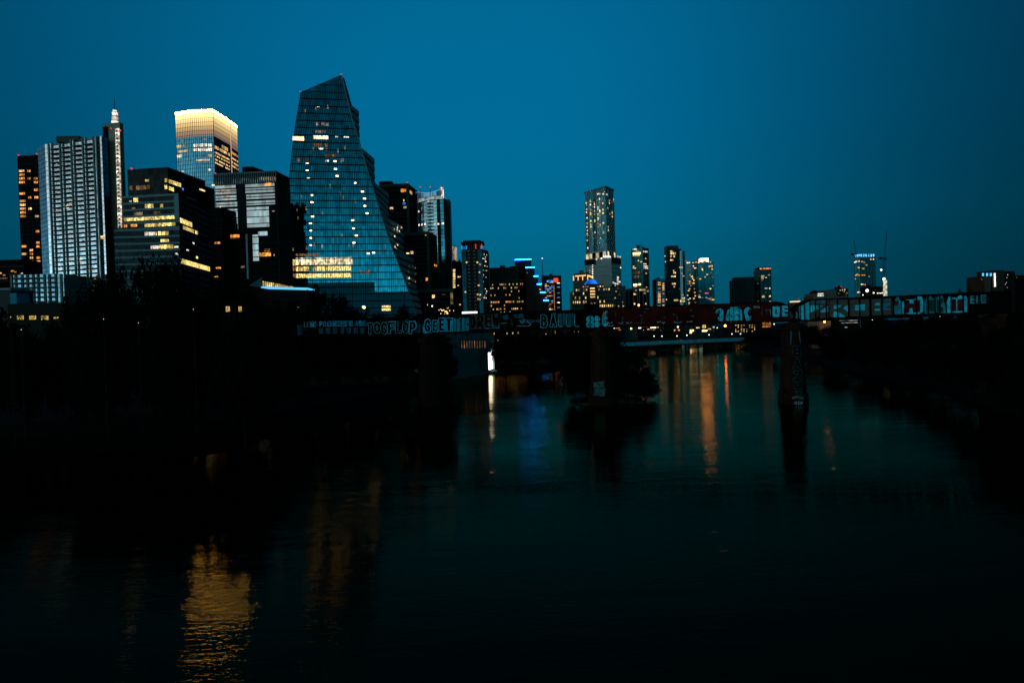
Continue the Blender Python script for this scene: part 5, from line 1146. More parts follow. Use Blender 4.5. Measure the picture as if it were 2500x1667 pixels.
# gold-edged roof block behind the dome
T = Tower('residential_tower', 'grey block with gold strip lights under its roof behind the blue dome', [(1399, 668, 880), (1436, 666, 870), (1446, 680, 900)], 880, mat('greyblue_wall', (.06, .075, .08), .8), i0=0)
wl, ws = T.walls; f_ = MB(); floorbands(wl, 20, .9, .5, mb=f_); T.part('balcony_edge', f_, SPAN)
GO = lit('gold_strip', (1, .5, .14), 1.7, 0); mb = MB(); z_ = wl.z1; wl.box(mb, wl.L*.15, wl.L*.85, z_-4, z_-2.8, .1, .7); T.part('gold_strip', mb, GO)
for q in (.02, .32, .62, .95): mb = MB(); wl.box(mb, wl.L*q, wl.L*q+.8, z_-9, z_-3, .1, .8); T.part('gold_strip', mb, GO)
mb = MB(); ws.box(mb, 0, ws.L, z_-5, z_-3, .1, .8); T.part('gold_strip', mb, GO)
mb = MB(); a, b_ = at(1415, 660, 882), at(1425, 660, 882); mb.box(a.x, b_.x, 882, 890, T.z, a.z); T.part('roof_box', mb, mat('pinkish_box', (.22, .15, .13), .8))
# striped beige building
T = Tower('hotel', 'beige finely striped building between the domed office and the white-framed block', [(1488, 699), (1527, 702)], 850, TANW, back=20)
wl = T.walls[0]; T.part('facade_edge_trim', floorbands(wl, 16, .5, .5), LINE); T.part('facade_rib', vribs(wl, 6, .3, .4), LINE)
for _ in range(22): T.W.add(wl, rnd.uniform(1, wl.L-1), rnd.uniform(6, wl.z1-2), 1.5, 1.5, rnd.choice([W_PNK, W_WRM, W_DIM]), True, .2)
T.W.done()
T = Tower('hotel', 'white-framed dark block with gold top-floor rooms under the slim teal tower', [(1534, 705), (1585, 703)], 860, DARK, back=20)
wl = T.walls[0]; f_ = MB(); L = wl.L
for q in (0, .22, .42, .5, .68, .86, .975): wl.box(f_, L*q, L*q+.6, 2.6, wl.z1-.7, 0, 1)
wl.box(f_, 0, L, wl.z1-.7, wl.z1+.2, 0, 1.05); T.part('facade_frame', f_, LINE)
f_ = MB(); 
for q0, q1 in ((.10, .215), (.24, .36), (.70, .85), (.88, .97)): floorbands(wl, 15, .35, .7, x0=L*q0, x1=L*q1, z1=wl.z1-6, mb=f_)
T.part('balcony_edge', f_, DIMLINE)
for u0, u1, v, m in ((1560, 1576, 708, W_YEL), (1576, 1584, 711, W_PNK), (1546, 1553, 718, W_YEL), (1571, 1576, 716, W_PNK), (1543, 1551, 742, W_WRM), (1557, 1562, 745, L_ORG), (1527, 1534, 740, L_WRM), (1575, 1582, 742, W_WRM), (1550, 1554, 709, W_PNK), (1580, 1583, 727, W_PNK)): rowlit(T, 0, u0, u1, v, 4, m, .9, 2.2, .2, .3)
T.W.done()
# slim teal tower
TBAND = mat('teal_band', (.04, .10, .10), .7)
def teal_tower(label, cor, d, i0, spots, n=40, seed=1, m=None, group=None, name='residential_tower', back=25, nb=45, ribs=True, side=True, g=None):
    T = Tower(name, label, cor, d, m or mat('teal_dark', (.010, .026, .028), .4), i0=i0, back=back, group=group); rg = random.Random(seed)
    for k, wl in enumerate(T.walls):
        g_ = MB(); glaze(wl, .1, mb=g_); T.part('glazing', g_, g or GTEAL)
        f_ = MB(); floorbands(wl, nb, .45, .3, mb=f_); T.part('facade_edge_trim', f_, m or TBAND)
        if ribs: f_ = MB(); vribs(wl, max(2, round(wl.L/5)), .35, .4, mb=f_); T.part('facade_rib', f_, FRAME)
    for s_ in spots: rowlit(T, *s_)
    for _ in range(n):
        wl = rg.choice(T.walls); z = rg.uniform(8, wl.z1-4); T.W.add(wl, rg.uniform(1.2, wl.L-1.2), z, rg.choice([1.6, 2.2, 3]), 1.7, rg.choice([W_WRM, W_WHT, W_YEL, W_DIM, W_PNK, W_ORG]), True, .45)
    return T
T = teal_tower('slim teal glass tower with clusters of warm windows, right of the tallest tower', [(1541, 607), (1569, 605), (1583, 606)], 1080, 1,
    [(0, 1545, 1555, 609, 3, W_WHT, .9), (0, 1545, 1568, 619.5, 5, L_WRM, .8), (0, 1545, 1562, 624, 4, W_YEL, .95), (1, 1569, 1581, 614, 3.5, W_WHT, .9), (0, 1563, 1569, 639, 3, W_WRM, 1), (0, 1545, 1553, 651, 3, W_WRM, .9), (0, 1545, 1553, 655, 3, W_WRM, .9), (1, 1571, 1582, 650, 3.5, W_WHT, .9), (1, 1571, 1582, 655, 3, W_WHT, .8),
     (0, 1546, 1562, 666, 5, W_DIM, .8), (0, 1546, 1560, 676, 5, W_DIM, .8), (0, 1546, 1556, 695.5, 4.5, L_WRM, 1), (0, 1559, 1565, 694.5, 4.5, L_WRM, 1), (0, 1546, 1556, 700, 3, W_ORG, 1), (1, 1570, 1578, 644, 2, W_WHT, .8)], 14, 2)
mb = MB(); q = at(1561, 599, 1085); mb.box(q.x-4.5, q.x+5, 1085, 1090, q.z-.5, q.z+.5); mb.box(q.x-.5, q.x+.5, 1086, 1088, T.z, q.z); T.part('roof_crane', mb, DARK); T.W.done()
T = teal_tower('short black block with orange windows at the foot of the flat-topped teal tower', [(1601, 681), (1624, 680)], 1000, 0, [], 0, 3, m=DARK, nb=20, ribs=False, g=WIN_D)
for k in range(14): rowlit(T, 0, 1606, 1613, 690+k*4.8, 3, [W_ORG, W_WRM], .75, 3); rowlit(T, 0, 1617, 1622, 688+k*4.8, 3, [W_ORG, W_YEL], .6, 3)
T.W.done(); redlamp(T, 1615, 677, 1000, .5)
T = teal_tower('flat-topped teal tower with stepped shoulders, a pale blue vertical stripe and gold top floor', [(1622, 614), (1636, 612), (1671, 609, 1010)], 1000, 1, [], 46, 5, nb=42)
ub(T.root, 'roof_block', mat('teal_block', (.012, .045, .05), .5), 1628, 1656, 600, 998, 18)
wq = ub(T.root, 'front_bay', mat('teal_dark', (.010, .026, .028), .4), 1634, 1657, 611, 994, 6)
for u0, u1, v, h in ((1636, 1643, 614, 4), (1636, 1650, 619, 5), (1636, 1648, 626, 4), (1636, 1644, 635, 3.5), (1643, 1650, 661, 3.5), (1643, 1650, 666, 4), (1638, 1650, 675, 3), (1640, 1650, 693, 3.5), (1640, 1648, 700, 3.5), (1645, 1658, 727, 4), (1645, 1656, 733, 4), (1660, 1672, 735, 5), (1662, 1672, 728, 4), (1655, 1671, 653, 3.5), (1666, 1671, 674, 3)): rowlit(T, wq if u1 < 1658 else 1, u0, u1, v, h, [W_YEL, W_WRM], .85, 2.6, .3, .3)
mb = MB(); wq2 = T.walls[1]; x, _ = wq2.uv(1660.5, 650); wq2.box(mb, x, x+.9, 2.6, wq2.z1, .5, .9); wq2.box(mb, x+2.6, x+3.2, 2.6, wq2.z1, .5, .9); T.part('pale_stripe', mb, lit('stripe_blue', (.10, .36, .45), .6, 0)); T.W.done()
T = teal_tower('broad twin-slab tower with a glowing orange box on its roof and dotted windows', [(1674.5, 640, 1060), (1703, 638, 1050), (1742, 637.5, 1050)], 1050, 0, [], 100, 6, nb=38, m=mat('greyish_dark', (.02, .026, .026), .6))
rowlit(T, 0, 1676, 1703, 642, 2.5, W_WHT, .7, 2.6, .5); rowlit(T, 1, 1704, 1740, 641, 2.5, W_WRM, .7, 2.6, .5); rowlit(T, 1, 1732, 1740, 650, 3, W_WRM, .9, 2.6); rowlit(T, 1, 1733, 1742, 731, 2.5, W_ORG, 1, 3); rowlit(T, 1, 1721, 1730, 716, 2.5, lit('lit_pink', (1, .1, .35), 1.5, 0), .9, 2.6); rowlit(T, 1, 1722, 1730, 726, 3, W_BLU, .8, 2.6)
q = at(1720, 634.5, 1052); mb = MB(); mb.box(q.x-6, q.x+6, 1052, 1060, T.z, q.z+2.2); T.part('glowing_roof_box', mb, lit('roof_glow', (1, .36, .08), 22.0, 0)); 
mb = MB(); mb.box(q.x-6.8, q.x+6.8, 1051.5, 1061, q.z+2.2, q.z+3); T.part('roof_box_lid', mb, DARK); T.W.done(); redlamp(T, 1675, 637, 1058, .6)
# ================================================================ RIGHT GROUP
T = Tower('residential_block', 'dim vertically striped grey block, dark windows, left of the orange-topped tower', [(1781.7, 685, 905), (1792, 684, 895), (1845, 679, 915)], 900, mat('stripe_dark', (.018, .026, .026), .7))
for wl, n in zip(T.walls, (2, 14)): T.part('facade_rib', vribs(wl, n, .5, .6), mat('stripe_pale', (.045, .052, .048), .8)); T.part('facade_edge_trim', floorbands(wl, 20, .4, .3), FRAME)
for _ in range(14): wl = T.walls[1]; T.W.add(wl, rnd.uniform(1, wl.L-1), rnd.uniform(8, 40), 1.5, 1.5, rnd.choice([W_PNK, W_WHT, W_DIM]), True, .3)
T.W.done(); ub(T.root, 'roof_block', mat('stripe_dark', (.018, .026, .026), .7), 1794, 1842, 677, 905, 12)
T = teal_tower('narrow tower with an orange underlit flat roof on the right side of the skyline', [(1841, 666, 925), (1855, 657, 900), (1882, 656, 905)], 900, 1, [(1, 1858, 1866, 674, 3.5, W_YEL, 1), (1, 1858, 1864, 679, 3, W_YEL, .9), (1, 1858, 1863, 684, 3, W_DIM, .9), (1, 1867, 1881, 704, 3, W_WHT, .7), (1, 1860, 1867, 724, 5, W_YEL, 1), (1, 1866, 1872, 678, 2, W_WHT, .7), (0, 1844, 1852, 693, 3, W_DIM, .8)], 14, 8, nb=28)
q = at(1855, 655, 897); q2 = at(1883, 653, 899); q0 = at(1841, 662, 925); mb = MB(); hr = [Vector((q0.x-.5, 925)), Vector((q.x-.5, 897)), Vector((q2.x+.5, 899)), Vector((q2.x, 925))]; mb.prism(hr, T.z+1.2, T.z+2.4); T.part('flat_roof', mb, DARK)
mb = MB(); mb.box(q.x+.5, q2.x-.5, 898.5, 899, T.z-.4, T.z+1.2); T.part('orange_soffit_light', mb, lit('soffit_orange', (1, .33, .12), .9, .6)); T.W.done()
# convention hotel with sign
SIGN = lit('sign_white', (1, .97, .92), 1.6, 0)
T = Tower('hotel', 'pale concrete hotel block with a white lit two-line name sign', [(1987, 716), (2012, 714)], 620, mat('hotel_wall', (.13, .10, .08), .8), back=20)
ub(T.root, 'main_block', mat('pale_block', (.12, .115, .10), .8), 2014, 2042, 708, 626, 20); ub(T.root, 'low_roof', mat('pale_block', (.12, .115, .10), .8), 2012, 2072, 724, 622, 10); ub(T.root, 'side_slope', TANW, 1978, 1990, 725, 624, 14)
def text_mesh(s_, size, name, m, root, loc, rz=0.0, ext=.05, align='CENTER'):
    cu = bpy.data.curves.new('t', 'FONT'); cu.body = s_; cu.size = size; cu.extrude = ext; cu.offset = size*.018; cu.align_x = align
    tmp = bpy.data.objects.new('t', cu); COL.objects.link(tmp); dg = bpy.context.evaluated_depsgraph_get(); me = bpy.data.meshes.new_from_object(tmp.evaluated_get(dg)); bpy.data.objects.remove(tmp)
    me.materials.clear(); me.materials.append(m); me.transform(Matrix.Rotation(rz, 4, 'Z') @ Matrix.Rotation(R(90), 4, 'X'))
    o = bpy.data.objects.new(name, me); COL.objects.link(o); o.parent = root; o.location = Vector(loc)-WL[root.name]; return o
q = at(2003.5, 718.5, 619.6); text_mesh('HYATT', 1.55, 'sign_lettering', SIGN, T.root, (q.x, 619.5, q.z-.1)); q = at(2003.5, 722.5, 619.6); text_mesh('REGENCY', 1.25, 'sign_lettering', SIGN, T.root, (q.x, 619.5, q.z-.2)); T.W.done()
T = Tower('hotel', 'dark brick block with red roof beacons just right of the sign hotel', [(2040, 705), (2071, 701)], 640, BRN, back=16)
for _ in range(16): T.W.add(T.walls[0], rnd.uniform(.6, T.walls[0].L-.6), rnd.uniform(T.z-11, T.z-1), .9, 1.0, rnd.choice([W_DIM, W_WHT, W_WRM]), True, .1)
T.W.done()
for u in (2043, 2052, 2054): redlamp(T, u, 699.5, 640, .35)
rowlit(T, 0, 2046, 2056, 703, 2.5, W_WRM, .9, 1.5)
T = Tower('pavilion', 'small low roof with a warm lit underside and a red beacon in the bridge notch', [(1935, 738), (1951, 737)], 500, TANW, back=10)
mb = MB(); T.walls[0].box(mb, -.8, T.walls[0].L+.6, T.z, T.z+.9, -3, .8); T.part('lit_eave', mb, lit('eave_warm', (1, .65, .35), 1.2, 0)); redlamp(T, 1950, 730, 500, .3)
# blue-crowned tower
T = teal_tower('round-edged glass tower with a blue lit open crown on the right', [(2086, 629, 1110), (2100, 627, 1100), (2136, 626, 1105)], 1100, 1, [(0, 2088, 2099, 639, 3, W_WHT, .8), (1, 2102, 2112, 639, 3, W_WRM, .8), (1, 2104, 2110, 656, 3, W_WRM, .9), (0, 2090, 2099, 654, 3, W_WRM, .8), (1, 2124, 2134, 633, 3, W_WRM, .8), (1, 2101, 2112, 672, 2.5, W_ORG, 1), (0, 2087, 2099, 673, 2.5, W_ORG, .9), (1, 2101, 2108, 694, 3, W_WHT, .8), (0, 2094, 2100, 714, 2.5, W_WHT, .9), (1, 2101, 2106, 714, 2.5, W_WHT, .9)], 18, 9, nb=34)
CB = lit('crown_cyan', (.12, .55, 1), 1.5, .6)
for wi, n in ((0, 3), (1, 6)):
    wl = T.walls[wi]
    for i in range(n): mb = MB(); wl.box(mb, wl.L*(i+.1)/n, wl.L*(i+.82)/n, T.z, T.z+4.2, -.6, -.2); T.part('crown_light', mb, CB)
mb = MB()
for wi, n in ((0, 3), (1, 6)):
    wl = T.walls[wi]
    for i in range(n+1): wl.box(mb, min(wl.L*i/n, wl.L-.4), min(wl.L*i/n, wl.L-.4)+.5, T.z, T.z+4.8, -.4, .1)
T.part('crown_post', mb, FRAME); T.W.done()
def conc(label, u0, u1, v, d, lights):
    T = Tower('building_under_construction', label, [(u0, v), (u1, v)], d, DARK, back=18); wl = T.walls[0]; T.part('floor_slab', floorbands(wl, 10, .5, .9), TANW)
    for u, v_, r in lights: lampbox(T.root, at(u, v_, d-1.5), r, L_WHT, 'work_light')
    return T
conc('dark unfinished floors with bright work lights between blue-crowned tower and crane', 2115, 2155, 700, 1000, [(2117, 709.5, 2.2), (2133, 715, 1.0), (2142, 716, .6), (2146, 715.5, .6), (2150, 716, .6), (2107, 720, .8), (2154, 715, .8)])
def crane(label, u, v0, v1, ud, vd, d, lit_=False, cw=1.6):
    b0 = col(u, d, 2.6); t1 = at(u, v0, d); root = thing('tower_crane', label, 'crane', (t1.x, d, 2.6), 'cranes over the skyline'); m = mat('crane_steel', (.012, .03, .034), .6)
    mb = MB(); h = t1.z-2.6; n = int(h/4.5)
    for sx_, sy_ in ((-1, -1), (1, -1), (1, 1), (-1, 1)): mb.box(t1.x+sx_*cw-.18, t1.x+sx_*cw+.18, d+sy_*cw-.18, d+sy_*cw+.18, 2.6, t1.z)
    for k in range(n):
        z = 2.6+h*k/n; z2 = 2.6+h*(k+1)/n; s_ = 1 if k % 2 else -1
        mb.tube([(t1.x-cw*s_, d-cw, z), (t1.x+cw*s_, d-cw, z2)], .14, 4); mb.tube([(t1.x-cw, d-cw, z), (t1.x+cw, d-cw, z)], .12, 4)
    obj('mast', mb, m, root)
    tip = at(ud, vd, d); mb = MB(); base_ = Vector((t1.x+1.5, d, t1.z+1.5)); dd = tip-base_; nn = 14; pv = Vector((-dd.z, 0, dd.x)).normalized()*1.1
    mb.tube([base_+pv, tip], .22, 4); mb.tube([base_-pv, tip], .22, 4)
    for k in range(nn): a = base_+dd*(k/nn); b_ = base_+dd*((k+1)/nn); s_ = 1 if k % 2 else -1; mb.tube([a+pv*s_*(1-k/nn), b_-pv*s_*(1-(k+1)/nn)], .12, 4)
    obj('jib', mb, m, root)
    mb = MB(); mb.box(t1.x-5.5, t1.x+2.5, d-1.6, d+1.6, t1.z, t1.z+1.6); obj('counter_jib', mb, m, root)
    mb = MB(); mb.box(t1.x-6.3, t1.x-3.5, d-1.8, d+1.8, t1.z-.8, t1.z+2.6); obj('counterweight', mb, m, root)
    mb = MB(); mb.box(t1.x+1.4, t1.x+3.2, d-2.8, d-1.2, t1.z-1.8, t1.z+.6); obj('cab', mb, m, root)
    return root, t1
crane('far thin crane with raised jib left above the blue-crowned tower', 2089, 622, 720, 2084, 586, 1150)
r_, t1 = crane('crane with a floodlit white lower mast and tall raised jib', 2157, 632, 720, 2165.5, 562, 1000)
q = at(2151.5, 659, 997); lampbox(r_, q, 1.4, lit('lamp_white', (1, .93, .85), 3.0, 0), 'flood_lamp')
for v in (683, ): lampbox(r_, at(2158, 681, 996), 1.8, lit('lamp_flood', (1, .95, .8), 6, 0), 'flood_lamp')
mb = MB(); a = at(2155, 684, 998)
for k in range(12): z0 = a.z-k*2.0-1.8; mb.box(t1.x-2.2, t1.x+2.6, 996.6, 998, z0, z0+1.55)
obj('lit_mast_cladding', mb, lit('mast_glow', (.9, .85, .55), .8, .3), r_)  # floodlight falling on the lower mast, put in as glowing boxes
# right edge block
T = Tower('hotel', 'dark tan block at the far right with a tall white vertical sign', [(2389, 675), (2421, 672)], 600, BRN, back=16)
M1 = ub(T.root, 'centre_slab', mat('slab_tan', (.035, .030, .022), .8), 2422, 2452, 660, 598, 20); M2 = ub(T.root, 'right_slab', mat('slab_dark', (.018, .014, .011), .8), 2448, 2478, 662, 604, 20); M3 = ub(T.root, 'far_wing', DARK, 2476, 2530, 672, 608, 20); M4 = ub(T.root, 'pale_strip_wall', mat('slab_pale', (.07, .065, .055), .8), 2411, 2419, 676, 596, 5)
sg = MB()
for k in range(9):
    q = at(2428.3+k*.12, 668.5+k*3.75, 597); o_ = rnd.uniform(-.12, .12); sg = MB() if k == 0 else sg
    sg.box(q.x-.55+o_, q.x+.55+o_, 596.6, 597.2, q.z-.5, q.z+.5)
T.part('vertical_sign', sg, lit('sign_cream', (1, .93, .80), 1.8, 0))
for u in (2399, 2409, 2418): q = at(u, 670.5, 599); mb = MB(); mb.box(q.x-.5, q.x+.5, 598, 599, q.z-1.2, q.z+1.2); T.part('blue_roof_light', mb, lit('roof_blue', (.08, .5, 1), 1.5, 0))
T.W = Wins(T.root)
for u, v, m in ((2397, 682, W_ORG), (2408, 693, W_WHT), (2408, 700, W_YEL), (2406, 702, W_DIM), (2401, 688, W_DIM)): rowlit(T, 0, u-1, u+1, v, 2.4, m, 1, 1)
for u, v in ((2449, 679), (2458, 678), (2460, 671), (2449, 702), (2459, 702), (2457, 690), (2454, 694)): rowlit(T, M2, u-.8, u+.8, v, 2.0, W_WHT, 1, 1)
rowlit(T, M3, 2480, 2483, 677, 4, W_DIM, 1, 1); T.W.done()
# ================================================================ LOW BUILDINGS ON THE LEFT BANK
def lowb(name, label, u0, u1, v, d, m, dep=14, cat='building'):
    return Tower(name, label, [(u0, v), (u1, v)], d, m, back=dep, cat=cat)
T = lowb('office_building', 'dark low block with orange balcony lights at the far left edge', -40, 58, 636, 520, DARK, 20)
T.part('facade_edge_trim', floorbands(T.walls[0], 14, .5, .6), DIMLINE)
for u0, u1, v, m in ((0, 6, 667, W_WRM), (28, 36, 662, W_ORG), (36, 42, 664, W_ORG), (46, 52, 665, W_ORG), (52, 58, 668, W_WHT), (8, 22, 672, W_ORG), (0, 20, 680, W_DIM)): rowlit(T, 0, u0, u1, v, 3, m, .8, 1.8, .3, .7)
T.W.done()
T = lowb('low_building', 'low white-roofed building with a pale blue end wall at the far left', -40, 26, 710, 300, mat('lowwhite', (.07, .06, .055), .8), 14)
mb = MB(); w_ = T.walls[0]; w_.box(mb, -1, w_.L+.5, T.z, T.z+.9, -14, .8); T.part('flat_roof', mb, LGREY); ub(T.root, 'blue_end_wall', mat('blue_wall', (.03, .26, .34), .8), 24, 40, 716, 299, 8)
T = lowb('riverside_building', 'low dark building with a row of glowing yellow windows beneath the pale flats', 18, 200, 742, 230, mat('riverside_wall', (.022, .020, .014), .85), 16)
for u0, u1, v, h, m in ((42, 58, 775.5, 10, W_YEL), (72, 88, 775.5, 9, W_YEL), (101, 118, 776, 10, L_YEL), (132, 142, 776, 4, W_YEL), (156, 167, 777, 4.5, L_YEL)):
    wl = T.walls[0]; x0, z = wl.uv(u0, v); x1, _ = wl.uv(u1, v)
    mb = MB(); wl.box(mb, x0, x1, z-h/FPX*115, z+h/FPX*115, .02, .1); o = T.part('window', mb, lit('lit_yellow_room', (1, .70, .16), 1.5, 2.2) if m is W_YEL else lit('lit_yellow_room2', (1, .72, .16), 2.4, 1.2))
    mb = MB()
    for k in range(1, 6): x = x0+(x1-x0)*k/6; wl.box(mb, x-.05, x+.05, z-h/FPX*115, z+h/FPX*115, .1, .16)
    wl.box(mb, x0, x1, z-.05, z+.05, .1, .17); obj('window_frame', mb, FRAME, o)
# library with lit wedge and thin roof
root = thing('library', 'low hall with a sloping lit lattice clerestory and a thin pale blue roof edge', 'building', (*at(680, 700, 330).xy, 2.6))
a, b_ = at(600, 712, 330), at(745, 712, 330); mb = MB(); mb.box(a.x, b_.x, 330, 352, 2.6, a.z); obj('hall', mb, DARK, root)
lw = Wall(at(575, 702, 328).xy, at(757, 704, 328).xy, 2.6, 60)
def lq(mb, pts, o0, o1):
    P_ = [lw.uv(u, v) for u, v in pts]; f = [lw.pt(x, z, o1) for x, z in P_]; g__ = [lw.pt(x, z, o0) for x, z in P_]; mb.hexa([f[0], f[1], g__[1], g__[0], f[3], f[2], g__[2], g__[3]])
mb = MB(); lq(mb, [(640, 703), (758, 706), (752, 703), (640, 700.5)], -9, 1.5); obj('roof_edge', mb, mat('roof_blue', (.045, .17, .21), .7), root)
mb = MB(); lq(mb, [(640, 699), (714, 700), (711, 699), (640, 686)], -2, 0); obj('lit_clerestory', mb, lit('clerestory', (1, .72, .2), 1.1, .6), root)
mb = MB()
for k in range(15): u = 640+k*5; vt = 686+(u-640)/71*13; lq(mb, [(u, 699.5), (u+1.2, 699.5), (u+1.2, vt), (u, vt)], 0, .2)
for t_ in (.33, .66): lq(mb, [(640, 686+13*t_+.8), (711, 699.2), (711, 698.4), (640, 686+13*t_)], 0, .22)
obj('lattice', mb, FRAME, root)
mb = MB(); lq(mb, [(640, 686), (722, 699.5), (722, 697), (640, 682)], -3, .8); obj('clerestory_roof', mb, DARK, root)
mb = MB(); lq(mb, [(607, 698), (640, 701), (640, 677), (628, 684)], -1.5, .1); obj('glass_wing', mb, mat('wing_teal', (.03, .09, .09), .5), root)
# terrace lamp at the sail tower foot etc: small street lamps among the trees
def lamp(u, v, d, lab, m=L_WHT, r=.35, grp='street lamps among the trees', gz=2.6, name='street_lamp'):
    p_ = at(u, v, d); rt = thing(name, lab, 'lamp', (p_.x, d, gz), grp); mb = MB(); mb.tube([(p_.x, d, gz), (p_.x, d, p_.z-.1)], [.11, .07], 6); obj('pole', mb, FRAME, rt)
    mb = MB(); mb.lathe((p_.x, d, p_.z), [(r*.4, -r), (r, -r*.3), (r*.8, r*.5), (.05, r)], 8); obj('lamp_head', mb, m, rt); return rt
lamp(889, 750, 440, 'yellow lamp glowing at the foot of the sail-shaped tower', L_YEL, 1.0)
lamp(1055, 747, 430, 'white lamp above the trees near the curved tower edge', L_WHT, .45)
for u, v, d, lab in ((253, 779, 101, 'tiny dim lamp under the tall tree before the pale tower'), (338, 788, 102, 'tiny yellow lamp under the tallest tree crown'), (472, 755, 104, 'tiny white lamp under the finned-crown office trees'), (728, 750, 150, 'tiny white lamp under the library roof end'), (26, 774, 96, 'tiny warm lamp left of the yellow windows'), (52, 805, 96, 'faint lamp low at the far left under the yellow windows')):
    lamp(u, v, d-4, lab, lit('lamp_dim', (1, .8, .6), 1.0, 0), .05, 'street lamps among the trees')
T = lowb('pavilion', 'small dark pavilion with two warm arched windows among the left bank trees', 540, 604, 738, 108, mat('pavilion_wall', (.004, .0035, .003), .9), 4)
for u0, u1 in ((552, 561), (583, 590)):
    wl = T.walls[0]; x0, z0 = wl.uv(u0, 761); x1, z1 = wl.uv(u1, 748); mb = MB(); wl.box(mb, x0, x1, z0, z1, .02, .08); o = T.part('window', mb, lit('lit_arch', (1, .6, .2), .7, 9.0))
    mb = MB(); wl.box(mb, (x0+x1)/2-.02, (x0+x1)/2+.02, z0, z1, .08, .12); wl.box(mb, x0, x1, (z0+z1)/2-.02, (z0+z1)/2+.02, .08, .13); obj('window_frame', mb, FRAME, o)
T = lowb('restaurant', 'low dark building sparkling with yellow lights beside the pale lit column', 1066, 1118, 744, 420, MATTE, 10)
for _ in range(26):
    u = rnd.gauss(1088, 9); v = rnd.gauss(760, 4)
    if 1068 < u < 1116: rowlit(T, 0, u-1, u+1.4, v, rnd.uniform(1.2, 3), rnd.choice([L_YEL, W_YEL, L_WRM]), 1, 1)
T.W.done()
# boathouse wall behind the bridge
A, B_ = Vector(w0(1118, 924)), Vector(w0(1190, 912)); d_ = (B_-A).normalized(); A = A-d_*8; nb_ = Vector((-d_.y, d_.x))
if nb_.y < 0: nb_ = -nb_
bh_z = at(1190, 806, B_.y).z
root = thing('boathouse', 'grey concrete riverside building with orange slit windows and a glowing white doorway', 'building', (*((A+B_)/2), 0))
IW = mat('intake_wall', (.16, .22, .19), .85, noise=.2, nscale=.3, bump=.1)
C_ = B_+d_*2.9
wl = Wall(A, C_, -1, bh_z+3); mb = MB(); zdr = (wl.uv(1199, 905)[1], wl.uv(1199, 858)[1]); xd0, xd1 = wl.uv(1191.5, 880)[0], wl.uv(1206.5, 880)[0]
zsp = wl.uv(1160, 862)[1]
wl.box(mb, 0, xd0, -1, zsp, -12, -.02); wl.box(mb, 0, wl.L, zsp, bh_z+3, -12, 0); wl.box(mb, xd0, xd1+.3, -1, zdr[0], -12, 1.2); wl.box(mb, xd1, xd1+.35, zdr[0], zsp, -12, 0)
obj('wall', mb, IW, root)
mb = MB(); wl.box(mb, 0, wl.L+.3, zsp-.25, zsp+.1, 0, .3); vribs(wl, 6, .3, .12, zsp+.1, bh_z, xd0-2, xd1, mb=mb); vribs(wl, 9, .25, .14, .3, zsp-.25, 0, xd0, mb=mb); obj('wall_rib', mb, IW, root)
for k in range(10):
    u = 1127+k*6.3; x, z = wl.uv(u, 841); mb = MB(); wl.box(mb, x-.16, x+.16, z-1.25, z+1.25, .02, .1); obj('slit_window', mb, lit('slit_orange', (1, .42, .18), .34, .8), root)
mb = MB(); wl.box(mb, xd0+.05, xd1-.05, zdr[0], zdr[1], -.9, -.8); obj('glowing_doorway', mb, lit('door_white', (1, .88, .96), 34.0, .15, True), root)
mb = MB()
for k in range(1, 5): x = xd0+(xd1-xd0)*k/5; wl.box(mb, x-.05, x+.05, zdr[0], zdr[1], -.6, -.5)
wl.box(mb, xd0, xd1, zdr[0]+1.9, zdr[0]+1.96, -.6, -.48); obj('door_bars', mb, mat('grey_bar', (.3, .3, .32), .5), root)
mb = MB(); wl.box(mb, xd0+.6, xd1-.6, zdr[0], zdr[0]+.55, -.4, .1); obj('bench', mb, DARK, root)
rw = Wall(C_, C_+d_*1.4, 0, 5); mb = MB(); wl2 = rw
rw.box(mb, 0, 1.35, zdr[0]-.35, zdr[0]-.05, -3, 1.2)
for x in (0.1, .7, 1.3): rw.box(mb, x, x+.05, zdr[0]-.05, zdr[0]+1.3, 1.1, 1.15)
for z in (.3, .65, 1.0, 1.3): rw.box(mb, .1, 1.35, zdr[0]-.05+z, zdr[0]+z, 1.1, 1.14)
obj('landing_railing', mb, GREY, root)
# ================================================================ FAR ROAD BRIDGE
zp = at(1503, 837, 403).z
P0_, P1_ = atz(1480, 838, zp), atz(1822, 823.5, zp)
if DBG: print('ROADBR', zp, P0_, P1_)
root = thing('road_bridge', 'low pale blue concrete road bridge across the river beyond the railway piers', 'bridge', ((P0_.x+P1_.x)/2, (P0_.y+P1_.y)/2, 0))
e0 = P0_.xy+(P0_.xy-P1_.xy).normalized()*45; e1 = P1_.xy+(P1_.xy-P0_.xy).normalized()*6
BW = Wall(e0, e1, 0, zp); PAR = mat('parapet_paint', (.14, .60, .62), .8, noise=.25, nscale=.4)
mb = MB(); BW.box(mb, 0, BW.L, zp-2.15, zp, -.3, 0); obj('parapet', mb, PAR, root)
mb = MB(); BW.box(mb, 0, BW.L, zp-2.5, zp-.9, -16, -.31); BW.box(mb, 0, BW.L, zp-3.2, zp-2.55, -15, -1); obj('deck', mb, DARK, root)
mb = MB(); BW.box(mb, 0, BW.L, zp+.35, zp+1.0, -16.4, -16.1); BW.box(mb, 0, BW.L, zp-2.2, zp+.2, -16.4, -16.05); obj('far_railing', mb, DIMLINE, root)
mb = MB()
for k in range(60): x = BW.L*(k+.5)/60; BW.box(mb, x-.06, x+.06, zp, zp+.5, -.2, -.1)
BW.box(mb, 0, BW.L, zp+.5, zp+.6, -.2, -.1); obj('near_railing', mb, FRAME, root)
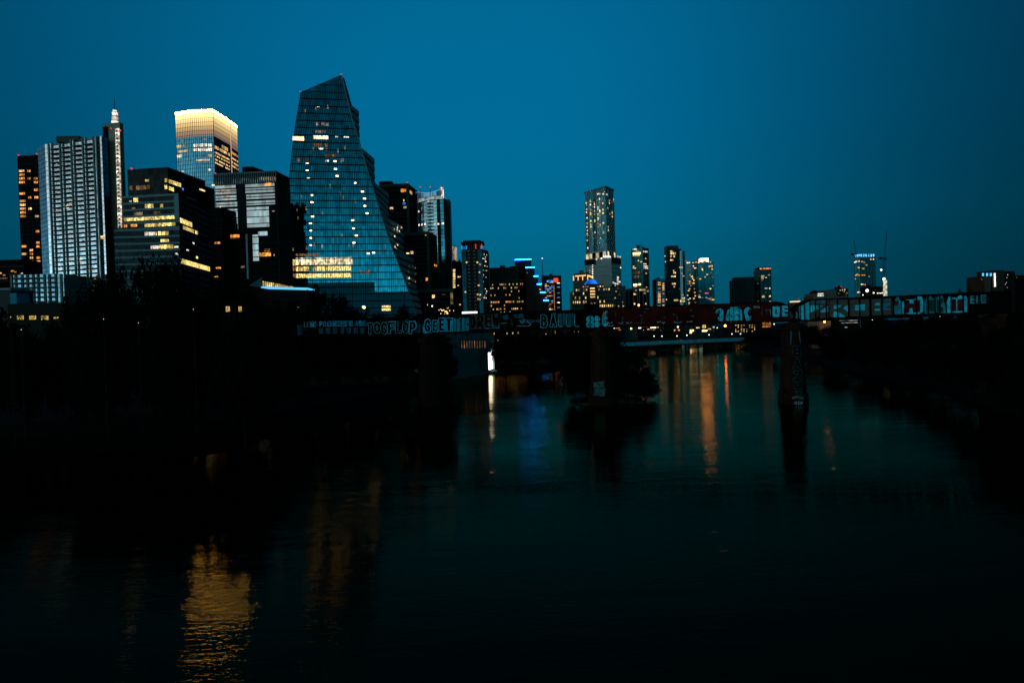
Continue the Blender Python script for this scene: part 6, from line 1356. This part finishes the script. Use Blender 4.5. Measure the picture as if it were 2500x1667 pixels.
for u in (1571, 1641, 1757, 1768, 1800): 
    x, _ = BW.uv(u, 845); mb = MB(); BW.box(mb, x-.9, x+.9, -3, zp-3.2, -14, -2); obj('pier', mb, mat('bridge_pier', (.035, .05, .05), .85), root)
def car(u, off, lab, hl, tl, direction=1, colr=(.02, .02, .025)):
    x, _ = BW.uv(u, 830); p_ = BW.pt(x, zp-.88, off); rt = thing('parked_car' if False else 'car', lab, 'car', p_, 'cars crossing the road bridge')
    W2 = Wall(p_.xy-BW.d.xy*2.2, p_.xy+BW.d.xy*2.2, p_.z, p_.z+2); z = p_.z
    mb = MB(); W2.box(mb, 0, 4.4, z+.3, z+.85, -.85, .85); W2.box(mb, .1, 4.2, z+.85, z+.95, -.8, .8); obj('body', mb, mat('car_paint%d' % int(colr[0]*1000), colr, .3), rt)
    mb = MB(); W2.box(mb, .9, 3.5, z+.95, z+1.45, -.7, .7); obj('cabin', mb, WIN_D, rt)
    for xx in (.85, 3.55):
        for o_ in (-.8, .8):
            mb = MB(); c0, c1 = W2.pt(xx, z+.32, o_-.1), W2.pt(xx, z+.32, o_+.1); mb.tube([c0, c1], .32, 10); obj('wheel', mb, BLACK, rt)
    for o_ in (-.6, .6):
        mb = MB(); W2.box(mb, -.06 if direction < 0 else 4.4, 0 if direction < 0 else 4.46, z+.55, z+.75, o_-.15, o_+.15); obj('headlight', mb, L_WHT, rt)
        mb = MB(); W2.box(mb, 4.4 if direction < 0 else -.06, 4.46 if direction < 0 else 0, z+.55, z+.75, o_-.15, o_+.15); obj('tail_light', mb, L_RED, rt)
    return rt
car(1548, -3, 'car with white lights at the left end of the road bridge', 1, 0, -1, (.03, .03, .03)); car(1560, -6, 'car with red tail lights following near the left lamp post of the road bridge', 0, 1, 1, (.012, .012, .02)); car(1642, -9, 'dark car in the far lane near the middle of the road bridge', 0, 1, 1, (.05, .012, .012)); car(1702, -12, 'grey car in the far lane left of the orange lamp', 0, 1, 1, (.08, .08, .08))
for u, v, m, r, lab in ((1541, 802, L_WRM, .55, 'left post lamp with warm light on the road bridge'), (1655, 798, L_WHT, .5, 'slim post lamp with small white light mid road bridge'), (1770.5, 795, L_ORG, .75, 'post lamp with bright orange-red light right on the road bridge'), (1571, 806, L_WHT, .12, 'unlit-looking thin post between the two left bridge lamps')):
    x, _ = BW.uv(u, 830); p_ = BW.pt(x, zp, -.6 if u < 1760 else -15); lamp(u, v, p_.y, lab, m, r, 'lamps on the road bridge', zp-.9)
# boats beyond the bridge
def boat(u0, u1, v, d, lab, m):
    a, b_ = col(u0, d, .3), col(u1, d, .3); L = b_.x-a.x; rt = thing('tour_boat', lab, 'boat', ((a.x+b_.x)/2, d, 0), 'lit boats under the road bridge')
    mb = MB(); mb.prism([(a.x-.6, d), (a.x+.5, d-1.4), (b_.x-.5, d-1.4), (b_.x+.8, d), (b_.x-.5, d+1.4), (a.x+.5, d+1.4)], -.2, .7); obj('hull', mb, GREY, rt)
    mb = MB(); mb.box(a.x, b_.x, d-1.3, d+1.3, 2.1, 3.4); obj('lit_canopy', mb, m, rt)
    mb = MB()
    for k in range(5): x = a.x+.1+(L-.2)*k/4; mb.box(x-.06, x+.06, d-1.25, d-1.15, .7, 2.1)
    obj('canopy_post', mb, LINE, rt)
boat(1685, 1701, 838, 500, 'larger tour boat with a bright white canopy moored beyond the road bridge', lit('boat_white', (1, .95, .9), 1.0, .2)); boat(1707, 1715, 838, 505, 'smaller boat with a bluish white canopy moored beyond the road bridge', lit('boat_blue', (.6, .9, 1), 1.3, .2))
# far bank buildings under the red span
def fb_(label, u0, u1, v, d, m, ws, nb=4, name='low_building'):
    T = Tower(name, label, [(u0, v), (u1, v)], d, m, back=12, group=None)
    if nb: T.part('facade_edge_trim', floorbands(T.walls[0], nb, .3, .4), DIMLINE)
    for w__ in ws: rowlit(T, 0, *w__)
    T.W.done(); return T
FBM = mat('far_wall', (.012, .011, .010), .85)
fb_('dark low building with red-orange windows at the left end of the far bank', 1492, 1522, 790, 600, FBM, [(1500, 1520, 801, 2, W_ORG, .8, 2.4), (1502, 1518, 805.5, 2, W_ORG, .7, 2.4), (1498, 1501, 802, 2, L_WHT, 1)])
fb_('plain pale blank-walled block behind the left bridge lamp', 1524, 1556, 785, 610, mat('blank_pale', (.085, .075, .065), .85), [], 0)
fb_('long dark block with strings of warm lights on the far bank', 1556, 1620, 780, 620, FBM, [(1556, 1602, 798, 1.2, W_DIM, .95, 2.5), (1558, 1602, 800.5, 2.6, L_WHT, .3, 2.6), (1603, 1619, 799, 2.6, W_YEL, .95, 1.8), (1580, 1600, 804, 2, W_ORG, .5, 2), (1581, 1599, 806, .9, W_PNK, .9, 3), (1612, 1618, 806, 2, W_WRM, .8, 2)], 5)
fb_('dark block with thin pale posts and scattered lamps mid far bank', 1620, 1668, 782, 600, FBM, [(1640, 1660, 806, 3.2, [W_ORG, W_WRM], .6, 1.6), (1660, 1664, 797, 3, W_YEL, 1), (1660, 1664, 801, 3, W_YEL, 1), (1659, 1663, 805, 2.5, W_YEL, .9), (1666, 1672, 796, 3, W_WHT, .8), (1640, 1652, 813.5, 1.4, W_PNK, .5)], 4)
T = fb_('glass-fronted low building with gold windows and blue-grey posts on the far bank', 1668, 1740, 792, 580, mat('far_teal', (.008, .03, .033), .6), [(1684, 1694, 807, 4.5, L_YEL, .8, 1.6), (1684, 1690, 812, 2.4, L_ORG, .6), (1701, 1708, 800, 2.5, W_WRM, .9), (1714, 1728, 797, 7.5, W_YEL, .85, 1.8), (1714, 1728, 807.5, 3, L_ORG, .7, 2), (1727, 1736, 803, 2.4, W_WRM, .8)], 3)
wl = T.walls[0]; mb = MB()
for q in (.08, .27, .40, .62, .8): wl.box(mb, wl.L*q, wl.L*q+.4, 2.6, wl.z1, .4, .8)
T.part('facade_post', mb, mat('post_blue_grey', (.035, .12, .14), .7))
fb_('dark tall block with columns of tiny lights right of the orange lamp', 1775, 1858, 786, 640, FBM, [(x_, x_+2.4, v_, 2, W_WRM, .7, 2) for x_ in (1795, 1801, 1809, 1815, 1822, 1829, 1835, 1841) for v_ in (794, 799, 804, 809)], 0)
fb_('dark block with stacked orange floor lights beyond the right bridge trees', 1860, 1884, 783, 620, FBM, [(1861, 1882, v_, 1.4, W_ORG, .9, 2.2) for v_ in (788, 791.5, 795, 798)], 0)
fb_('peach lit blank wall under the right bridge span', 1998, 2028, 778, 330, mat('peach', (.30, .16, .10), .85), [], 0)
lp_ = lamp(2013, 785, 322, 'orange lamp shining on the peach wall under the right span', L_ORG, .5)
ld = bpy.data.lights.new('lamp_glow', 'POINT'); ld.energy = 900; ld.color = (1, .62, .38); ld.shadow_soft_size = .6; lo_ = bpy.data.objects.new('lamp_glow', ld); COL.objects.link(lo_); lo_.parent = lp_; lo_.location = Vector((0, -1.2, at(2013, 785, 322).z-2.6))
T = fb_('parking structure with thin white lit floor lines under the right span', 2044, 2100, 778, 340, FBM, [], 0)
for v_, u0, u1 in ((783, 2048, 2094), (788.5, 2054, 2094), (794.5, 2056, 2070), (799, 2062, 2069)): rowlit(T, 0, u0, u1, v_, 1.3, lit('deck_line', (.8, .72, .66), .55, .5), .97, 2.2, .1)
T.W.done()
# small lamps: traffic and path lights on the far shore and under the bridge
for i, (u, v, d, lab) in enumerate(((1701, 784+16, 560, 'small white lamp right of the gold windows on the far bank'), (1890, 791, 420, 'white lamp in the gap under the square letters'), (1751, 800, 520, 'tiny white lamp between gold windows and orange lamp'), (2130, 781, 300, 'tiny white lamp under the grey-lettered span'), (2197, 779, 290, 'single white lamp under the maroon letters'), (2295, 772, 280, 'left light of the pair under the maroon letters'), (2303, 771, 280, 'right light of the pair under the maroon letters'))):
    lamp(u, v, d, lab, L_WHT, .32 if d > 400 else .2)
for i, (u, v, lab) in enumerate(((1597, 820.5, 'leftmost low kerb light behind the road bridge'), (1616, 820.5, 'second low kerb light behind the road bridge'), (1653, 820, 'low kerb light beside the slim post lamp'), (1677, 818.5, 'bright low kerb light behind the middle of the road bridge'), (1731, 817, 'low kerb light below the gold windows'), (1787, 815, 'low orange-white kerb light right of the orange lamp'), (1808, 815, 'rightmost low kerb light behind the road bridge'))):
    lamp(u, v, 505, lab, L_WHT, .38, 'kerb lights behind the road bridge', name='kerb_light')
# rooftop plant and masts on the distant towers
def plant_(name_part, seed):
    rg = random.Random(seed)
    for o in [o for o in bpy.data.objects if o.type == 'EMPTY' and o.parent is None and o.get('category') == 'building' and WL[o.name].y > 560]:
        bodies = [c for c in o.children if c.name.split('.')[0] == 'body']
        if not bodies: continue
        vs = [v.co for v in bodies[0].data.vertices]; zt = max(v.z for v in vs); tp = [v for v in vs if v.z > zt-.5]
        if zt < 30: continue
        cx = sum(v.x for v in tp)/len(tp); cy = sum(v.y for v in tp)/len(tp); sx_ = (max(v.x for v in tp)-min(v.x for v in tp)); mbx = WL[o.name]
        for k in range(rg.randint(1, 3)):
            w_ = sx_*rg.uniform(.10, .26); x = cx+sx_*rg.uniform(-.24, .24); h = rg.uniform(1.2, 3.2)
            mb = MB(); mb.box(mbx.x+x-w_/2, mbx.x+x+w_/2, mbx.y+cy-3, mbx.y+cy+3, mbx.z+zt-.2, mbx.z+zt+h); obj('roof_plant', mb, DARK, o)
        if rg.random() < .5:
            x = mbx.x+cx+sx_*rg.uniform(-.3, .3); mb = MB(); mb.tube([(x, mbx.y+cy, mbx.z+zt), (x, mbx.y+cy, mbx.z+zt+rg.uniform(4, 9))], [.22, .1], 4); obj('roof_mast', mb, DARK, o)
plant_('roof', 3)
# ================================================================ TREES
LEAF = mat('dark_foliage', (.0022, .0030, .0018), .8, noise=.5, nscale=.6); LEAF2 = mat('dark_foliage_olive', (.0030, .0028, .0016), .8, noise=.5, nscale=.6); BARK = mat('dark_bark', (.008, .006, .004), .9)
def crown_mesh(seed, kind='broad', nclump=95, per=95, leaf=.030):
    """unit crown: height about 1 (z 0..1), half width about .5; many leaf-sized faces in clumps"""
    rg = random.Random(seed); mb = MB(); cl = []
    for _ in range(nclump):
        while True:
            x, y, z = rg.uniform(-1, 1), rg.uniform(-1, 1), rg.uniform(-1, 1)
            if kind == 'cone':
                hh = (z+1)/2; rad = (1-hh)**.8*.95+.05
                if math.hypot(x, y) < rad: break
            elif x*x+y*y+z*z < 1 and (x*x+y*y+z*z > .16 or rg.random() < .3): break
        px_, py_, pz_ = x*.43*(1+.25*math.sin(seed+3*z)), y*.43, .5+z*.43
        cl.append((px_, py_, pz_, rg.uniform(.055, .135)))
    for _ in range(9 if kind == 'broad' else 14):    # stray sprays that break the outline
        a = rg.uniform(0, 6.28); z = rg.uniform(.1, .95); rr_ = (.50*math.sqrt(max(.05, 1-(2*z-1)**2)) if kind == 'broad' else .52*(1-z)+.05); cl.append((rr_*math.cos(a), rr_*math.sin(a), z, rg.uniform(.03, .07)))
    for cx, cy, cz_, r in cl:
        for _ in range(int(per*(r/.1)**2)+6):
            d_ = Vector((rg.gauss(0, 1), rg.gauss(0, 1), rg.gauss(0, .7)))*r*.62; c = Vector((cx, cy, cz_))+d_
            a = Vector((rg.uniform(-1, 1), rg.uniform(-1, 1), rg.uniform(-.6, .6))).normalized(); b_ = a.orthogonal().normalized(); b_ = (b_*math.cos(2.1*rg.random()*3)+a.cross(b_)*math.sin(2.1*rg.random()*3)).normalized(); s_ = leaf*rg.uniform(.5, 1.2)
            mb.quad([c-a*s_, c-b_*s_*.45, c+a*s_, c+b_*s_*.45])
    return mb
def trunk_mesh(seed, kind='broad'):
    rg = random.Random(seed); mb = MB(); mb.tube([(0, 0, -.35), (rg.uniform(-.02, .02), 0, .15), (rg.uniform(-.04, .04), rg.uniform(-.03, .03), .6), (0, 0, .85)], [.035, .027, .014, .004], 7)
    for k in range(7):
        a = k*.9+rg.random(); z = .08+.09*k; mb.tube([(0, 0, z), (.17*math.cos(a), .17*math.sin(a), z+.14), (.33*math.cos(a+.2), .33*math.sin(a+.2), z+.2)], [.013, .009, .003], 5)
    return mb
CR_ = [crown_mesh(i, 'broad').mesh('crown', LEAF if i % 2 else LEAF2) for i in range(5)]; CC_ = [crown_mesh(20+i, 'cone', 110, 70, .026).mesh('crown', LEAF2) for i in range(2)]
TR_ = [trunk_mesh(i).mesh('trunk', BARK) for i in range(3)]
ntree = [0]
def tree(u, vt, hw, d, lab, grp, kind='broad', gz=2.4, vb=None, name=None, cat='tree'):
    """tree whose top shows at (u, vt), half width hw photo pixels, at distance d"""
    top_ = at(u, vt, d); w_ = 2*hw/FPX*d; H = top_.z-gz; i = ntree[0]; ntree[0] += 1
    ch = H*.99 if gz < 1 or (d < 150 and 'left bank' in grp) or 'shore' in grp or 'across' in grp or 'under' in grp else min(H*.92, max(w_*1.05, H*.78)); base = (top_.x, d, gz)
    rt = thing(name or ('cypress_tree' if kind == 'cone' else 'tree'), lab, cat, base, grp)
    for nm, me in (('crown', (CC_[i % 2] if kind == 'cone' else CR_[i % 5])), ('trunk', TR_[i % 3])):
        o = bpy.data.objects.new(nm, me); COL.objects.link(o); o.parent = rt; o.location = (0, 0, H-ch); o.scale = (w_, w_*.9, ch); o.rotation_euler = (0, 0, (i*1.7) % 6.28 if nm == 'crown' else 0)
        if nm == 'trunk': o.location = (0, 0, H-ch); o.scale = (w_*.8, w_*.8, ch)
        if nm == 'trunk' and H-ch > ch*.34: o.scale = (w_*.8, w_*.8, ch)
    return rt
GL_ = 'dark trees along the left bank'
DS = lambda u, d: d*.79 if u < 430 else (d*.70 if u < 660 else d)
for u, vt, hw, d, lab in ((-30, 735, 70, 150, 'dark tree cut by the left edge below the low white roof'), (60, 786, 50, 150, 'low dark tree in front of the yellow windows, far left'), (128, 784, 40, 156, 'low dark tree under the middle yellow window'),
    (182, 690, 52, 150, 'leftmost tall dark tree, its crown over the pale flats'), (238, 662, 50, 158, 'tall dark tree before the foot of the pale balcony tower'), (292, 640, 46, 166, 'dark tree just left of the tallest crown'), (360, 606, 62, 160, 'tallest dark tree crown, in front of the yellow-floored office'), (425, 628, 50, 170, 'dark tree just right of the tallest crown'),
    (482, 664, 52, 165, 'dark tree below the finned-crown office'), (541, 676, 60, 160, 'lower dark tree left of the library roof'), (600, 702, 44, 168, 'dark tree at the left end of the library'), (655, 716, 52, 185, 'dark tree in front of the library roof'), (715, 730, 44, 190, 'low dark tree right of the library'),
    (778, 684, 40, 185, 'rounded dark tree hiding the foot of the sail-shaped tower'), (825, 712, 42, 190, 'dark tree stepping down beside the rounded one'), (872, 745, 42, 192, 'low dark tree behind the outlined word on the bridge'), (925, 756, 44, 205, 'low dark tree at the sail-shaped tower entrance'), (985, 748, 44, 210, 'low dark tree left of the pale frame foot'), (1035, 752, 40, 220, 'low dark tree beside the terraces'), (1052, 757, 22, 232, 'low dark tree under the pale lit column'),
    (250, 745, 80, 140, 'broad dark shrub-like tree on the shore, left third'), (420, 740, 90, 138, 'broad dark tree on the shore under the yellow-floored office'), (590, 770, 80, 142, 'broad dark tree on the shore at the bridge end')):
    tree(u, vt, hw, DS(u, d), lab, GL_)
for u, vt, hw, d, lab in ((720, 838, 60, 182, 'dark tree below the first bridge span, far left'), (800, 830, 55, 186, 'dark tree below the small blue words'), (880, 832, 55, 188, 'dark tree below the outlined word'), (960, 828, 50, 190, 'dark tree left of the first wide pier'), (1030, 826, 45, 192, 'dark tree behind the first wide pier'), (1088, 822, 30, 188, 'dark tree against the boathouse wall left edge')):
    tree(u, vt, hw, d, lab, 'dark trees under the railway bridge')
for u, vt, hw, d, lab in ((1232, 815, 40, 245, 'dark tree right of the boathouse'), (1290, 806, 45, 255, 'dark tree beneath the outlined B'), (1350, 806, 45, 262, 'dark tree beneath the outlined A'), (1400, 804, 40, 270, 'dark tree left of the middle pier, across the water'), (1460, 800, 40, 290, 'dark tree behind the middle pier, across the water'), (1492, 806, 24, 330, 'dark tree at the left end of the road bridge')):
    tree(u, vt, hw, d, lab, 'dark trees across the inlet')
# islet at the middle pier
mb = MB(); ic = atz(1490, 984, 0); rg = random.Random(9); ring_ = [(ic.x+8.5*math.cos(a)*(1+rg.uniform(-.15, .15)), ic.y+5.5+5*math.sin(a)) for a in [k*2*math.pi/16 for k in range(16)]]
mb.prism(ring_, -1, .5, 0, [(ic.x+(x-ic.x)*.9, ic.y+5.5+(y-ic.y-5.5)*.85) for x, y in ring_]); struct('islet', mb, EARTH) if False else obj('river_bank', mb, EARTH, kind='structure')
dI = ic.y
for u, vt, hw, d, lab, k in ((1398, 846, 34, dI+6, 'low dark tree left of the middle pier', 'broad'), (1425, 815, 28, dI+9, 'dark tree behind the left side of the middle pier', 'broad'), (1512, 800, 46, dI+6, 'tall dark cypress right beside the middle pier', 'cone'), (1550, 836, 54, dI+4, 'ragged dark cypress spreading right of the middle pier', 'cone'), (1572, 884, 42, dI+3, 'lowest dark cypress at the right tip of the islet', 'cone'), (1478, 805, 48, dI+10, 'dark cypress behind the middle pier', 'cone')):
    tree(u, vt, hw, d, lab, 'trees on the islet', k, .5)
tree(1446, 727, 26, 330, 'dark conical tree rising before the domed office', 'dark trees along the left bank', 'broad')
tree(1446, 742, 40, 328, 'wider dark tree at the foot of the domed office', 'dark trees along the left bank', 'broad')
# right bank
for u, vt, hw, d, lab in ((1838, 806, 30, 420, 'dark tree at the right end of the road bridge'), (1872, 808, 30, 400, 'dark tree left of the lettered slender pier'), (1905, 800, 26, 330, 'dark tree touching the slender pier from behind'), (1972, 790, 30, 300, 'dark tree right of the slender pier'), (2022, 797, 40, 285, 'dark tree under the peach wall'), (2095, 800, 45, 270, 'dark tree under the parking structure'), (2150, 772, 46, 255, 'dark tree under the grey letters'), (2225, 766, 46, 245, 'dark tree under the maroon H'), (2295, 763, 46, 235, 'dark tree under the green letters'), (2360, 760, 44, 225, 'dark tree under the two small outlined letters'), (2430, 756, 46, 215, 'dark tree behind the right abutment'),
    (2300, 718, 14, 330, 'leftmost small treetop over the right span'), (2318, 712, 10, 330, 'second small treetop over the right span'), (2345, 700, 13, 330, 'highest round treetop over the right span'), (2366, 703, 12, 330, 'rightmost small treetop over the right span')):
    tree(u, vt, hw, d, lab, 'dark trees along the right bank')
for u, vt, hw, d, lab in ((2478, 722, 36, 112, 'tall dark tree at the right edge before the bridge end'), (2535, 716, 50, 105, 'dark tree cut by the right edge'), (2440, 790, 44, 118, 'dark tree below the right end of the bridge'), (2365, 812, 42, 128, 'dark tree on the right shore under the bridge'), (2300, 830, 38, 146, 'smaller dark tree on the right shore'), (2500, 800, 60, 96, 'broad dark tree on the right shore at the picture edge'), (2240, 830, 36, 165, 'low dark tree reaching the water, right bank'), (2175, 826, 36, 180, 'low dark tree right bank, third from the slender pier'), (2110, 822, 36, 200, 'low dark tree right bank, second from the slender pier'), (2040, 822, 36, 225, 'low dark tree right bank beside the slender pier')):
    tree(u, vt, hw, d, lab, 'dark trees on the right shore')
if DBG: print('OBJECTS', len(bpy.data.objects))
